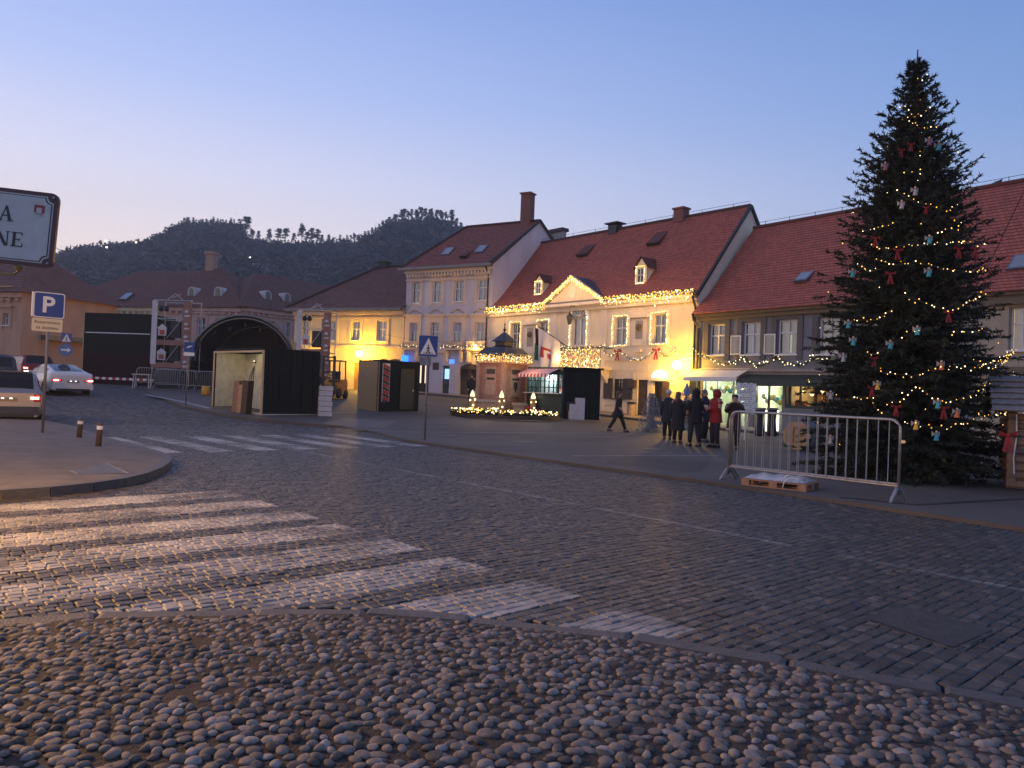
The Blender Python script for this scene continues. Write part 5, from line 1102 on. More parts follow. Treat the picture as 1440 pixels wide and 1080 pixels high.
# ---- pallet with wrapped boards
P0, P1, P2 = on(1042, 682), on(1133, 692), on(1153, 685); ux = (P1 - P0).normalized(); Lp = (P1 - P0).length; rz = math.atan2(ux.y, ux.x)
t = thing('pallet', 'wooden pallet lying under the steel barriers', 'pallet', P0, rz); Wd = .8; M_PAL = mat('pallet_wood', (.30, .17, .10), .8, .3, 8, bump=.4, bscale=20)
for k in range(3):
    y = .05 + k * (Wd - .1) / 2; MB().box(0, Lp, y - .05, y + .05, .0, .022).build('bottom_board', M_PAL, t)
    for j in range(3): x = .07 + j * (Lp - .14) / 2; MB().box(x - .07, x + .07, y - .05, y + .05, .022, .1).build('block', M_PAL, t)
for k in range(7): y = .06 + k * (Wd - .12) / 6; MB().box(0, Lp, y - .05, y + .05, .1, .122).build('top_board', M_PAL, t)
mb = MB(); N = 12
for i in range(N + 1):
    for j in range(7): x = .04 + (Lp - .1) * i / N; y = .03 + (Wd - .06) * j / 6; mb.v.append((x, y, .128 + (.05 + .02 * math.sin(i * 1.7 + j) + .015 * random.random()) * (0 if i in (0, N) or j in (0, 6) else 1)))
for i in range(N):
    for j in range(6): mb.f.append((i * 7 + j, (i + 1) * 7 + j, (i + 1) * 7 + j + 1, i * 7 + j + 1)); mb.mi.append(0)
o = mb.build('plastic_sheet', mat('clear_wrap', (.42, .42, .45), .22, .25, 6, spec=.8), None, smooth=False); o.location = P0; o.rotation_euler = (0, 0, rz); tag(o, 'crumpled translucent plastic wrap with strips lying on the pallet', 'wrap')
mb = MB(); mb.tube([(Lp * .62, .2, .2), (Lp * .7, .1, .24), (Lp * .78, .3, .2)], .012, 4); mb.tube([(Lp * .66, -.02, .04), (Lp * .68, -.03, .12), (Lp * .72, .05, .2), (Lp * .85, .12, .19)], .01, 4); mb.build('loose_strap', M_SWHITE, o)
# ---- barrel lying on its side, end facing the square
p = on(1120, 634); r_ = size_at(p, 21.5); t = thing('barrel', 'big wooden barrel lying on its side with a branded pale end', 'barrel', p + Vector((0, 0, r_)), face_cam(p, -.42))
M_OAK = mat('barrel_oak', (.46, .29, .15), .7, .25, 7, bump=.3, bscale=20)
o = MB().lathe([(r_ * .93, 0), (r_ * 1.0, .3), (r_ * 1.02, .5), (r_ * 1.0, .7), (r_ * .93, 1.0)], 24).build('staves', mat('grey_staves', (.13, .13, .15), .7, .2, 5), t, smooth=True); o.rotation_euler = (rad(-90), 0, 0)
for z in (.06, .3, .7, .94):
    rr = r_ * (.945 if z in (.06, .94) else 1.005); o = MB().lathe([(rr, z - .03), (rr + .006, z - .03), (rr + .006, z + .03), (rr, z + .03)], 24).build('hoop', M_GUT, t); o.rotation_euler = (rad(-90), 0, 0)
for k in range(7):
    x0, x1 = -r_ * .92 + 1.84 * r_ * k / 7 + .004, -r_ * .92 + 1.84 * r_ * (k + 1) / 7 - .004; f = lambda x: math.sqrt(max(.0, (r_ * .93) ** 2 - x * x))
    MB().prism([(x0, -f(x0)), (x1, -f(x1)), (x1, f(x1)), (x0, f(x0))], -.04, -.01).build('end_plank', M_OAK, t)
mb = MB(); M_BR = mat('burnt_mark', (.20, .11, .035), .8, .4, 12)
for a_ in (((-.2, -.5), (-.2, .5), (.15, .55)), ((-.05, -.1), (.3, .0), (.5, .1)), ((-.05, -.4), (.25, -.3), (.45, -.35)), ((.1, .5), (.15, 0), (.05, -.5))): mb.tube([(x * r_, -.043, z * r_) for x, z in a_], .018, 4)
mb.build('burnt_emblem', M_BR, t)
# ---- log hut at the right edge
p = on(1421, 688); t = thing('log_hut', 'small log hut with shingled roof beside the big spruce', 'hut', p, rad(-28)); M_LOG = mat('weathered_log', (.20, .12, .075), .8, .35, 6, bump=.5, bscale=18)
for k in range(9):
    z = .1 + k * .155; MB().tube([(-.08, 0, z), (2.2, 0, z)], .08, 8).build('log', M_LOG, t); MB().tube([(0, -.08, z + .06), (0, 1.8, z + .06)], .08, 8).build('log', M_LOG, t)
mb = MB(); mb.add([(-.35, -.4, 1.45), (2.5, -.4, 1.45), (2.5, .9, 2.15), (-.35, .9, 2.15), (-.35, 2.2, 1.45), (2.5, 2.2, 1.45)], [(0, 1, 2, 3), (3, 2, 5, 4)]); rf = mb.build('roof', mat('shingle_grey', (.20, .19, .20), .7, .3, 8), t)
for k in range(6):
    y = -.42 + k * .21; z = 1.47 + k * .113; MB().box(-.37, 2.5, y, y + .24, z, z + .025).build('shingle_row', MATS['shingle_grey'], rf)
mb = MB(); mb.tube([(.05, -.1, 1.4), (.06, -.12, 1.0), (.02, -.12, .6), (.04, -.1, .3)], .012, 5); mb.build('cable', M_SWHITE, t)
def bow(mb, c, s):
    c = Vector(c)
    for sx in (-1, 1):
        mb.add([c + Vector((0, -.02, 0)) * s, c + Vector((sx * .5, -.1, .28)) * s, c + Vector((sx * .55, 0, -.05)) * s, c + Vector((sx * .45, .12, .12)) * s], [(0, 1, 2), (0, 2, 3), (0, 3, 1)])
        mb.add([c + Vector((-.08 * sx, -.03, 0)) * s, c + Vector((.1 * sx, -.03, 0)) * s, c + Vector((.34 * sx, -.06, -.95)) * s, c + Vector((.1 * sx, -.06, -1.05)) * s], [(0, 1, 2, 3)])
    mb.ball(c + Vector((0, -.04, 0)) * s, .12 * s, 6, 4)
mb = MB(); bow(mb, (0, 0, 0), .3); o = mb.build('red_bow', M_RED, None); o.location = at(1417, 612, p.y - .5); tag(o, 'large red ribbon bow tied at the hut corner', 'bow')
# ---- dark market containers
def box3(Lp, Cp, Rp, top):
    Lw, Cw, Rw = on(*Lp), on(*Cp), on(*Rp); h = at(Cp[0], top, Cw.y).z - Cw.z; return Lw, Cw, Rw, h
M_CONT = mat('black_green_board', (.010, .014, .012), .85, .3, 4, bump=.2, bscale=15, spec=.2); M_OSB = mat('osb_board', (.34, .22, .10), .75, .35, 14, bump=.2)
Lw, Cw, Rw, h_ = box3((299, 571), (367, 584), (447, 583), 492)
ux = (Rw - Cw); ux.z = 0; Lr = ux.length; ux.normalize(); rz = math.atan2(ux.y, ux.x); vy = Vector((-ux.y, ux.x, 0)); Dp = max((Lw - Cw).length, 2.2)
t = thing('market_stall', 'dark container stall with open pale interior and leaning boards inside', 'stall', Cw, rz); dl = (Lw - Cw); dl.z = 0
lx, ly = dl.dot(ux), dl.dot(vy)                          # left edge of the open face in local axes
q = lambda x, y: (x, y)
FL, FC, FR, BR_ = Vector((lx, ly)), Vector((0, 0)), Vector((Lr, 0)), Vector((Lr + lx, ly))
def wallq(a, b, z0, z1, th=.06):
    d = (b - a).normalized(); n = Vector((-d.y, d.x)) * th; mb = MB(); vs = [(p_.x, p_.y, z) for z in (z0, z1) for p_ in (a, b, b + n, a + n)]; mb.add(vs, [(3, 2, 1, 0), (4, 5, 6, 7), (0, 1, 5, 4), (1, 2, 6, 5), (2, 3, 7, 6), (3, 0, 4, 7)]); return mb
M_PANEL = mat('pale_panel', (.52, .50, .40), .6, .3, 3)
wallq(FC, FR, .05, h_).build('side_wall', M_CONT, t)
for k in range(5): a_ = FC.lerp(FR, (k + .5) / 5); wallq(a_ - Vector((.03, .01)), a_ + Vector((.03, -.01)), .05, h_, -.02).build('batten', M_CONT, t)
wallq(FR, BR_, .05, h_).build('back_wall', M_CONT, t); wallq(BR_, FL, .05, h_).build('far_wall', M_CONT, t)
mid0, mid1 = FL.lerp(BR_, .55), FC.lerp(FR, .55); wallq(mid1 + Vector((0, .1)), mid0 - Vector((0, .1)), .06, h_ - .05).build('inner_panel', M_PANEL, t)
wallq(FL + (BR_ - FL) * .02 - Vector((0, .1)), mid0 - Vector((0, .1)), .06, h_ - .05).build('inner_side_panel', M_PANEL, t)
mb = MB(); mb.add([(*p_, z) for z in (h_, h_ + .1) for p_ in (FL, FC, FR, BR_)], [(3, 2, 1, 0), (4, 5, 6, 7), (0, 1, 5, 4), (1, 2, 6, 5), (2, 3, 7, 6), (3, 0, 4, 7)]); mb.build('roof', M_CONT, t); mb = MB(); mb.add([(*p_, z) for z in (-.03, .05) for p_ in (FL, FC, FR, BR_)], [(3, 2, 1, 0), (4, 5, 6, 7), (0, 1, 5, 4), (1, 2, 6, 5), (2, 3, 7, 6), (3, 0, 4, 7)]); mb.build('floor', M_PANEL, t)
mb = MB()
for a_, b_ in (((*FL, .05), (*FL, h_)), ((*FC, .05), (*FC, h_)), ((*FL, h_ - .04), (*FC, h_ - .04))): mb.tube([a_, b_], .05, 4)
mb.build('door_frame', mat('pale_wood', (.55, .40, .22), .7, .2), t)
c_ = FL.lerp(FC, .52) + Vector((.9, .3)); mb = MB()
for e in ((-.5, -.25), (-.2, -.2), (.05, -.2)): mb.tube([(c_.x, c_.y, h_ * .82), (c_.x + e[0] - .3, c_.y + e[1], .06)], .018, 5)
mb.ball((c_.x, c_.y, h_ * .84), .08, 6, 4); o = mb.build('lamp_tripod', M_BLACK, None); o.location = Cw; o.rotation_euler = (0, 0, rz); tag(o, 'folded black tripod standing inside the open stall', 'tripod')
lamp('stall_bulb', (*(FL.lerp(FC, .5) + Vector((.7, .15))), h_ - .3), (1, .85, .55), 26, .1, t)
for k, (x, w_, hh, m__) in enumerate(((.0, .22, 1.25, M_PAL), (.28, .2, 1.1, M_OAK), (.55, .4, 1.3, M_WOODD))):
    a_ = FL.lerp(FC, .62 + .1 * k); o = MB().box(-w_ / 2, w_ / 2, -.12, .12, 0, hh).build('board_bundle', m__, None); o.location = Cw + ux * a_.x + vy * a_.y + ux * -.25 + Vector((0, 0, .0)); o.location.z = gz(o.location.x, o.location.y) + .075; o.rotation_euler = (rad(3), 0, rz + .5); tag(o, ('pale bundle of boards leaning at the stall opening', 'light oak board stack in the stall opening', 'dark brown carton standing at the stall opening')[k], 'boards')
# second container with hazard strip
Lw, Cw, Rw, h2_ = box3((502, 574), (530, 579), (588, 578), 508)
ux = (Rw - Cw); ux.z = 0; Lr = ux.length; ux.normalize(); rz = math.atan2(ux.y, ux.x); vy = Vector((-ux.y, ux.x, 0)); dl = Lw - Cw; lx, ly = dl.dot(ux), dl.dot(vy)
t = thing('market_stall', 'closed black container stall with chipboard side and hazard strip', 'stall', Cw, rz); FL, FC, FR, BR_ = Vector((lx, ly)), Vector((0, 0)), Vector((Lr, 0)), Vector((Lr + lx, ly))
wallq(FC, FR, 0, h2_).build('front_wall', M_CONT, t); wallq(FL, FC, 0, h2_).build('side_wall', M_OSB, t); wallq(FR, BR_, 0, h2_).build('end_wall', M_CONT, t); wallq(BR_, FL, 0, h2_).build('back_wall', M_CONT, t)
mb = MB(); mb.add([(*p_, z) for z in (h2_, h2_ + .08) for p_ in (FL, FC, FR, BR_)], [(3, 2, 1, 0), (4, 5, 6, 7), (0, 1, 5, 4), (1, 2, 6, 5), (2, 3, 7, 6), (3, 0, 4, 7)]); mb.build('roof', M_CONT, t)
d_ = MB(); d_.box(Lr * .52, Lr * .86, -.04, -.005, .1, h2_ * .88); dr = d_.build('door', M_BLACK, t); MB().box(Lr * .81, Lr * .84, -.08, -.04, h2_ * .42, h2_ * .47).build('handle', M_STEEL, dr)
hx0, hx1 = Lr * .09, Lr * .26; hs = MB().box(hx0, hx1, -.03, -.006, h2_ * .2, h2_ * .97).build('hazard_board', M_SWHITE, t); n = 6; zA, zB = h2_ * .2, h2_ * .97
for k in range(n):
    z = zA + (zB - zA) * k / n; st = (zB - zA) / n
    o = MB(); o.add([(hx0 + .02, -.034, z + st * .5), (hx1 - .02, -.034, z), (hx1 - .02, -.034, z + st * .5), (hx0 + .02, -.034, z + st)], [(0, 1, 2, 3)]); o.build('red_stripe', M_RED, hs)
    o = MB(); o.add([(hx0 + .02, -.034, z + st * .02), (hx1 - .02, -.034, z - st * .48 if k else zA), (hx1 - .02, -.034, z - .01 if k else zA + .01), (hx0 + .02, -.034, z + st * .48)], [(0, 1, 2, 3)]); o.build('black_stripe', M_BLACK, hs)
# big dark wall of boards at the left of the stage
Yw = 46; c0, c1 = at(117, 500, Yw), at(211, 500, Yw - .5); zt, zb = at(160, 441, Yw).z, gz(c0.x, Yw) - .2
t = thing('screen_wall', 'tall dark green and maroon board wall left of the stage', 'wall', (c0.x, Yw, 0), math.atan2(c1.y - c0.y, c1.x - c0.x)); Lr = (c1 - c0).length; zm = zb + (zt - zb) * .45
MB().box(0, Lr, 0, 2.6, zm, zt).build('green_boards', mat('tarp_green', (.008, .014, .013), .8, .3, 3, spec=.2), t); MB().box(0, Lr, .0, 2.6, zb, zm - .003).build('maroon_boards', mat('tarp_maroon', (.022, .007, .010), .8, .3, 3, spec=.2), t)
MB().box(.1, Lr - .05, -.02, -.004, zm + (zt - zm) * .5, zm + (zt - zm) * .5 + .05).build('pale_seam', M_SWHITE, t); MB().box(-.06, -.004, -.02, 2.6, zb, zt).build('lamplight_panel', mat('lamplight_yellow', (.45, .33, .14), .6), t)  # left side panel: yellow lamplight is put into its colour
mb = MB()
for k in range(26): mb.k = k % 2; mb.box(Lr * .0 + Lr * 1.3 * k / 26, Lr * 1.3 * (k + 1) / 26, -.62, -.6, zb + .42, zb + .56)
o = mb.build('barrier_tape', [M_SWHITE, M_RED], None); o.location = t.location; o.rotation_euler = t.rotation_euler; tag(o, 'red and white barrier tape strung before the dark wall', 'tape')
# ---- stage: arched roof between two decorated scaffold towers
Ys = 45.5; c = at(340, 546, Ys); zg = gz(c.x, Ys) + .075; R_ = size_at(c, 70); zt = at(342, 444, Ys).z; t = thing('concert_stage', 'small concert stage with dark arched canopy', 'stage', (c.x, Ys, zg), rad(6)); Hs = zt - zg; z1 = Hs - R_ * .95
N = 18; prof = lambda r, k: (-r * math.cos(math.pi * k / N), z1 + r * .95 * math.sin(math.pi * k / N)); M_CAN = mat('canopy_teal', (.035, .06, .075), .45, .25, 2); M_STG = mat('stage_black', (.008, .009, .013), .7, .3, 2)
mb = MB()
for k in range(N):
    a_, b_ = prof(R_, k), prof(R_, k + 1); c2, d2 = prof(R_ * .9, k + 1), prof(R_ * .9, k); mb.add([(a_[0], 0, a_[1]), (b_[0], 0, b_[1]), (b_[0] * .96, 5, b_[1] * .93), (a_[0] * .96, 5, a_[1] * .93)], [(0, 1, 2, 3)])
mb.build('canopy', M_CAN, t, smooth=True); mb = MB()
for r__, y in ((R_ + .03, -.05), (R_ * .95, .1)): mb.tube([(prof(r__, k)[0], y, prof(r__, k)[1]) for k in range(N + 1)], .07, 6)
for k in range(0, N + 1, 2): mb.tube([(prof(R_ + .03, k)[0], -.05, prof(R_ + .03, k)[1]), (prof(R_ * .93, k)[0], .4, prof(R_ * .93, k)[1])], .03, 4)
mb.build('truss_arch', mat('truss_dark', (.10, .11, .12), .4, metal=.5), t); mb = MB(); mb.add([(prof(R_ * .96, k)[0], 4.6, prof(R_ * .96, k)[1] * .95) for k in range(N + 1)] + [(R_ * .96, 4.6, 0), (-R_ * .96, 4.6, 0)], [tuple(range(N + 3))]); mb.build('backdrop', M_STG, t)
for sx in (-1, 1): MB().box(sx * R_ - .06, sx * R_ + .06, 0, 5, 0, z1).build('side_wall', M_STG, t)
MB().box(-R_, R_, -.1, 5, 0, .9).build('deck', M_STG, t)
mb = MB()
for k in (-2, -1, 0, 1, 2): mb.lathe([(.09, 0), (.12, .1), (.07, .24)], 8, (k * R_ * .3, .3, z1 + R_ * .72 - abs(k) * .25))
mb.build('spotlights', M_BLACK, t, kind='stuff')
M_GING = mat('gingerbread_print', (.28, .13, .09), .7, .4, 3); M_ICING = mat('icing_white', (.55, .50, .48), .7, .2)
def tower(px0, px1, pt, label):
    Yt = Ys - 1.0; a_, b_ = at(px0, 540, Yt), at(px1, 540, Yt); zg = gz(a_.x, Yt) + .07; w = b_.x - a_.x; h = at((px0 + px1) / 2, pt, Yt).z - zg; t = thing('scaffold_tower', label, 'tower', (a_.x, Yt, zg), 0, None)
    mb = MB()
    for x in (0, w):
        for y in (0, 1.4): mb.tube([(x, y, 0), (x, y, h)], .03, 6)
    for z in (h * .24, h * .5, h * .78, h - .05):
        for y in (0, 1.4): mb.tube([(0, y, z), (w, y, z)], .025, 5)
        for x in (0, w): mb.tube([(x, 0, z), (x, 1.4, z)], .025, 5)
    mb.build('frame', M_STEEL, t); mb = MB(); mb.tube([(w * .35, 0, h * .28), (w * .8, 0, h * .55)], .02, 5); mb.tube([(w * .35, 0, h * .55), (w * .8, 0, h * .8)], .02, 5); mb.build('cross_brace', M_STEEL, t)
    for z in (h * .24, h * .5): MB().box(-.05, w * .95, -.08, -.04, z - .14, z + .16).build('decor_band', M_GING, t)
    o = MB().box(w * .8, w + .06, -.1, -.06, h * .2, h * .97).build('decor_column', M_GING, t); MB().box(-.1, w * .1, -.1, -.06, h * .25, h * .98).build('white_column', M_ICING, t)
    for k in range(5): z = h * (.26 + .145 * k); mb = MB(); mb.ball((w * .9, -.13, z + .1), .13, 8, 5, .8); mb.box(w * .84, w * .98, -.125, -.101, z - .18, z - .08); mb.build('gingerbread_figure', M_ICING, o)
    for z in (h * .3, h * .58):
        mb = MB(); mb.box(w * .14, w * .36, -.1, -.06, z, z + .42); mb.add([(w * .1, -.11, z + .42), (w * .4, -.11, z + .42), (w * .25, -.11, z + .68)], [(0, 1, 2)]); ho = mb.build('gingerbread_house', M_ICING, t); MB().box(w * .18, w * .32, -.112, -.101, z + .05, z + .32).build('house_front', mat('gingerbread_red', (.35, .07, .05), .7), ho)
    for z in (h * .29, h * .56): MB().box(w * .42, w * .68, .1, .6, z, z + h * .19).build('loudspeaker', M_BLACK, t)
    MB().box(w * .68, w * .8, .3, .34, h * .27, h * .9).build('grey_banner', mat('banner_grey', (.25, .25, .29), .7), t)
    for x in (.2, .35): MB().lathe([(.1, 0), (.15, .12), (.08, .3)], 8, (w * x, -.15, h * .86)).build('spotlight', M_BLACK, t)
    mb = MB(); mb.tube([(w * .35, 0, h), (w * .55, 0, h + .35), (w * .75, 0, h)], .02, 4); mb.tube([(w * .45, 0, h + .1), (w * .7, 0, h + .32)], .02, 4); mb.build('top_truss', M_ICING, t)
    MB().box(.1, w * .9, .05, 1.3, 0, h * .22).build('black_skirt', M_STG, t)
tower(213, 265, 421, 'scaffold tower with gingerbread panels between dark wall and stage'); tower(417, 461, 435, 'scaffold tower with gingerbread panels to the stage right near the forklift')
# barriers, barrel, table by the stage
BS = barrier('grey crowd barrier standing in front of the concert stage', 'barriers before the stage', 2.2, 1.05)
for k, (px, py, rz) in enumerate(((246, 547, .05), (287, 549, .02), (222, 544, .5))):
    o = BS if k == 0 else copy_tree(BS); p = G(px, py, .075); o.location = p; o.rotation_euler = (0, 0, rz); o['label'] = ('grey crowd barrier before the scaffold tower by the dark wall', 'grey crowd barrier between scaffold tower and open stall', 'grey crowd barrier turned sideways beside the pale trestle bench')[k]
p = G(289, 556, .075); s_ = size_at(p, 11); t = thing('plastic_barrel', 'yellow plastic barrel beside the open stall', 'barrel', p); MB().lathe([(s_ * .42, 0), (s_ * .5, .1), (s_ * .5, s_ * 1.0), (s_ * .44, s_ * 1.15), (s_ * .2, s_ * 1.2)], 12).build('drum', mat('yellow_plastic', (.62, .30, .02), .4), t, smooth=True); MB().lathe([(s_ * .15, s_ * 1.2), (s_ * .15, s_ * 1.3), (s_ * .05, s_ * 1.31)], 8).build('cap', M_BLACK, t)
p = G(199, 546, .075); t = thing('trestle_table', 'pale trestle bench at the foot of the dark wall', 'table', p, .2); MB().box(-.45, .45, -.25, .25, .72, .77).build('top', M_ICING, t)
for sx in (-1, 1):
    for sy in (-1, 1): MB().tube([(sx * .4, sy * .2, 0), (sx * .36, sy * .18, .72)], .025, 5).build('leg', M_ICING, t)
# crates and forklift
def crate_stack(px, py, n, w, d, hh, label, cat, m_, group):
    p = on(px, py)
    for k in range(n):
        t = thing('crate', (('lowest ', 'second ', 'third ', 'fourth ', 'fifth ')[k] if k < n - 1 else 'topmost ') + label, cat, p + Vector((random.uniform(-.03, .03), random.uniform(-.03, .03), k * (hh + .006))), face_cam(p, .1 + random.uniform(-.05, .05)), group)
        MB().box(-w / 2, w / 2, -d / 2, d / 2, 0, .03).build('base', m_, t)
        for q in ((-w / 2, w / 2, -d / 2, -d / 2 + .02), (-w / 2, w / 2, d / 2 - .02, d / 2), (-w / 2, -w / 2 + .02, -d / 2 + .02, d / 2 - .02), (w / 2 - .02, w / 2, -d / 2 + .02, d / 2 - .02)):
            for z in (.03, hh * .55): MB().box(*q, z, z + hh * .35).build('slat', m_, t)
crate_stack(456, 585, 6, .52, .4, .2, 'pale slatted crate of the stack beside the dark stall', 'crate', M_ICING, 'crates stacked beside the dark stall')
crate_stack(836, 590, 4, .5, .4, .2, 'white slatted crate of the stack under the little lit fir', 'crate', M_SWHITE, 'white crates by the small lit tree')
p = on(468, 560); t = thing('forklift', 'orange forklift parked behind the crates', 'forklift', p, face_cam(p, -1.9)); M_ORG = mat('forklift_orange', (.60, .22, .02), .45, .15)
MB().prism([(-.9, .25), (.7, .25), (.7, .75), (.2, .8), (-.2, 1.05), (-.85, 1.05), (-.95, .8)], -.5, .5).build('chassis', M_ORG, t)
mb = MB()
for x in (-.75, .45):
    for y in (-.45, .45): mb.tube([(x, y, .9), (x * .8, y, 2.05)], .04, 5)
mb.box(-.65, .4, -.5, .5, 2.05, 2.1); mb.build('overhead_guard', M_BLACK, t); mb = MB()
for y in (-.3, .3): mb.box(.78, .9, y - .06, y + .06, .1, 2.3)
for z in (.6, 1.4, 2.2): mb.box(.8, .88, -.3, .3, z, z + .08)
mb.build('mast', M_BLACK, t); mb = MB(); mb.box(-.35, .1, -.25, .25, .9, 1.0); mb.box(-.42, -.32, -.25, .25, 1.0, 1.5); mb.build('seat', M_BLACK, t)
for y in (-.25, .25): MB().box(.9, 1.9, y - .06, y + .06, .1, .15).build('fork', M_BLACK, t)
for x, r__ in ((-.6, .24), (.5, .3)):
    for y in (-.5, .5): o = MB().lathe([(r__ * .6, -.1), (r__, -.08), (r__, .08), (r__ * .6, .1)], 14).build('wheel', M_BLACK, t); o.location = (x, y, r__); o.rotation_euler = (rad(90), 0, 0)
# ---------------------------------------------------------------- light strings
G_WARM = glow('fairy_warm', (1, .58, .10), 2.6); G_WHITE = glow('fairy_white', (1, .78, .40), 4.5); G_AMBER = glow('fairy_amber', (1, .45, .05), 2.4); G_RED = glow('fairy_red', (1, .12, .05), 4)
def bulbs(name, pts, r, mats, parent=None, rnd=random.Random(5), weights=None):
    mb = MB()
    for p in pts:
        mb.k = rnd.choices(range(len(mats)), weights)[0] if len(mats) > 1 else 0; x, y, z = p; q = r * rnd.uniform(.6, 1.25)
        mb.add([(x + q, y, z), (x - q, y, z), (x, y + q, z), (x, y - q, z), (x, y, z + q), (x, y, z - q)], [(0, 2, 4), (2, 1, 4), (1, 3, 4), (3, 0, 4), (2, 0, 5), (1, 2, 5), (3, 1, 5), (0, 3, 5)])
    return mb.build(name, mats, parent, kind='stuff')
M_FIR = mat('fir_green', (.022, .04, .018), .8, .4, 20)
def needles(mb, c, rad_, n, ln, rnd):
    for _ in range(n):
        d = Vector((rnd.gauss(0, 1), rnd.gauss(0, 1), rnd.gauss(0, 1))).normalized(); o = Vector(c) + d * rad_ * .3; e = Vector(c) + d * (rad_ + ln * rnd.uniform(.3, 1)); s = d.cross(Vector((rnd.random(), rnd.random(), 1))).normalized() * .022
        mb.add([o + s, o - s, e], [(0, 1, 2)])
def garland(name, label, pts, parent_o, rz_, loc, rad_=.1, per=.14, rbulb=.024, dens=9, mats=None, group=None):
    rnd = random.Random(len(pts)); t = thing(name, label, 'garland', loc, rz_, group); mb = MB(); bp = []
    P = [Vector(p) for p in pts]
    for a, b in zip(P, P[1:]):
        n = max(1, int((b - a).length / per))
        for k in range(n): c = a.lerp(b, k / n); needles(mb, c, rad_ * .4, dens, rad_, rnd); bp += [c + Vector((rnd.gauss(0, .6), rnd.gauss(-.4, .4), rnd.gauss(0, .6))) * rad_ for _ in range(1 if rnd.random() < .75 else 0)]
    mb.build('fir_twigs', M_FIR, t, kind='stuff'); bulbs('bulbs', bp, rbulb, mats or [G_WHITE], t, rnd); return t
def swag(x0, z0, x1, z1, dip, y=-.16, n=10): return [(x0 + (x1 - x0) * k / n, y, z0 + (z1 - z0) * k / n - dip * math.sin(math.pi * k / n)) for k in range(n + 1)]
rl_ = random.Random(11)
def hloc(h): return (h.A.x, h.A.y, h.z0)
# icicle lights along the eaves and the pediment of the yellow house
L = hy.L; ez = hy.fp(976, 411)[1]; pts = []
def icicle(a, b, n, drop):
    for k in range(n):
        t = (k + rl_.random()) / n; x = a[0] + (b[0] - a[0]) * t; z = a[1] + (b[1] - a[1]) * t; pts.append((x + rl_.gauss(0, .03), -.5 + rl_.gauss(0, .06), z - abs(rl_.gauss(0, drop))))
icicle((0, ez + .12), (pa, ez + .12), 300, .26); icicle((pb, ez + .12), (L, ez + .12), 330, .26); icicle((pa - .1, bz + .15), (pm, pz + .22), 190, .12); icicle((pm, pz + .22), (pb + .1, bz + .15), 190, .12)
t = thing('icicle_lights', 'warm icicle lights hanging along the eaves and pediment of the yellow house', 'fairy lights', hloc(hy), hy.rz); bulbs('bulbs', pts, .042, [G_WARM, G_WHITE, G_AMBER], t, rl_, (5, 2, 2))
mb = MB(); mb.tube([(0, -.5, ez + .14), (pa, -.5, ez + .14), (pm, -.5, pz + .24), (pb, -.5, ez + .14), (L, -.5, ez + .14)], .012, 4); mb.build('cable', M_BLACK, t)
for x in (1.2, 3.4, pa + .6, pm, pb - .6, L - 4.2, L - 2.4, L - .9): lamp('eave_glow', (x, -1.3, (ez - .1) if not pa < x < pb else bz + .7), (1, .60, .25), 42, .2, t)
for q, r in enumerate(up + [arch]):                     # lights outlining the windows
    a, b, c, d = r; pts = []; n = 26
    if q == 4: pts = [((a + b) / 2 - (b - a) / 2 * 1.15 * math.cos(math.pi * k / 22), -.1, d + (b - a) / 2 * 1.3 * math.sin(math.pi * k / 22)) for k in range(23)]
    else: pts = [(a - .1 + (b - a + .2) * k / 12, -.1, z) for k in range(13) for z in (d + .1, c - .04)]
    pts += [(x, -.1, c + (d - c) * k / n) for k in range(n + 1) for x in (a - .12, b + .12)]; pts = [(x + rl_.gauss(0, .02), y, z + rl_.gauss(0, .02)) for x, y, z in pts]
    wh = ('beside the downpipe corner of the lilac house', 'behind the flags', 'left of the round portrait plaque', 'above the wall lamp', 'around the arched balcony door')[q]
    t = thing('window_lights', 'warm light string framing the window ' + wh if q < 4 else 'warm light string ' + wh, 'fairy lights', hloc(hy), hy.rz, 'window light strings'); bulbs('bulbs', pts, .034, [G_WARM, G_WHITE], t, rl_)
    mb = MB(); mb.tube([(a - .12, -.09, c), (a - .12, -.09, d + .1), (b + .12, -.09, d + .1), (b + .12, -.09, c)], .008, 4); mb.build('cable', M_WHITE, t)
for q, (x, dd, z, hgt, top, w2) in enumerate(hy.dorm):
    pts = [(x + sx * .31, dd - .1, z + .05 + hgt * k / 10) for k in range(11) for sx in (-1, 1)] + [(x - .3 + .06 * k, dd - .1, z + hgt + .05) for k in range(11)] + [(x - .3 + .06 * k, dd - .1, z + .02) for k in range(11)]
    t = thing('dormer_lights', ('warm light string framing the dormer nearer the lilac house', 'warm light string framing the dormer nearer the grey house')[q], 'fairy lights', hloc(hy), hy.rz); bulbs('bulbs', pts, .034, [G_WARM, G_WHITE], t, rl_)
    mb = MB(); mb.tube([(x - .31, dd - .09, z + .05), (x - .31, dd - .09, z + hgt), (x + .31, dd - .09, z + hgt), (x + .31, dd - .09, z + .05)], .006, 4); mb.build('cable', M_WHITE, t)
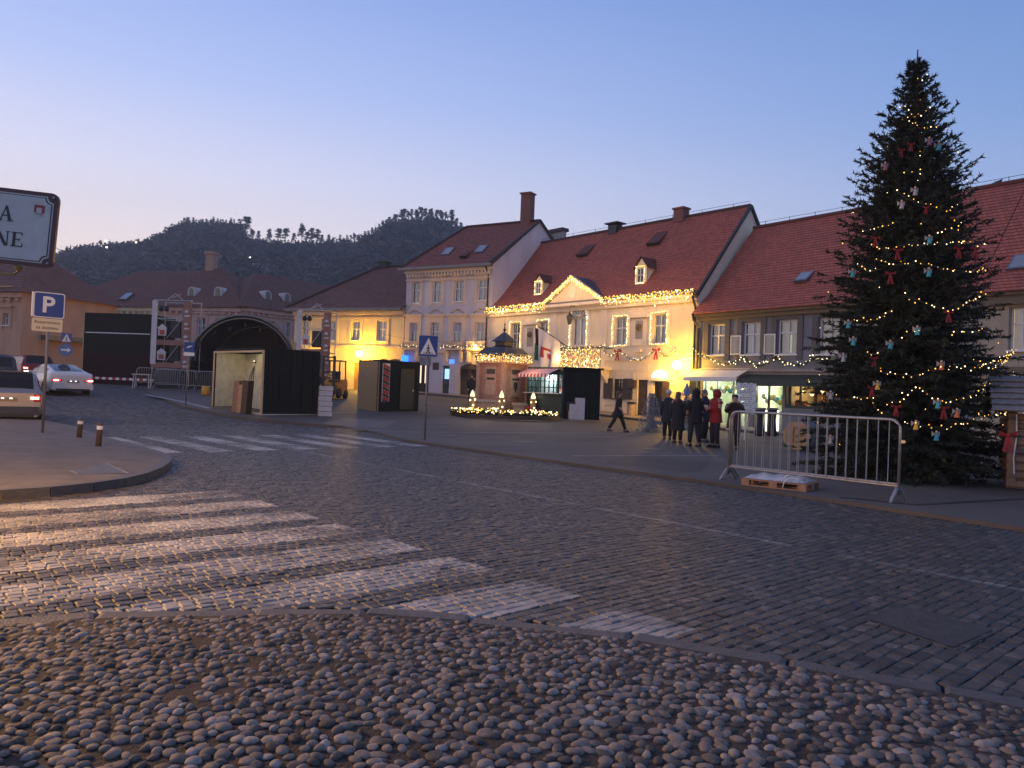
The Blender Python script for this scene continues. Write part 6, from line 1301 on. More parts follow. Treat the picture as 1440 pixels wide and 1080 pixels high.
# curtain of lights over the balcony front, with red stars
pts = []
for k in range(640): x = bx0 + (bx1 - bx0) * rl_.random(); z = bz1 - (bz1 - bz0 + .45) * rl_.random() ** .8; pts.append((x, -1.06 + rl_.gauss(0, .04), z))
t = thing('curtain_lights', 'dense golden light curtain hanging over the balcony railing', 'fairy lights', hloc(hy), hy.rz); bulbs('bulbs', pts, .036, [G_WARM, G_WHITE, G_AMBER, G_RED], t, rl_, (6, 4, 3, .7))
mb = MB()
for k in range(24): x = bx0 + (bx1 - bx0) * k / 23; mb.tube([(x, -1.03, bz1), (x, -1.03, bz0 - .3)], .006, 3)
mb.build('hanging_wires', M_WHITE, t, kind='stuff'); lamp('curtain_glow', ((bx0 + bx1) / 2 - .8, -1.5, bz0 + .5), (1, .62, .2), 45, .3, t); lamp('curtain_glow', ((bx0 + bx1) / 2 + .8, -1.5, bz0 + .4), (1, .62, .2), 45, .3, t)
garland('garland', 'fir garland with lights on top of the balcony railing', [(bx0, -1.02, bz1 + .08), (bx1, -1.02, bz1 + .08), (bx1, -.1, bz1 + .05)], None, hy.rz, hloc(hy), .12, .14, .026)
# swagged garland along the yellow facade to the corner
gx = [hy.fp(848, 488)[0], hy.fp(873, 490)[0], hy.fp(927, 488)[0], hy.fp(952, 494)[0], L]; gzv = [hy.fp(848, 486)[1], hy.fp(873, 492)[1], hy.fp(927, 490)[1], hy.fp(952, 495)[1], hy.fp(974, 491)[1]]; P = []
for k in range(4): P += swag(gx[k], gzv[k], gx[k + 1], gzv[k + 1], (.45, .62, .3, .12)[k])
garland('garland', 'swagged fir garland with white lights along the yellow facade', P, None, hy.rz, hloc(hy), .12, .13, .03)
for q in (1, 2):
    mb = MB(); bow(mb, (0, 0, 0), .5); o = mb.build('red_bow', M_RED, None); o.location = hy.world(gx[q] + .05, -.3, gzv[q] - .12); o.rotation_euler = (0, 0, hy.rz); tag(o, ('red ribbon bow under the window beside the portrait plaque', 'red ribbon bow under the window by the wall lamp')[q - 1], 'bow')
# garland on the grey house, on the lilac house
zz = [hg.fp(980, 493)[1], hg.fp(1022, 513)[1], hg.fp(1050, 503)[1], hg.fp(1070, 515)[1], hg.fp(1095, 503)[1], hg.fp(1128, 514)[1], hg.fp(1150, 503)[1], hg.fp(1180, 510)[1]]; xx = [hg.fp(px, 500)[0] for px in (980, 1022, 1050, 1070, 1095, 1128, 1150, 1180)]; P = []
for k in range(7): P += swag(xx[k], zz[k], xx[k + 1], zz[k + 1], .06, -.2)
garland('garland', 'wavy fir garland with warm lights on the grey house', P, None, hg.rz, hloc(hg), .13, .12, .032)
for i in (0, 2, 3):
    a, b, c, d = r2[i]; zc = hl.fp(625, 487)[1]; garland('garland', ('fir garland with lights on the balcony beside the blue neon sign', '', 'fir garland with lights on the balcony above the cash machine', 'fir garland with lights on the balcony above the arched gate')[i], [(a - .45, -.52, zc), ((a + b) / 2, -.55, zc - .08), (b + .45, -.52, zc)], None, hl.rz, hloc(hl), .12, .14, .03)
lamp('gate_light', (gate[1] - .1, -.7, gate[3] + 1.4), (1, .60, .10), 110, .12, hl.o); MB().ball((gate[1] - .1, -.6, gate[3] + 1.55), .1, 8, 6).build('gate_lamp', glow('lamp_warm', (1, .75, .35), 10), hl.o)
# wall lamps
def wall_lamp(h, px, py, pw, col, label, r=.2, out=.9, halo=8):
    x, z = h.fp(px, py, -out); t = thing('wall_lamp', label, 'lamp', h.world(x, -out, z), h.rz); MB().ball((0, 0, 0), r, 14, 10).build('globe', glow('globe_%d' % pw, col, pw / (math.pi * 4 * math.pi * r * r), True), t, smooth=True)
    mb = MB(); mb.tube([(0, 0, -r), (0, 0, -r - .3), (.1, .2, -r - .42), (.2, out, -r - .45)], .025, 6); mb.tube([(.2, out, -r - .2), (.12, out - .4, -r - .5), (.2, out, -r - .8)], .018, 5); mb.build('bracket', M_IRON, t); MB().lathe([(.09, r * .9), (.03, r + .08), (.01, r + .18)], 8).build('cap', M_IRON, t)
    return t
wl_ = wall_lamp(hy, 952, 513, 700, (1, .52, .035), 'glowing globe wall lamp at the corner of the yellow house', .22, .75, 14)
x, z = hy.fp(928, 527, -.6); lamp('door_light', hy.world(x, -.6, z), (1, .72, .3), 25, .12)
wall_lamp(hc, 505, 497, 1100, (1, .54, .03), 'bright sodium wall lamp on the cream house behind the stalls', .22, .8, 16)
wall_lamp(hc, 437, 503, 160, (1, .62, .1), 'dimmer wall lamp on the cream house near the scaffold tower', .2, .8, 8)
# hanging lantern by the arched door
x, z = hy.fp(801, 448, -.7); t = thing('hanging_lantern', 'unlit black lantern hanging beside the arched balcony door', 'lantern', hy.world(x, -.7, z), hy.rz); mb = MB(); mb.tube([(0, .7, .75), (0, 0, .75), (0, 0, .4)], .02, 5); mb.build('arm', M_IRON, t); MB().lathe([(.1, -.3), (.18, 0), (.17, .12)], 6).build('glass', mat('lantern_glass', (.12, .11, .1), .1), t); MB().lathe([(.22, .12), (.08, .3), (.03, .42)], 6).build('cap', M_IRON, t); MB().lathe([(.04, -.38), (.11, -.3)], 6).build('foot', M_IRON, t)
# ---- flags on slanting poles from the balcony
def flag(label, base_px, tip_px, out0, out1, cols, mats, w, hgt, emblem):
    x0, z0 = hy.fp(*base_px, -out0); x1, z1 = hy.fp(*tip_px, -out1); t = thing('flag', label, 'flag', hloc(hy), hy.rz); a = Vector((x0, -out0, z0)); b = Vector((x1, -out1, z1)); MB().tube([a, b], .025, 6).build('flag_pole', M_WOODD, t)
    d = (a - b).normalized(); nx, nz = 12, 14; mb = MB()
    for j in range(nz + 1):
        for i in range(nx + 1):
            q = b + d * (w * i / nx); fall = hgt * j / nz; mb.v.append((q.x + .05 * math.sin(j * .5 + i * .4) * (j / nz), q.y + .12 * math.sin(i * 1.1 + j * .15) * (.3 + j / nz), q.z - fall + (b.z - q.z) * .75 * (j / nz)))
    for j in range(nz):
        for i in range(nx): mb.f.append((j * (nx + 1) + i, j * (nx + 1) + i + 1, (j + 1) * (nx + 1) + i + 1, (j + 1) * (nx + 1) + i)); mb.mi.append(cols(i / nx, j / nz))
    mb.build('cloth', mats, t, smooth=True)
M_FW = mat('flag_white', (.62, .58, .64), .85, .1); M_FR = mat('flag_red', (.40, .03, .04), .85); M_FG = mat('flag_green', (.06, .22, .10), .85); M_FD = mat('flag_dark', (.05, .02, .025), .85)
flag('white flag with a red emblem hanging before the yellow facade', (797, 487), (757, 459), 1.0, 2.6, lambda u, v: 1 if (.12 < u < .55 and (.36 < v < .47 or .56 < v < .68) and not (.3 < u < .38 and v > .5)) or (.12 < u < .26 and .4 < v < .62) else 0, [M_FW, M_FR], 1.55, 2.35, None)
flag('dark red and green flag hanging behind the white flag', (800, 489), (752.5, 461), .8, 2.1, lambda u, v: 0 if v < .45 else 1, [M_FD, M_FG], .5, 1.9, None)
# ---------------------------------------------------------------- well house with decorated bed
pc = on(706, 578); Yp = 40.3; cx = at(706, 560, Yp).x; base = Vector((cx, Yp, gz(cx, Yp) + .075)); rz = face_cam(base, rad(47)); hw = size_at(base, 33) / math.sqrt(2) * 1.02
t = thing('well_house', 'small brick-red well house with dark curved metal roof and finial', 'pavilion', base, rz); zE = at(706, 512, Yp).z - base.z; M_WBR = mat('well_brick', (.44, .22, .135), .8, .25, 6, bump=.3, bscale=30); M_WTR = mat('well_trim', (.50, .30, .20), .75, .2)
nrow = 14; bh = zE / nrow
MB().box(-hw + .03, hw - .03, -hw + .03, hw - .03, 0, zE).build('core', mat('brick_mortar', (.22, .12, .09), .9), t)
for k in range(nrow):
    z = k * bh
    for f_ in range(2):
        n = 5; off = (k % 2) * .5
        for j in range(-1, n + 1):
            x0, x1 = -hw + 2 * hw * (j + off) / n, -hw + 2 * hw * (j + 1 + off) / n; x0, x1 = max(x0, -hw), min(x1, hw)
            if x1 - x0 < .06: continue
            q = MB()
            if f_ == 0: q.box(x0 + .005, x1 - .005, -hw, -hw + .05, z + .005, z + bh - .005)
            else: q.box(-hw, -hw + .05, x0 + .005, x1 - .005, z + .005, z + bh - .005)
            q.build('brick', M_WBR, t)
for sx, sy in ((-1, -1), (1, -1), (-1, 1), (1, 1)): MB().box(sx * hw - .1, sx * hw + .1, sy * hw - .1, sy * hw + .1, 0, zE).build('corner_post', M_WTR, t)
MB().box(-hw - .14, hw + .14, -hw - .14, hw + .14, zE, zE + .12).build('cornice', M_WTR, t)
for f_ in (0, 1):                                        # inscription panels, crest, spout
    M_ = Matrix.Rotation(rad(-90), 4, 'Z') if f_ else Matrix.Identity(4); q = MB(); q.box(-hw * .42, hw * .42, -hw - .03, -hw - .005, zE * .34, zE * .93, M_); po = q.build('panel', M_WTR, t)
    MB().box(-hw * .34, hw * .34, -hw - .045, -hw - .031, zE * .78, zE * .88, M_).build('inscription', M_WOODD, po); MB().box(-hw * .3, hw * .3, -hw - .045, -hw - .031, zE * .66, zE * .7, M_).build('inscription', M_IRON, po)
    if not f_:
        q = MB(); q.prism([(-.13, zE * .62), (.13, zE * .62), (.13, zE * .5), (0, zE * .4), (-.13, zE * .5)], -hw - .05, -hw - .03); q.build('crest', M_IRON, po); q = MB(); q.tube([(0, -hw, zE * .3), (0, -hw - .25, zE * .28), (0, -hw - .3, zE * .22)], .035, 6); q.build('spout', M_IRON, po)
# curved pyramid roof with gabled drip edge, upper cap and finial
zA = at(708, 487, Yp).z - base.z; zB = at(708, 467, Yp).z - base.z; zF = at(710, 449, Yp).z - base.z; rw = size_at(base, 40) / math.sqrt(2) * 1.05; M_TIN = mat('roof_tin', (.035, .038, .045), .35, .25, 4, metal=.5)
mb = MB(); prof = [(rw, zE + .32), (rw * .86, zE + .5), (rw * .62, zE + .85), (rw * .42, zA - .06), (rw * .34, zA), (rw * .3, zA + .02), (rw * .3, zA + .22), (rw * .44, zA + .24), (rw * .3, zA + .4), (rw * .13, zB - .12), (.03, zB)]
for k, (r_, z) in enumerate(prof): mb.v += [(-r_, -r_, z), (0, -r_, z + (.16 if k == 0 else .06 if k == 1 else 0)), (r_, -r_, z), (r_, 0, z + (.16 if k == 0 else .06 if k == 1 else 0)), (r_, r_, z), (0, r_, z + (.16 if k == 0 else 0)), (-r_, r_, z), (-r_, 0, z + (.16 if k == 0 else .06 if k == 1 else 0))]
for i in range(len(prof) - 1):
    for k in range(8): mb.f.append((i * 8 + k, i * 8 + (k + 1) % 8, (i + 1) * 8 + (k + 1) % 8, (i + 1) * 8 + k)); mb.mi.append(0)
rf = mb.build('roof', M_TIN, t); MB().lathe([(.03, zB - .02), (.05, zB + .05), (.09, zB + .12), (.03, zB + .2), (.018, zB + .35), (.05, zB + .4), (.012, zB + .47), (.006, zF)], 8).build('finial', M_IRON, rf)
for sx in (-1, 1):
    for k in range(9): q = MB(); x = -rw * .9 + rw * 1.8 * k / 8; (q.box(x - .03, x + .03, -rw * .93, -rw * .9, zE + .1, zE + .36) if sx < 0 else q.box(-rw * .93, -rw * .9, x - .03, x + .03, zE + .1, zE + .36)); q.build('valance_board', M_WTR, t)
pts = []
for k in range(330):
    u = rl_.uniform(-1, 1); z = zE + .08 + .42 * rl_.random(); r_ = rw * (1.0 - .25 * (z - zE - .1)); s = rl_.random() < .5; pts.append((u * r_, -r_ - .02, z) if s else (-r_ - .02, u * r_, z))
o = thing('roof_lights', 'amber and white lights strung around the well house eaves', 'fairy lights', base, rz); bulbs('bulbs', pts, .03, [G_AMBER, G_WHITE, G_WARM], o, rl_, (3, 2, 2)); MB().tube([(-rw, rw, zE + .5), (-rw, -rw, zE + .45), (rw, -rw, zE + .5)], .01, 4).build('cable', M_BLACK, o)
lamp('well_glow', base + Vector((-.9, -2.6, zE + .1)), (1, .58, .2), 42, .3); lamp('well_glow', base + Vector((1.2, -2.4, zE + .1)), (1, .58, .2), 34, .3)
# stone basins
M_STONE = mat('pale_stone', (.42, .31, .22), .8, .25, 6, bump=.3)
p = on(684, 579); t = thing('stone_trough', 'long stone trough left of the well spout', 'trough', p, rz + rad(-90)); w = size_at(p, 31); MB().box(-w / 2, w / 2, -.3, .3, 0, .5).build('body', M_STONE, t); MB().box(-w / 2 - .06, w / 2 + .06, -.36, .36, .5, .62).build('rim', mat('rim_stone', (.40, .34, .32), .7), t)
t.rotation_euler.z = face_cam(p, .1); p = on(730, 585); t = thing('stone_basin', 'round stone basin under the well spout', 'basin', p); r_ = size_at(p, 11); MB().lathe([(r_ * .7, 0), (r_ * .75, .4), (r_ * .8, .45), (r_ * 1.0, .52), (r_ * 1.02, .64), (r_ * .85, .64), (r_ * .8, .5)], 8).build('bowl', M_STONE, t)
# candle posts
for k, (px, pb, pt) in enumerate(((663.5, 580, 548), (704.5, 583, 549), (749, 584, 551))):
    p = on(px, pb); h_ = at(px, pt, p.y).z - p.z; r_ = size_at(p, 4.3); t = thing('candle_post', ('wooden candle post with glowing flame beside the long trough', 'wooden candle post with glowing flame between trough and basin', 'wooden candle post with glowing flame beside the striped stall')[k], 'candle', p)
    MB().lathe([(r_, 0), (r_, h_ * .66)], 12).build('post', mat('candle_wood', (.50, .33, .12), .7, .25), t); MB().lathe([(r_ * 1.25, h_ * .66), (r_ * 1.25, h_ * .7)], 12).build('drip_plate', M_OAK, t); MB().lathe([(r_ * .75, h_ * .7), (r_ * .8, h_ * .78), (r_ * .45, h_ * .9), (r_ * .05, h_)], 10).build('flame', glow('flame_cream', (1, .86, .5), 1.5), t, smooth=True)
    bulbs('bulbs', [(r_ * 1.05 * math.cos(a), r_ * 1.05 * math.sin(a), h_ * z) for a, z in ((-2.2, .55), (-1.2, .32), (-.6, .58), (-1.7, .15))], .05, [G_WHITE], t, rl_)
# planted bed around the well
pc = (on(640, 588) + on(778, 594)) / 2; A0, A1 = on(628, 585), on(780, 595); rx = (A1 - A0).length / 2 * 1.02; ry = 2.3; bed = thing('flower_bed', 'low oval bed of fir greens around the well', 'bed', pc + Vector((0, 2.0, .05)), math.atan2(A1.y - A0.y, A1.x - A0.x))
mb = MB(); N = 28; mb.add([((rx + w) * math.cos(2 * math.pi * k / N), (ry + w) * math.sin(2 * math.pi * k / N), z) for w, z in ((.06, 0), (.06, .16), (-.06, .16)) for k in range(N)], [(j * N + k, j * N + (k + 1) % N, (j + 1) * N + (k + 1) % N, (j + 1) * N + k) for j in range(2) for k in range(N)]); mb.build('rim', M_WOODD, bed)
mb = MB(); rr_ = random.Random(2); pts = []
for k in range(520):
    a = rr_.uniform(0, 6.28); q = rr_.uniform(.74, 1.0); c = (rx * q * math.cos(a), ry * q * math.sin(a), .12 + .16 * rr_.random()); needles(mb, c, .05, 12, .16, rr_)
    if rr_.random() < .55: pts.append((c[0], c[1] - .05, c[2] + .1))
mb.build('fir_greens', M_FIR, bed, kind='stuff'); bulbs('bulbs', pts, .035, [G_WHITE, G_WARM], bed, rr_)
for k, (px, py) in enumerate(((676, 578), (742, 584), (716, 590), (757, 588))):
    p = on(px, py); s_ = .26 if k < 2 else .16; mb = MB()
    for j in range(26): d = Vector((rr_.gauss(0, 1), rr_.gauss(0, 1), abs(rr_.gauss(0, 1)))).normalized(); n_ = d.cross(Vector((.3, .2, 1))).normalized() * s_ * .3; e = d * s_; mb.add([e * .2 + n_, e, e * .2 - n_], [(0, 1, 2)])
    mb.ball((0, 0, s_ * .2), s_ * .6, 8, 5); o = mb.build('poinsettia', mat('poinsettia_red', (.42, .015, .03), .6), None); o.location = p + Vector((0, -.1, .28)); tag(o, ('large red poinsettia beside the long trough', 'large red poinsettia beside the round basin', 'small red poinsettia in the greens before the well', 'small red poinsettia at the stall end of the bed')[k], 'flower')
lamp('bed_glow', pc + Vector((-.9, 1.2, .8)), (1, .62, .22), 14, .3); lamp('bed_glow', pc + Vector((1.1, 1.2, .8)), (1, .62, .22), 12, .3)
# ---------------------------------------------------------------- snack stall with striped awning
Sa, Sb = on(740, 582), on(789, 589); ux = (Sb - Sa); ux.z = 0; Ls = ux.length; rz = math.atan2(ux.y, ux.x); hS = at(789, 521, Sb.y).z - Sb.z; t = thing('snack_stall', 'dark green snack stall with lit barred windows and striped awning', 'stall', Sa, rz); zc = hS * .46; zw = hS * .86
mb = MB(); mb.box(0, Ls, 0, .06, 0, zc); mb.box(0, Ls, 0, .06, zw, hS); mb.box(0, .06, .06, 2.2, 0, hS); mb.box(Ls - .06, Ls, .06, 2.2, 0, hS); mb.box(.06, Ls - .06, 2.14, 2.2, 0, hS); mb.box(0, Ls, 0, 2.2, hS, hS + .06); mb.build('body', M_GREEN, t); MB().box(-.05, Ls, -.25, .0, zc, zc + .05).build('counter', M_ICING, t)
mb = MB()
for k in range(9): x = Ls * k / 8; mb.box(max(0, x - .025), min(Ls, x + .025), .0, .05, zc + .05, zw)
for z in (zc + (zw - zc) * .34, zc + (zw - zc) * .67): mb.box(0, Ls, .005, .045, z - .02, z + .02)
wf = mb.build('window_bars', M_GREEN, t); MB().quad((0, .05, zc), (Ls, .05, zc), (Ls, .05, zw), (0, .05, zw)).build('glass', M_GLASS, wf)
mb = MB(); mb.quad((.06, .75, zc), (Ls - .06, .75, zc), (Ls - .06, .75, zw + .2), (.06, .75, zw + .2)); mb.build('inner_wall', mat('stall_inner', (.75, .78, .76), .7, .3, 4), t); lamp('stall_light', (Ls * .4, .45, zw - .08), (.75, 1, .95), 60, .1, t); MB().box(Ls * .2, Ls * .6, .42, .5, zw + .02, zw + .06).build('tube_lamp', glow('cool_tube', (.8, 1, .97), 4), t)
mb = MB(); n = 18
for k in range(n): mb.k = k % 2; x0, x1 = Ls * .9 * k / n, Ls * .9 * (k + 1) / n; mb.quad((x0, -.02, hS * .99), (x1, -.02, hS * .99), (x1, -.7, hS * .87), (x0, -.7, hS * .87)); mb.quad((x0, -.7, hS * .87), (x1, -.7, hS * .87), (x1, -.72, hS * .8), (x0, -.72, hS * .8))
mb.build('striped_awning', [mat('awning_red', (.45, .03, .05), .8), mat('awning_white', (.70, .62, .64), .8)], t)
Ca_, Cb_ = on(791, 589), on(842, 591); ux = (Cb_ - Ca_); ux.z = 0; Lk = ux.length; rz2 = math.atan2(ux.y, ux.x); t = thing('market_stall', 'closed black stall standing beside the striped snack stall', 'stall', Ca_ + Vector((.02, -.02, 0)), rz2); hK = at(815, 519, Ca_.y).z - Ca_.z
MB().box(.05, Lk, 0, 1.5, 0, hK).build('body', M_CONT, t); MB().box(-.0, Lk + .1, -.15, 1.6, hK, hK + .08).build('roof', M_CONT, t)
for k in range(6): x = .05 + (Lk - .05) * (k + .5) / 6; MB().box(x - .02, x + .02, -.025, 0, .05, hK).build('batten', M_CONT, t)
for k, (px, py, w_, hh, lb) in enumerate(((806, 590, 12, 30, 'shorter white packing box before the black stall'), (814.5, 590.5, 11, 43, 'taller white packing box before the black stall'))):
    p = on(px, py); w = size_at(p, w_); h_ = size_at(p, hh * .72); t = thing('packing_box', lb, 'box', p, rz2); mb = MB(); mb.box(-w / 2, w / 2, -.2, .2, 0, h_); mb.build('carton', mat('white_board', (.55, .50, .50), .7, .15), t); MB().box(-.02, .02, -.203, -.2, .02, h_ - .02).build('tape_seam', M_ICING, t)
for k in range(2): p = on(831 - 3 * k, 591); o = MB().box(-.2, .2, -.15, .15, .0, .42).build('storage_tub', M_BLACK, None); o.location = p + Vector((-.9, 0, k * .43)); tag(o, ('black storage tub on the ground by the white boxes', 'black storage tub on top of another by the white boxes')[k], 'tub')
# ---------------------------------------------------------------- conifers
def fir_crown(R, Ht, z0, levels, per, seed, droop=.25, twl=.32, need=16, nl=.05, up=.15, nw=.006):
    rnd = random.Random(seed); V = []; Fc = []; br = MB()
    for i in range(levels):
        f = i / (levels - 1); z = z0 + (Ht - z0) * (f ** .95) * .955; Rr = R(z) if callable(R) else R * (1 - (z - z0) / (Ht - z0))
        nb = max(4, int(per * (1 - .55 * f)))
        for b in range(nb):
            a = 2 * math.pi * (b + rnd.random() * .8) / nb + i * 2.4; ln = Rr * rnd.uniform(.72, 1.15) + .04; dr = droop * (1 - 1.5 * f) + rnd.uniform(-.08, .08); segs = max(2, int(ln / .15)); p0 = Vector((0, 0, z)); pts = []
            for k in range(segs + 1):
                q = k / segs; r_ = ln * q; pts.append(Vector((math.cos(a) * r_, math.sin(a) * r_, z - dr * ln * q + (up + .5 * max(0, f - .3)) * ln * q * q)))
            br.tube(pts, [max(.004, .022 * (1 - .8 * k / segs) * min(1, ln)) for k in range(segs + 1)], 3)
            for k in range(1, segs + 1):
                d = (pts[k] - pts[k - 1]).normalized(); side = d.cross(Vector((0, 0, 1))).normalized()
                for s in ((-1, 1) if k < segs else (0,)):
                    tl = twl * (1.15 - .6 * k / segs) * rnd.uniform(.6, 1.15) * min(1, .12 + 1.3 * ln); td = (d * .75 + side * s * .8 + Vector((0, 0, rnd.uniform(-.25, .18)))).normalized(); o = pts[k] if s == 0 else pts[k - 1].lerp(pts[k], rnd.random())
                    for n_ in range(need):
                        q = (n_ + rnd.random()) / need; c = o + td * tl * q; nd = (td * .7 + Vector((rnd.gauss(0, 1), rnd.gauss(0, 1), rnd.gauss(0, .9))) * .65).normalized(); e = c + nd * nl * rnd.uniform(.8, 1.7); w = nd.cross(Vector((rnd.random() - .5, rnd.random() - .5, rnd.random() - .3))).normalized() * nw * rnd.uniform(.8, 1.6)
                        m_ = len(V); V += [tuple(c + w), tuple(c - w), tuple(e)]; Fc.append((m_, m_ + 1, m_ + 2))
    return V, Fc, br
def tree_R(z): 
    P = [(.2, 1.6), (1.0, 1.74), (2.5, 1.6), (4.2, 1.3), (6.0, .92), (7.4, .55), (8.4, .22), (9.0, .07), (9.4, .02), (12, .02)]
    for (a, b), (c, d) in zip(P, P[1:]):
        if a <= z <= c: return b + (d - b) * (z - a) / (c - a)
    return 1.6
pT = on(1302, 678); pT = Vector((pT.x, pT.y + .9, pT.z)); HT = at(1296, 70, pT.y).z - pT.z
t = thing('christmas_tree', 'tall dark spruce decorated with lights and paper angels', 'tree', pT); kz = HT / 9.4
V, Fc, br = fir_crown(lambda z: tree_R(z / kz) * 1.04, HT, .12, 56, 21, 4, .32, .42, 26, .07, .12, .0135)
me = bpy.data.meshes.new('crown'); me.from_pydata(V, [], Fc); me.materials.append(mat('spruce_needles', (.018, .025, .012), .7, .5, 5)); cr_ = link_mesh('crown', me, t); br.build('branches', mat('spruce_bark', (.06, .04, .03), .9), t); MB().tube([(0, 0, -.1), (0, 0, HT * .6), (.02, 0, HT * 1.0)], [.14, .08, .012], 8).build('trunk', MATS['spruce_bark'], t)
print('tree tris', len(Fc))
def on_tree(px, py):                                     # pixel -> point just outside the crown, on the camera side
    d = ray(px, py); best = None
    for k in range(400):
        Y = pT.y - 2.6 + k * .01; q = at(px, py, Y); r_ = math.hypot(q.x - pT.x, q.y - pT.y)
        if r_ < tree_R((q.z - pT.z) / kz) * 1.12 + .1: return q
    q = at(px, py, pT.y - .25); return q
M_ORN = {'red': M_RED, 'teal': mat('teal_felt', (.05, .32, .36), .8), 'orange': mat('orange_felt', (.60, .16, .05), .8), 'yellow': mat('yellow_felt', (.62, .36, .05), .8), 'white': mat('white_felt', (.36, .34, .34), .8), 'pink': mat('pink_felt', (.36, .13, .15), .8)}
def angel(col, q):
    o = MB().lathe([(.065, -.12), (.05, -.05), (.025, .035)], 8).build('paper_angel', M_ORN[col], None); o.location = q; h_ = MB().ball((0, 0, .075), .036, 8, 6).build('head', mat('angel_skin', (.5, .33, .25), .8), o, smooth=True)
    for s in (-1, 1): MB().add([(0, .03, .03), (s * .11, .04, .09), (s * .1, .04, -.04)], [(0, 1, 2)]).build('wing', M_ORN['white'], o)
    o.scale = (.72, .72, .78)
    return tag(o, col + ' paper angel hanging on the big spruce', 'ornament', col + ' angels on the spruce')
for col, px, py in (('teal', 1320, 205), ('white', 1287, 268), ('white', 1268, 287), ('teal', 1307, 336), ('teal', 1306, 382), ('teal', 1199, 383), ('pink', 1307, 198), ('pink', 1360, 268), ('pink', 1245, 233), ('teal', 1290, 464), ('teal', 1193, 455), ('teal', 1200, 479), ('white', 1186, 502), ('orange', 1324, 513), ('yellow', 1234, 541), ('teal', 1319, 567), ('orange', 1346, 580), ('teal', 1317, 612), ('yellow', 1288, 597), ('teal', 1252, 484), ('white', 1168, 555), ('white', 1168, 617)):
    angel(col, on_tree(px, py))
for px, py, s in ((1281, 203, .16), (1267, 211, .16), (1302, 292, .13), (1231, 335, .2), (1262, 352, .2), (1252, 385, .22), (1348, 350, .2), (1371, 350, .2), (1334, 440, .2), (1229, 504, .18), (1226, 546, .18), (1260, 572, .2), (1327, 574, .22)):
    mb = MB(); bow(mb, (0, 0, 0), s * .9); o = mb.build('red_bow', mat('deep_red_ribbon', (.26, .012, .014), .7), None); o.location = on_tree(px, py); tag(o, 'red ribbon bow tied on the big spruce', 'bow', 'red bows on the spruce')
strings = [[(1264, 148), (1290, 165), (1312, 152)], [(1268, 165), (1296, 182), (1322, 178)], [(1288, 112), (1300, 122)], [(1273, 245), (1290, 240), (1300, 250)], [(1262, 270), (1275, 280), (1300, 287), (1330, 297), (1352, 286)], [(1214, 325), (1245, 318), (1262, 310)], [(1318, 326), (1345, 322), (1355, 310)], [(1225, 345), (1250, 352), (1275, 342), (1300, 345), (1345, 340), (1378, 342)], [(1232, 365), (1262, 373), (1285, 368), (1325, 378), (1362, 383), (1390, 377)], [(1205, 373), (1222, 382), (1240, 378)],
           [(1269, 415), (1293, 423), (1315, 431), (1331, 436), (1347, 434), (1371, 420), (1389, 411)], [(1199, 450), (1235, 450), (1256, 432)], [(1267, 474), (1291, 465), (1299, 465)], [(1338, 469), (1386, 463)], [(1238, 524), (1282, 528), (1306, 522), (1344, 515), (1377, 517), (1418, 497)], [(1244, 567), (1262, 566), (1293, 542), (1310, 559), (1330, 567), (1371, 553), (1395, 537)], [(1270, 594), (1294, 598), (1330, 602), (1368, 590), (1400, 582), (1428, 578)], [(1217, 496), (1238, 499)], [(1200, 557), (1225, 560), (1232, 575), (1246, 585)], [(1370, 505), (1392, 520), (1410, 510), (1425, 492)]]
T_ = thing('tree_lights', 'strings of small warm lights wound around the big spruce', 'fairy lights', pT); pts = []; mbw = MB()
for S in strings:
    Q = [on_tree(*p) for p in S]
    for a, b in zip(Q, Q[1:]):
        n = max(2, int((b - a).length / .085)); pts += [tuple(a.lerp(b, k / n) - pT + Vector((rl_.gauss(0, .02), -.04 + rl_.gauss(0, .03), rl_.gauss(0, .025)))) for k in range(n)]
    mbw.tube([q - pT for q in Q], .006, 3)
for k in range(70): a = rl_.uniform(0, 6.28); z = rl_.uniform(.6, HT * .95); r_ = tree_R(z / kz) * 1.12 + .08; pts.append((r_ * math.cos(a), r_ * math.sin(a), z))
bulbs('bulbs', pts, .0125, [G_WARM, G_WHITE, G_AMBER], T_, rl_, (3, 3, 1)); mbw.build('cable', M_BLACK, T_, kind='stuff')
for z, r_ in ((1.5, 2.3), (3.2, 2.0), (5.2, 1.5)): lamp('tree_glow', (-r_ * .5, -r_ - .2, z), (1, .6, .22), 3.5, .3, T_)
M_SNOWY = mat('snowy_needles', (.34, .37, .40), .8, .5, 14)
for k, (px, pb, pt, lb) in enumerate(((915, 606, 556, 'small frosted artificial fir before the lit doorway'), (964, 603, 548, 'small frosted artificial fir with blue top behind the group of people'))):
    p = on(px, pb); h_ = (at(px, pt, p.y).z - p.z) * 1.05; t = thing('small_fir', lb, 'tree', p); V, Fc, br = fir_crown(lambda z: h_ * .36 * max(.0, 1 - z / h_) ** .9, h_, .14, 22, 15, 20 + k, .35, .15, 16, .045, .1, .011); me = bpy.data.meshes.new('crown'); me.from_pydata(V, [], Fc); me.materials.append(M_SNOWY); link_mesh('crown', me, t); MB().tube([(0, 0, 0), (0, 0, h_ * .9)], .03, 6).build('trunk', M_WOODD, t)
    for j in range(3): a = j * 2.09; MB().tube([(0, 0, .12), (.25 * math.cos(a), .25 * math.sin(a), 0)], .015, 5).build('foot', M_IRON, t)
    if k: MB().lathe([(.16, h_ * .82), (.12, h_ * .95), (.02, h_ * 1.12)], 10).build('blue_cone', mat('blue_foil', (.10, .22, .5), .5), t)
lamp('floor_spot', on(958, 604) + Vector((0, -.3, .25)), (.85, 1, .6), 5, .05)
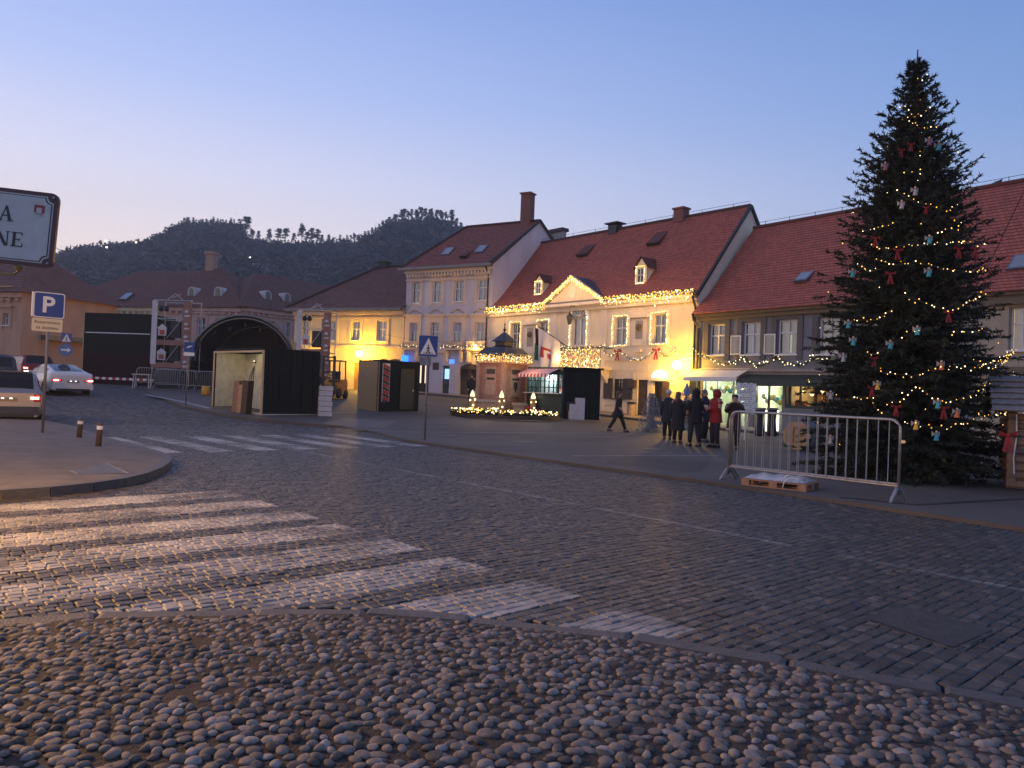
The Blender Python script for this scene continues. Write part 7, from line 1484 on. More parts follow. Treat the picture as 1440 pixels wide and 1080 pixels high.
p = on(846, 572); t = thing('small_fir', 'little fir with amber lights standing on the white crates', 'tree', p + Vector((0, -.2, .75))); V, Fc, br = fir_crown(.38, 1.25, .05, 9, 9, 31, .2, .18, 9, .05, .1, .011); me = bpy.data.meshes.new('crown'); me.from_pydata(V, [], Fc); me.materials.append(M_FIR); link_mesh('crown', me, t); MB().tube([(0, 0, -.75), (0, 0, 1.1)], .03, 6).build('trunk', M_WOODD, t)
bulbs('bulbs', [(.36 * (1 - z / 1.3) * math.cos(a), .36 * (1 - z / 1.3) * math.sin(a), z) for a, z in [(rl_.uniform(0, 6.28), rl_.uniform(.05, 1.2)) for _ in range(60)]], .03, [G_AMBER, G_WHITE, G_RED], t, rl_)
# ================================================================ PEOPLE
M_SKIN = mat('skin', (.42, .26, .19), .6, .1)
def skin_mesh(name, verts, edges, radii, mtl, parent, sub=2, root=0):
    me = bpy.data.meshes.new(name); me.from_pydata(verts, edges, []); o = bpy.data.objects.new(name, me); COL.objects.link(o)
    m = o.modifiers.new('skin', 'SKIN'); m.use_smooth_shade = True; s = o.modifiers.new('sub', 'SUBSURF'); s.levels = sub; s.render_levels = sub
    for i, r in enumerate(radii):
        d = me.skin_vertices[0].data[i]; d.radius = r if isinstance(r, tuple) else (r, r); d.use_root = i == root
    dg = bpy.context.evaluated_depsgraph_get(); m2 = bpy.data.meshes.new_from_object(o.evaluated_get(dg)); m2.name = name
    bpy.data.objects.remove(o); m2.materials.clear(); m2.materials.append(mtl); m2.polygons.foreach_set('use_smooth', [True] * len(m2.polygons))
    return link_mesh(name, m2, parent)
def person(label, base, rz, hgt, coat, trousers, hair, pose='stand', coat_len=.42, hood=None, hat=None, shoe=M_BLACK, scarf=None, long_hair=False):
    """local frame: faces -y, x is the person's left; one continuous body, clothes as children"""
    k = hgt / 1.75; t = thing('person', label, 'person', base, rz); P = lambda x, y, z: (x * k, y * k, z * k)
    V = []; E = []; R = []
    def add(p, r, par=None):
        V.append(P(*p)); R.append((r[0] * k, r[1] * k) if isinstance(r, tuple) else r * k)
        if par is not None: E.append((par, len(V) - 1))
        return len(V) - 1
    lean = -.03 if pose == 'walk' else 0
    pel = add((0, 0, .95), (.15, .11)); sp = add((0, lean * .5, 1.15), (.145, .10), pel); ch = add((0, lean, 1.36), (.17, .11), sp); nk = add((0, lean, 1.5), .055, ch); hd0 = add((0, lean - .02, 1.57), .07, nk); hd1 = add((0, lean - .02, 1.65), (.078, .095), hd0); add((0, lean - .01, 1.715), .06, hd1)
    legs = {'stand': ((.1, .02, -.02), (-.1, -.02, .02)), 'walk': ((.07, -.33, .0), (-.07, .36, .0)), 'wide': ((.13, -.05, 0), (-.13, .06, 0))}[pose if pose in ('walk', 'wide') else 'stand']
    feet = []
    for sx, (fx, fy, _) in zip((1, -1), legs):
        kx = (sx * .09 + fx) / 2; bend = -.06 if pose == 'walk' and fy > 0 else -.03; zf = .1 if fy > .2 else .06
        hip = add((sx * .09, 0, .88), .095, pel); kn = add((kx, fy * .5 + bend, .5), .065, hip); an = add((fx, fy, zf + .03), .043, kn); add((fx, fy - .13, zf - .03 if fy < .2 else .03), (.045, .03), an); feet.append((fx, fy, zf))
    arms = {'stand': (((.23, .02, 1.12), (.22, -.06, .86)), ((-.23, .02, 1.12), (-.22, -.06, .86))), 'walk': (((.24, .1, 1.13), (.23, .03, .88)), ((-.24, -.05, 1.13), (-.22, -.2, .92))), 'fold': (((.25, -.03, 1.14), (.05, -.25, 1.18)), ((-.25, -.03, 1.14), (-.04, -.27, 1.14))), 'face': (((.27, -.12, 1.22), (.08, -.2, 1.5)), ((-.27, -.12, 1.22), (-.08, -.2, 1.5))), 'pocket': (((.27, .05, 1.12), (.2, -.12, .95)), ((-.27, .05, 1.12), (-.2, -.12, .95)))}[{'walk': 'walk', 'wide': 'pocket'}.get(pose, pose)]
    hands = []
    for sx, (el, wr) in zip((1, -1), arms):
        sh = add((sx * .19, lean, 1.42), .07, ch); e = add(el, .052, sh); w = add(wr, .036, e); d = (Vector(wr) - Vector(el)).normalized(); hp = Vector(wr) + d * .07; h = add(tuple(hp), (.036, .022), w)
        side = d.cross(Vector((0, 1, .2))).normalized()
        for j in range(4): q = hp + side * (.028 * (j - 1.5)) + d * (.085 - .012 * abs(j - 1.2)); mid = hp + side * (.026 * (j - 1.5)) + d * .04; a = add(tuple(mid), .0095, h); add(tuple(q + Vector((0, -.012, -.005))), .008, a)
        th = add(tuple(hp - d * .02 + side * .045 * sx + Vector((0, -.02, 0))), .011, h); add(tuple(hp + d * .025 + side * .06 * sx + Vector((0, -.03, 0))), .009, th)
    bodym = skin_mesh('body', V, E, R, M_SKIN, t)
    # face: nose, eyes, mouth, ears
    mb = MB(); z = 1.64; y = lean - .115; mb.add([P(0, y - .022, z - .02), P(.014, y + .01, z - .03), P(-.014, y + .01, z - .03), P(0, y + .012, z + .025)], [(0, 1, 3), (0, 3, 2), (0, 2, 1)])
    for sx in (-1, 1): mb.ball(P(sx * .083, lean - .01, z), .018 * k, 6, 4)
    mb.build('face', M_SKIN, bodym); mb = MB()
    for sx in (-1, 1): mb.ball(P(sx * .03, y + .018, z + .018), .009 * k, 6, 4)
    mb.box(-.022 * k, .022 * k, (y + .012) * k, (y + .02) * k, (z - .058) * k, (z - .05) * k); mb.build('eyes_and_mouth', M_BLACK, bodym, kind='stuff')
    def loft(name, rings, m, n=14):
        mb = MB(); 
        for cx, cy, cz, rx, ry in rings: mb.v += [P(cx + rx * math.cos(2 * math.pi * j / n), cy + ry * math.sin(2 * math.pi * j / n) * (1 + .03 * math.sin(j * 3 + cz * 9)), cz) for j in range(n)]
        for i in range(len(rings) - 1):
            for j in range(n): mb.f.append((i * n + j, i * n + (j + 1) % n, (i + 1) * n + (j + 1) % n, (i + 1) * n + j)); mb.mi.append(0)
        return mb.build(name, m, t, smooth=True)
    hem = .92 - coat_len; sw = .0 if pose != 'walk' else .05
    loft('coat', [(0, sw * .5, hem, .235 + .05 * coat_len, .18 + .12 * (pose == 'walk')), (0, 0, .92, .215, .165), (0, lean * .5, 1.12, .195, .145), (0, lean, 1.33, .225, .15), (0, lean, 1.44, .19, .12), (0, lean, 1.52, .085, .085)], coat)
    for sx, (el, wr) in zip((1, -1), arms): mb = MB(); mb.tube([P(sx * .17, lean, 1.43), P(sx * .215, lean, 1.36), P(*el), P(*wr)], [.08 * k, .085 * k, .07 * k, .055 * k], 10); mb.build('sleeve', coat, t, smooth=True)
    for sx, (fx, fy, zf) in zip((1, -1), feet):
        kx = (sx * .09 + fx) / 2; mb = MB(); mb.tube([P(sx * .085, 0, .95), P(kx, fy * .5 - .03, .5), P(fx, fy, zf + .06)], [.115 * k, .085 * k, .062 * k], 10); mb.build('trouser_leg', trousers, t, smooth=True)
        mb = MB(); zb = 0 if fy < .2 else .02; mb.add([P(fx + a * .048, fy + b, c) for c, s in ((zb, 1), (zb + .05, .95), (zb + .1, .6)) for a, b in ((-s, .07), (s, .07), (s, -.12), (.6 * s, -.19 if c < .06 else -.1), (-.6 * s, -.19 if c < .06 else -.1), (-s, -.12))], [tuple(range(6))[::-1]] + [(i * 6 + j, i * 6 + (j + 1) % 6, (i + 1) * 6 + (j + 1) % 6, (i + 1) * 6 + j) for i in range(2) for j in range(6)] + [tuple(range(12, 18))]); mb.build('shoe', shoe, t)
    mb = MB(); n = 12
    if hood is not None:
        mb.lathe([(.1 * k, 0), (.125 * k, .08 * k), (.128 * k, .15 * k), (.09 * k, .24 * k), (.02 * k, .27 * k)], n, P(0, lean + .02, 1.5)); mb.build('hood', hood, t, smooth=True)
    elif hat is not None:
        mb.lathe([(.1 * k, 0), (.105 * k, .05 * k), (.095 * k, .1 * k), (.05 * k, .15 * k), (.02 * k, .16 * k)], n, P(0, lean - .01, 1.655)); mb.build('knit_hat', hat, t, smooth=True)
    elif hair is not None:
        mb.lathe([(.088 * k, 0), (.1 * k, .06 * k), (.085 * k, .12 * k), (.03 * k, .15 * k)], n, P(0, lean + .012, 1.63)); mb.ball(P(0, lean + .05, 1.61), .075 * k, 10, 6, 1.1)
        if long_hair: mb.tube([P(0, lean + .06, 1.66), P(0, lean + .09, 1.5), P(0, lean + .12, 1.36)], [.085 * k, .09 * k, .05 * k], 8)
        mb.build('hair', hair, t, smooth=True)
    if scarf is not None: mb = MB(); mb.lathe([(.075 * k, 0), (.105 * k, .02 * k), (.105 * k, .07 * k), (.07 * k, .1 * k)], 12, P(0, lean, 1.45)); mb.build('scarf', scarf, t, smooth=True)
    return t
def cloth(n, c): return mat(n, c, .85, .25, 18, bump=.2, bscale=80)
C_BLK = cloth('black_wool', (.012, .012, .014)); C_NAVY = cloth('navy_wool', (.016, .018, .026)); C_JEAN = cloth('dark_denim', (.018, .021, .03)); C_REDC = cloth('red_parka', (.26, .012, .014)); C_BRN = cloth('brown_coat', (.035, .024, .02))
H_DARK = mat('dark_hair', (.02, .014, .01), .5); H_BRN = mat('brown_hair', (.085, .045, .025), .5); H_GREY = mat('short_grey_hair', (.12, .11, .10), .6)
def stand_at(px, py): return on(px, py)
p = stand_at(868, 607.5); person('person in a short black coat walking alone across the square', p, rad(75), 1.56, C_BLK, C_BLK, H_BRN, 'walk', .22)
p = stand_at(952, 623.5); person('woman with long brown hair in a long black coat seen from behind', p, rad(150), 1.62, C_BLK, C_BLK, H_BRN, 'stand', .48, long_hair=True)
p = stand_at(938, 618); person('person in dark coat and pale knitted hat beside the long-haired woman', p, rad(170), 1.66, C_NAVY, C_BLK, None, 'stand', .3, hat=mat('pale_knit', (.5, .48, .46), .9))
p = stand_at(976, 628); person('man in a dark hooded jacket with his back to the barrier', p, rad(195), 1.74, C_BLK, C_JEAN, None, 'wide', .2, hood=C_BLK)
p = stand_at(989, 622); person('short-haired man in navy jacket facing the man in red', p, rad(40), 1.72, C_NAVY, C_BLK, H_GREY, 'stand', .18, scarf=C_BLK)
p = stand_at(1005, 629.5); person('man in a red hooded parka reading a paper in his hands', p, rad(-70), 1.74, C_REDC, C_JEAN, None, 'fold', .16, hood=C_REDC)
p = stand_at(1031, 632); person('person with both hands raised to the face beside the price boards', p, rad(-10), 1.6, C_BRN, C_BLK, H_DARK, 'face', .3)
p = Vector((at(662, 560, 46).x, 46, 0)); p.z = gz(p.x, p.y) + .075; person('distant person in black with a white bag near the arched gate', p, rad(20), 1.7, C_BLK, C_BLK, H_DARK, 'stand', .35)
o = MB().box(-.12, .12, -.06, .06, 0, .34).build('shopping_bag', M_SWHITE, None); o.location = p + Vector((.3, -.15, .35)); tag(o, 'white shopping bag held by the distant person near the gate', 'bag')
# a sheet of paper in the red man's hands
p = stand_at(1005, 629.5); o = MB().box(-.1, .1, -.003, .003, -.07, .07).build('paper_sheet', M_SWHITE, None); o.location = p + Vector((-.3, .05, 1.2)); o.rotation_euler = (rad(20), 0, rad(-60)); tag(o, 'small white paper held by the man in the red parka', 'paper')
# price boards on a stand
p = on(1047, 619); t = thing('price_board_stand', 'stand with five wavy white price boards before the shop', 'sign', p, face_cam(p, .05)); zt = at(1047, 538, p.y).z - p.z; zb = at(1047, 582, p.y).z - p.z; MB().tube([(0, .03, 0), (0, .03, zt)], .025, 6).build('pole', M_SWHITE, t); n = 5
for k in range(n):
    z0 = zb + (zt - zb) * k / n; z1 = zb + (zt - zb) * (k + .92) / n; w = .34; mb = MB(); N = 10; top = [(-w + 2 * w * j / N + .02 * (k % 2), z1 + .018 * math.sin(j * 1.9)) for j in range(N + 1)]; bot = [(-w + 2 * w * j / N + .02 * (k % 2), z0 + .018 * math.sin(j * 1.9 + 1)) for j in range(N, -1, -1)]
    mb.prism(top + bot, -.02, .0); bo = mb.build('board', M_SWHITE, t); rb_2 = random.Random(k); mb = MB()
    for r__ in range(2):
        x = -w * .6
        while x < w * .6: q = rb_2.uniform(.03, .08); zz_ = z0 + (z1 - z0) * (.35 + .3 * r__); mb.box(x, x + q, -.023, -.02, zz_, zz_ + .025); x += q + .03
    mb.build('scribbled_text', mat('ink_grey', (.12, .11, .13), .7), bo, kind='stuff')
# tall planters and bin in front of the shops
for k, px in enumerate((1068, 1085)):
    p = on(px, 613); t = thing('tall_planter', ('tall dark planter at the shop door nearer the price boards', 'tall dark planter at the shop door nearer the barrel')[k], 'planter', p); h_ = at(px, 574, p.y).z - p.z; MB().lathe([(.2, 0), (.21, .1), (.13, h_ * .55), (.2, h_ * .95), (.22, h_)], 12).build('pot', M_BLACK, t, smooth=True); MB().lathe([(.225, h_ * .93), (.23, h_ * .94), (.23, h_ + .02), (.19, h_ + .02)], 12).build('rim', M_GUT, t)
for k, px in enumerate((1076.5, 1093)):
    p = on(px, 610); t = thing('light_column', ('white glowing light tube between the two tall planters', 'white glowing light tube beside the barrel')[k], 'lamp', p); h_ = at(px, 577, p.y).z - p.z; MB().lathe([(.1, 0), (.1, .05), (.05, .06)], 10).build('foot', M_IRON, t); MB().lathe([(.045, .06), (.045, h_)], 10).build('tube', glow('white_column', (1, 1, .8), 2.5), t)
p = on(887, 587); t = thing('litter_bin', 'round stone litter bin beside the brown door', 'bin', p); h_ = .85; MB().lathe([(.2, 0), (.23, .05), (.23, h_ * .8), (.25, h_ * .85)], 12).build('drum', M_STONE, t); MB().lathe([(.25, h_ * .86), (.26, h_ * .95), (.1, h_)], 12).build('lid', M_IRON, t)
# ================================================================ CARS
M_TYRE = mat('tyre', (.012, .012, .012), .8); M_RIM = mat('alloy', (.35, .35, .37), .3, .1, metal=.8); M_CGL = mat('car_glass', (.012, .014, .02), .12, .1, spec=.3)
G_TAIL = glow('tail_red', (1, .04, .03), 5); G_TAILC = glow('tail_core', (1, .25, .15), 18); G_REV = glow('reverse_white', (.9, 1, .92), 9)
def car(name, label, base, heading, paint, L, W, Hh, prof, kind, lights=True, plate_m=None, brake=False, reverse=False):
    """rear at y = 0, nose at y = L; prof rows: y, z_belt, z_top, half width at belt, half width at roof (scaled)"""
    rz = math.atan2(heading[1], heading[0]) - math.pi / 2; t = thing(name, label, 'car', base, rz); mb = MB(); n = len(prof); zf = .2
    rows = []
    for (y, zb, zt, wb, wt) in prof:
        w = wb * W / 2; w2 = wt * W / 2; zb *= Hh; zt *= Hh; m = .5 * (zf + zb)
        half = [(w * .9, zf), (w * .985, zf + .12), (w * 1.0, m), (w * .985, zb - .04), (w * .955, zb), (w2 + (w * .955 - w2) * .12, zb + (zt - zb) * .84), (w2 * .92, zt - .02 if zt > zb + .05 else zt), (w2 * .5, zt)]
        rows.append([(x, y * L, z) for x, z in half] + [(-x, y * L, z) for x, z in half[::-1]])
    K = 16; mb.v = [p for r in rows for p in r]
    for i in range(n - 1):
        for k in range(K): mb.f.append((i * K + k, (i + 1) * K + k, (i + 1) * K + (k + 1) % K, i * K + (k + 1) % K)); mb.mi.append(0)
    mb.f += [tuple(range(K)), tuple(range((n - 1) * K, n * K))[::-1]]; mb.mi += [0, 0]
    bd = mb.build('body', paint, t, smooth=False)
    for pl_ in bd.data.polygons: pl_.use_smooth = len(pl_.vertices) == 4
    # rear window, side windows: dark panes a few millimetres proud of the body
    def row(i): return [Vector(p) for p in rows[i]]
    g0 = next(i for i in range(n) if prof[i][2] - prof[i][1] > .02); roof0 = max(range(n), key=lambda i: prof[i][2] - (.0001 * i)); gl = [i for i in range(n) if prof[i][2] - prof[i][1] > .12]
    i0 = gl[0] - 1; y1, z1_ = rows[roof0][7][1], rows[roof0][7][2]; mb = MB(); seq = list(range(i0, roof0 + 1)); strips = []
    for q, i in enumerate(seq):
        pts_ = [Vector(rows[i][k]) for k in (6, 7, 8, 9)]; pts_ = [Vector((p_.x * (.94 if k in (0, 3) else 1), p_.y, p_.z)) for k, p_ in enumerate(pts_)]; strips.append(pts_)
    if len(strips) > 1:
        strips[0] = [a_.lerp(b_, .18) for a_, b_ in zip(strips[0], strips[1])]; strips[-1] = [a_.lerp(b_, .8) for a_, b_ in zip(strips[-2], strips[-1])]
    for A_, B_ in zip(strips, strips[1:]):
        for k in range(3):
            nn_ = (A_[k + 1] - A_[k]).cross(B_[k] - A_[k]).normalized(); nn_ = nn_ if nn_.z > 0 or nn_.y < 0 else -nn_
            if nn_.y > 0: nn_ = -nn_
            mb.add([p_ + nn_ * .014 for p_ in (A_[k], A_[k + 1], B_[k + 1], B_[k])], [(0, 1, 2, 3)])
    rw_ = mb.build('rear_window', M_CGL, t)
    for s in (-1, 1):
        idx = 4 if s > 0 else 11; idx2 = 5 if s > 0 else 10; pts0 = [Vector(rows[i][idx]) for i in gl]; pts1 = [Vector(rows[i][idx2]) for i in gl]; mb = MB(); e = Vector((s * .008, 0, 0))
        for i in range(len(gl) - 1): mb.add([pts0[i].lerp(pts1[i], .1) + e, pts0[i + 1].lerp(pts1[i + 1], .1) + e, pts0[i + 1].lerp(pts1[i + 1], .95) + e, pts0[i].lerp(pts1[i], .95) + e], [(0, 1, 2, 3)])
        if mb.f: mb.build('side_window', M_CGL, t)
    for s in (-1, 1):
        for yw in (.2, .8):
            r = .32; o = MB().lathe([(r * .55, -.11), (r * .95, -.11), (r, -.07), (r, .07), (r * .95, .11), (r * .55, .11)], 20).build('wheel', M_TYRE, t); o.location = (s * (W / 2 - .1), yw * L, r); o.rotation_euler = (0, rad(90), 0)
            ri = MB(); ri.lathe([(r * .58, -.09), (r * .5, -.1), (.04, -.11)], 14) if s < 0 else ri.lathe([(.04, .11), (r * .5, .1), (r * .58, .09)], 14); ri.build('rim', M_RIM, o)
            mb = MB(); mb.lathe([(r * 1.14, 0), (r * 1.14, .02)], 20); ar = mb.build('wheel_arch', M_BLACK, t); ar.location = (s * (W / 2 - .012) - (.01 if s > 0 else .01), yw * L, r + .02); ar.rotation_euler = (0, rad(90), 0)
    zl = prof[0][1] * Hh - .18 if kind != 'suv' else prof[0][1] * Hh - .1; wy = -.012; wl_ = W / 2
    for s in (-1, 1):
        mb = MB(); x0, x1 = s * wl_ * .93, s * wl_ * (.5 if kind == 'sedan' else .74); hh = .1 if kind == 'sedan' else .22; mb.box(min(x0, x1), max(x0, x1), wy - .01, .1, zl - hh / 2, zl + hh / 2); tl = mb.build('tail_light', mat('tail_lens', (.25, .01, .012), .25), t)
        if lights:
            mb = MB(); xa, xb = s * wl_ * .9, s * wl_ * (.56 if kind == 'sedan' else .8); mb.box(min(xa, xb), max(xa, xb), wy - .016, wy - .011, zl - hh * .2, zl + hh * .3); mb.build('tail_glow', G_TAIL, tl)
            mb = MB(); mb.cbox((s * wl_ * .76, wy - .02, zl), .2, .006, .06); mb.build('lit_core', G_TAILC, tl)
            if reverse: MB().cbox((s * wl_ * .7, wy - .02, zl - .22), .26, .01, .14).build('reverse_light', G_REV, tl)
    bp = MB().box(-wl_ * .9, wl_ * .9, -.05, .2, .26, .5).build('bumper', paint if kind != 'suv' else mat('grey_plastic', (.06, .055, .055), .6), t); MB().box(-wl_ * .75, wl_ * .75, -.056, -.051, .2, .3).build('lower_trim', M_BLACK, bp)
    zp = zl - .06 if kind == 'sedan' else zl - .05; pm = MB().box(-.26, .26, wy - .02, wy - .004, zp - .055, zp + .055).build('number_plate', plate_m or M_SWHITE, t)
    if lights:
        for s in (-.1, .1): MB().cbox((s, wy - .022, zp + .03), .07, .004, .03).build('plate_lamp', glow('plate_lamp', (1, 1, .9), 3), pm)
    if brake: MB().cbox((0, y1 - .03, z1_ - .04), .5, .02, .035).build('brake_strip', G_TAILC, t)
    for s in (-1, 1): MB().cbox((s * (W / 2 + .06), L * .62, prof[3][1] * Hh + .06), .16, .1, .12).build('mirror', paint, t)
    MB().cbox((0, L * .5, .3), W * .8, L * .9, .18).build('underbody', M_BLACK, t)
    return t
SED = [(0, .60, .62, .86, .7), (.03, .70, .72, .93, .75), (.10, .70, .755, .97, .74), (.22, .68, .86, 1, .72), (.38, .66, .985, 1, .70), (.52, .65, 1.0, 1, .70), (.66, .64, .93, 1, .70), (.78, .63, .70, .98, .74), (.93, .55, .57, .92, .7), (1, .42, .44, .78, .6)]
EST = [(0, .56, .58, .92, .84), (.012, .60, .64, .97, .84), (.035, .60, .84, .99, .80), (.065, .60, .97, 1, .77), (.3, .61, 1.0, 1, .74), (.52, .60, .99, 1, .74), (.66, .59, .88, 1, .74), (.76, .58, .64, .98, .78), (.92, .52, .54, .93, .7), (1, .40, .42, .8, .6)]
VAN = [(0, .56, .6, .92, .85), (.012, .58, .7, .97, .84), (.04, .58, .94, .99, .82), (.08, .58, .99, 1, .81), (.4, .58, 1.0, 1, .81), (.6, .57, .98, 1, .81), (.72, .56, .8, 1, .8), (.8, .54, .6, .98, .78), (.94, .48, .5, .93, .7), (1, .38, .4, .8, .6)]
P_PEARL = mat('pearl_white_paint', (.62, .58, .56), .22, .04, spec=.7); P_SILV = mat('silver_paint', (.30, .27, .26), .3, .08, metal=.5); P_DARK = mat('dark_grey_paint', (.045, .047, .055), .25, .1, metal=.3); P_REDC = mat('dark_red_paint', (.22, .03, .03), .3, .1)
p = G(102, 556, 0); car('parked_car', 'white fastback saloon with lit tail lights driving away', p, (-.72, .69), P_PEARL, 4.7, 1.85, 1.42, SED, 'sedan', plate_m=mat('dim_plate', (.25, .25, .24), .5)).name = 'saloon_car'
p = G(8, 596, 0); car('estate_car', 'silver-grey estate car with one tail light glowing', p, (-.52, .85), P_SILV, 4.5, 1.78, 1.52, EST, 'suv', plate_m=mat('amber_plate', (.45, .26, .10), .5))
p = at(-14, 545, 30); p.z = gz(p.x, p.y); car('van', 'dark people carrier waiting beyond the estate car', p, (-.55, .83), P_DARK, 4.8, 1.9, 1.85, VAN, 'suv', lights=False)
p = at(54, 536, 44); p.z = gz(p.x, p.y); car('hatchback', 'red hatchback with glaring brake and reversing lights', p, (-.75, .66), P_REDC, 4.1, 1.78, 1.5, EST, 'suv', brake=True, reverse=True)
# ================================================================ HILL WITH PINES
RIDGE = [(-400, 420), (-200, 395), (0, 378), (60, 368), (120, 352), (200, 346), (228, 334), (255, 319), (300, 316), (338, 320), (347, 342), (400, 346), (460, 346), (500, 342), (530, 328), (560, 313), (600, 309), (632, 314), (650, 326), (680, 340), (760, 372), (860, 410), (1000, 450), (1300, 480), (1900, 500)]
def ridge_y(px):
    for (a, b), (c, d) in zip(RIDGE, RIDGE[1:]):
        if a <= px <= c: return b + (d - b) * (px - a) / (c - a)
    return 500
mb = MB(); cols = list(range(-400, 1900, 20)); YR = 430; NR = 16
for px in cols:
    top = at(px, ridge_y(px), YR); xx_ = top.x / YR
    for k in range(NR + 1): f = k / NR; Y = 150 + (YR - 150) * f; z = 1 + (top.z - 1) * (f ** 1.15) + (3 * mnoise.noise(Vector((px * .02, f * 6, 1))) if 0 < k < NR else 0); mb.v.append((xx_ * Y, Y, z))
    mb.v.append((xx_ * 620, 620, top.z * .5))
for i in range(len(cols) - 1):
    for k in range(NR + 1): o_ = i * (NR + 2) + k; mb.f.append((o_, o_ + NR + 2, o_ + NR + 3, o_ + 1)); mb.mi.append(0)
M_HILL = mat('hill_ground', (.045, .05, .035), .9, .4, .05); hill = struct(mb.build('hill', M_HILL, None, smooth=True))
M_PINE = mat('pine_foliage', (.05, .06, .05), .85, .5, .6); M_DECID = mat('bare_twigs', (.11, .09, .078), .9, .4, .5)
def hill_z(px, f): top = at(px, ridge_y(px), YR); Y = 150 + (YR - 150) * f; return Vector((top.x / YR * Y, Y, 1 + (top.z - 1) * (f ** 1.15)))
def clump(V, Fc, c, r, n, rnd, flat=.7, s=.5):
    for _ in range(n):
        d = Vector((rnd.gauss(0, 1), rnd.gauss(0, 1), rnd.gauss(0, 1) * flat)).normalized() * r * rnd.random() ** .4; q = Vector(c) + d; a = Vector((rnd.gauss(0, 1), rnd.gauss(0, 1), rnd.gauss(0, .5))) * s; b = Vector((rnd.gauss(0, 1), rnd.gauss(0, 1), rnd.gauss(0, .8))) * s
        o_ = len(V); V += [tuple(q - a * .5), tuple(q + a * .5), tuple(q + b)]; Fc.append((o_, o_ + 1, o_ + 2))
rf_ = random.Random(21); V = []; Fc = []
for k in range(5200):                                    # the wood that covers the slope, one mass
    px = rf_.uniform(20, 820); f = min(.97, rf_.random() ** .75); q = hill_z(px, f); h = rf_.uniform(5, 9) * (1 if f < .85 else .5)
    clump(V, Fc, q + Vector((0, 0, h * .5)), h * .5, 22, rf_, 1.1, 1.25)
me = bpy.data.meshes.new('forest'); me.from_pydata(V, [], Fc); me.materials.append(M_PINE); me.materials.append(M_DECID); me.materials.append(mat('dark_firs', (.025, .035, .025), .85, .4, .6)); me.polygons.foreach_set('material_index', [(0, 0, 1, 2, 1, 2)[(i // 22 * 7919 // 3) % 6] for i in range(len(Fc))]); o = link_mesh('forest', me); o['kind'] = 'stuff'
def pine_mesh(seed, h, bare):
    rnd = random.Random(seed); V = []; Fc = []
    n = 11
    for k in range(n): z = h * ((.45 if bare else .22) + (.55 if bare else .76) * k / (n - 1)); w = h * (.2 if bare else .21) * (1.15 - .85 * (k / (n - 1)) ** 1.5) * rnd.uniform(.75, 1.2); 
    for k in range(26): f = rnd.random(); z = h * ((.42 if bare else .15) + (.56 if bare else .82) * f); w = h * .17 * (1.1 - .8 * f); a = rnd.uniform(0, 6.28); r = w * rnd.random() ** .5; clump(V, Fc, (r * math.cos(a), r * math.sin(a), z), h * .07, 34, rnd, .55, h * .035)
    mc = bpy.data.meshes.new('crown'); mc.from_pydata(V, [], Fc); mc.materials.append(M_PINE)
    mb = MB(); mb.tube([(0, 0, -1), (h * .01, 0, h * .5), (0, 0, h * .95)], [h * .018, h * .013, h * .004], 6)
    for k in range(7): z = h * (.35 + .08 * k); a = k * 2.4; mb.tube([(0, 0, z), (h * .13 * math.cos(a), h * .13 * math.sin(a), z + h * .05)], [h * .006, h * .002], 4)
    mt = bpy.data.meshes.new('trunk'); mt.from_pydata(mb.v, [], mb.f); mt.materials.append(mat('pine_bark', (.06, .045, .035), .9)); return mc, mt
LIB = [pine_mesh(40 + k, 1.0, k % 2) for k in range(8)]
def pine(px, ytop, lab, grp, f=1.0, k=None):
    q = hill_z(px, f); h = max(4, at(px, ytop, q.y).z - q.z); mc, mt = LIB[rf_.randrange(8) if k is None else k]; t = thing('pine_tree', lab, 'tree', q, rf_.uniform(0, 6.28), grp); s = (h * rf_.uniform(1.0, 1.6), h * rf_.uniform(1.0, 1.5), h); link_mesh('crown', mc, t, scale=s); link_mesh('trunk', mt, t, scale=s)
for px, yt in ((345, 303), (354, 322), (363, 325), (378, 322), (391, 320), (401, 320), (413, 328), (424, 315), (431, 325), (438, 321), (446, 322), (452, 330), (462, 330)): pine(px, yt, 'slender pine with bare lower trunk standing alone on the saddle of the ridge', 'lone pines on the ridge saddle', .995, 1 + 2 * rf_.randrange(4))
for px in range(206, 342, 4): pine(px + rf_.uniform(-2, 2), ridge_y(px) - rf_.uniform(5, 13), 'dense dark tree in the wooded knoll above the long brown roofs', 'trees of the wooded knoll', .99, 2 * rf_.randrange(4))
for px in range(350, 470, 5): pine(px, ridge_y(px) - rf_.uniform(3, 9), 'low bushy tree under the lone pines on the saddle', 'bushes on the ridge saddle', .985, 2 * rf_.randrange(4))
for px in range(468, 548, 5): pine(px, ridge_y(px) - rf_.uniform(8, 15), 'tree on the ridge shoulder left of the highest summit', 'trees on the ridge shoulder', .99)
for px in range(548, 650, 5): pine(px + rf_.uniform(-2, 2), ridge_y(px) - rf_.uniform(12, 20), 'pine crowning the highest summit beside the lilac house roof', 'pines on the summit', .985, 1 + 2 * rf_.randrange(4))
for px in range(70, 204, 6): pine(px + rf_.uniform(-2, 2), ridge_y(px) - rf_.uniform(4, 13), 'small tree on the low left end of the ridge', 'trees on the low ridge end', .99)
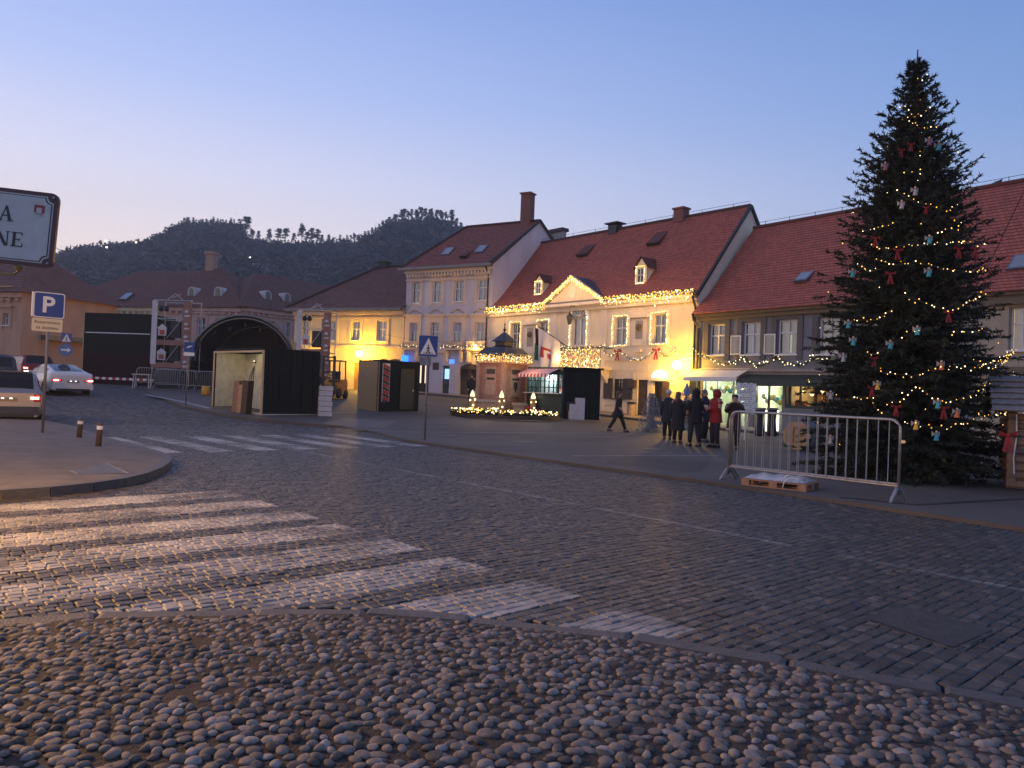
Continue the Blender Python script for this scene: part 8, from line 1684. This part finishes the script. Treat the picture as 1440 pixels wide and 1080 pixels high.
for px, py, w, lb in ((212, 363, 8, 'small white house high on the wooded hill'), (376, 384, 36, 'long pale building half hidden low on the hill'), (437, 396, 32, 'white house with many windows low on the hill'), (150, 388, 30, 'pale flat-roofed house at the hill foot above the cream house roof')):
    best = min((k / 200 for k in range(20, 200)), key=lambda f: abs(proj(hill_z(px, f))[1] - py)); q = hill_z(px, best); W_ = w * q.y / F; Hq = W_ * (.28 if w > 20 else .8); t = thing('hillside_house', lb, 'house', q + Vector((0, -6, -1)), rad(4)); mb = MB(); mb.box(-W_ / 2, W_ / 2, 0, 6, 0, Hq + 1); mb.build('wall', mat('hill_house_wall', (.55, .52, .5), .8, .2, .4), t)
    MB().prism([(-W_ / 2 - .4, Hq + 1), (W_ / 2 + .4, Hq + 1), (W_ / 2 - .8, Hq + 2.2), (-W_ / 2 + .8, Hq + 2.2)], -.4, 6.4).build('roof', M_TILEO, t)
    for k in range(2 if w < 20 else 6): x = -W_ * .4 + W_ * .8 * k / (1 if w < 20 else 5); MB().box(x - .4, x + .4, -.05, 0, Hq * .45 + .6, Hq * .45 + 1.7).build('window', MATS['dark_glass'], t)
for k, (px, py) in enumerate(((160, 357), (202, 359), (162, 367), (361, 382))):
    best = min((j / 200 for j in range(20, 200)), key=lambda f: abs(proj(hill_z(px, f))[1] - py)); q = hill_z(px, best) + Vector((0, -8, 2)); t = thing('hillside_lamp', ('tiny street lamp lit on the hill left of the small white house', 'tiny street lamp lit just beside the small white house', 'tiny street lamp lit low on the left hill flank', 'tiny street lamp lit between the two pale hill buildings')[k], 'lamp', q); MB().tube([(0, 0, -4), (0, 0, 3)], .1, 5).build('post', M_IRON, t); MB().ball((0, 0, 3.2), .45, 8, 6).build('bulb', glow('hill_lamp', (1, .9, .7), 6), t)
# tree behind the beige house, overhead cables
q = Vector((at(1420, 300, 42).x, 42, 0)); t = thing('pine_tree', 'pine top showing above the beige house roof', 'tree', q); h_ = at(1420, 250, 42).z; mc, mt = LIB[3]; s = (h_ * .55, h_ * .55, h_); link_mesh('crown', mc, t, scale=s); link_mesh('trunk', mt, t, scale=s)
for k, (a, b) in enumerate(((hc.world(8, -.1, 4.2), hy.world(2.2, -.15, 5.0)), (at(60, 333, 30), at(112, 349, 60)))):
    mb = MB(); mb.tube([a.lerp(b, j / 12) - Vector((0, 0, .5 * math.sin(math.pi * j / 12))) for j in range(13)], .012, 4); o = mb.build('overhead_cable', M_BLACK, None); tag(o, ('thin cable strung from the cream house past the lilac house', 'thin cable crossing the sky beside the street name plate')[k], 'cable')
# ================================================================ AIR
mb = MB(); mb.box(-620, 620, -60, 640, -1.6, 150); hz_ = mb.build('haze', []); hz_['kind'] = 'stuff'
m = bpy.data.materials.new('evening_air'); m.use_nodes = True; n = m.node_tree.nodes; l = m.node_tree.links; n.clear(); pv = n.new('ShaderNodeVolumePrincipled'); pv.inputs['Color'].default_value = (.85, .9, 1, 1); pv.inputs['Density'].default_value = .0006; pv.inputs['Anisotropy'].default_value = .2; mo = n.new('ShaderNodeOutputMaterial'); l.new(pv.outputs[0], mo.inputs['Volume']); hz_.data.materials.append(m)
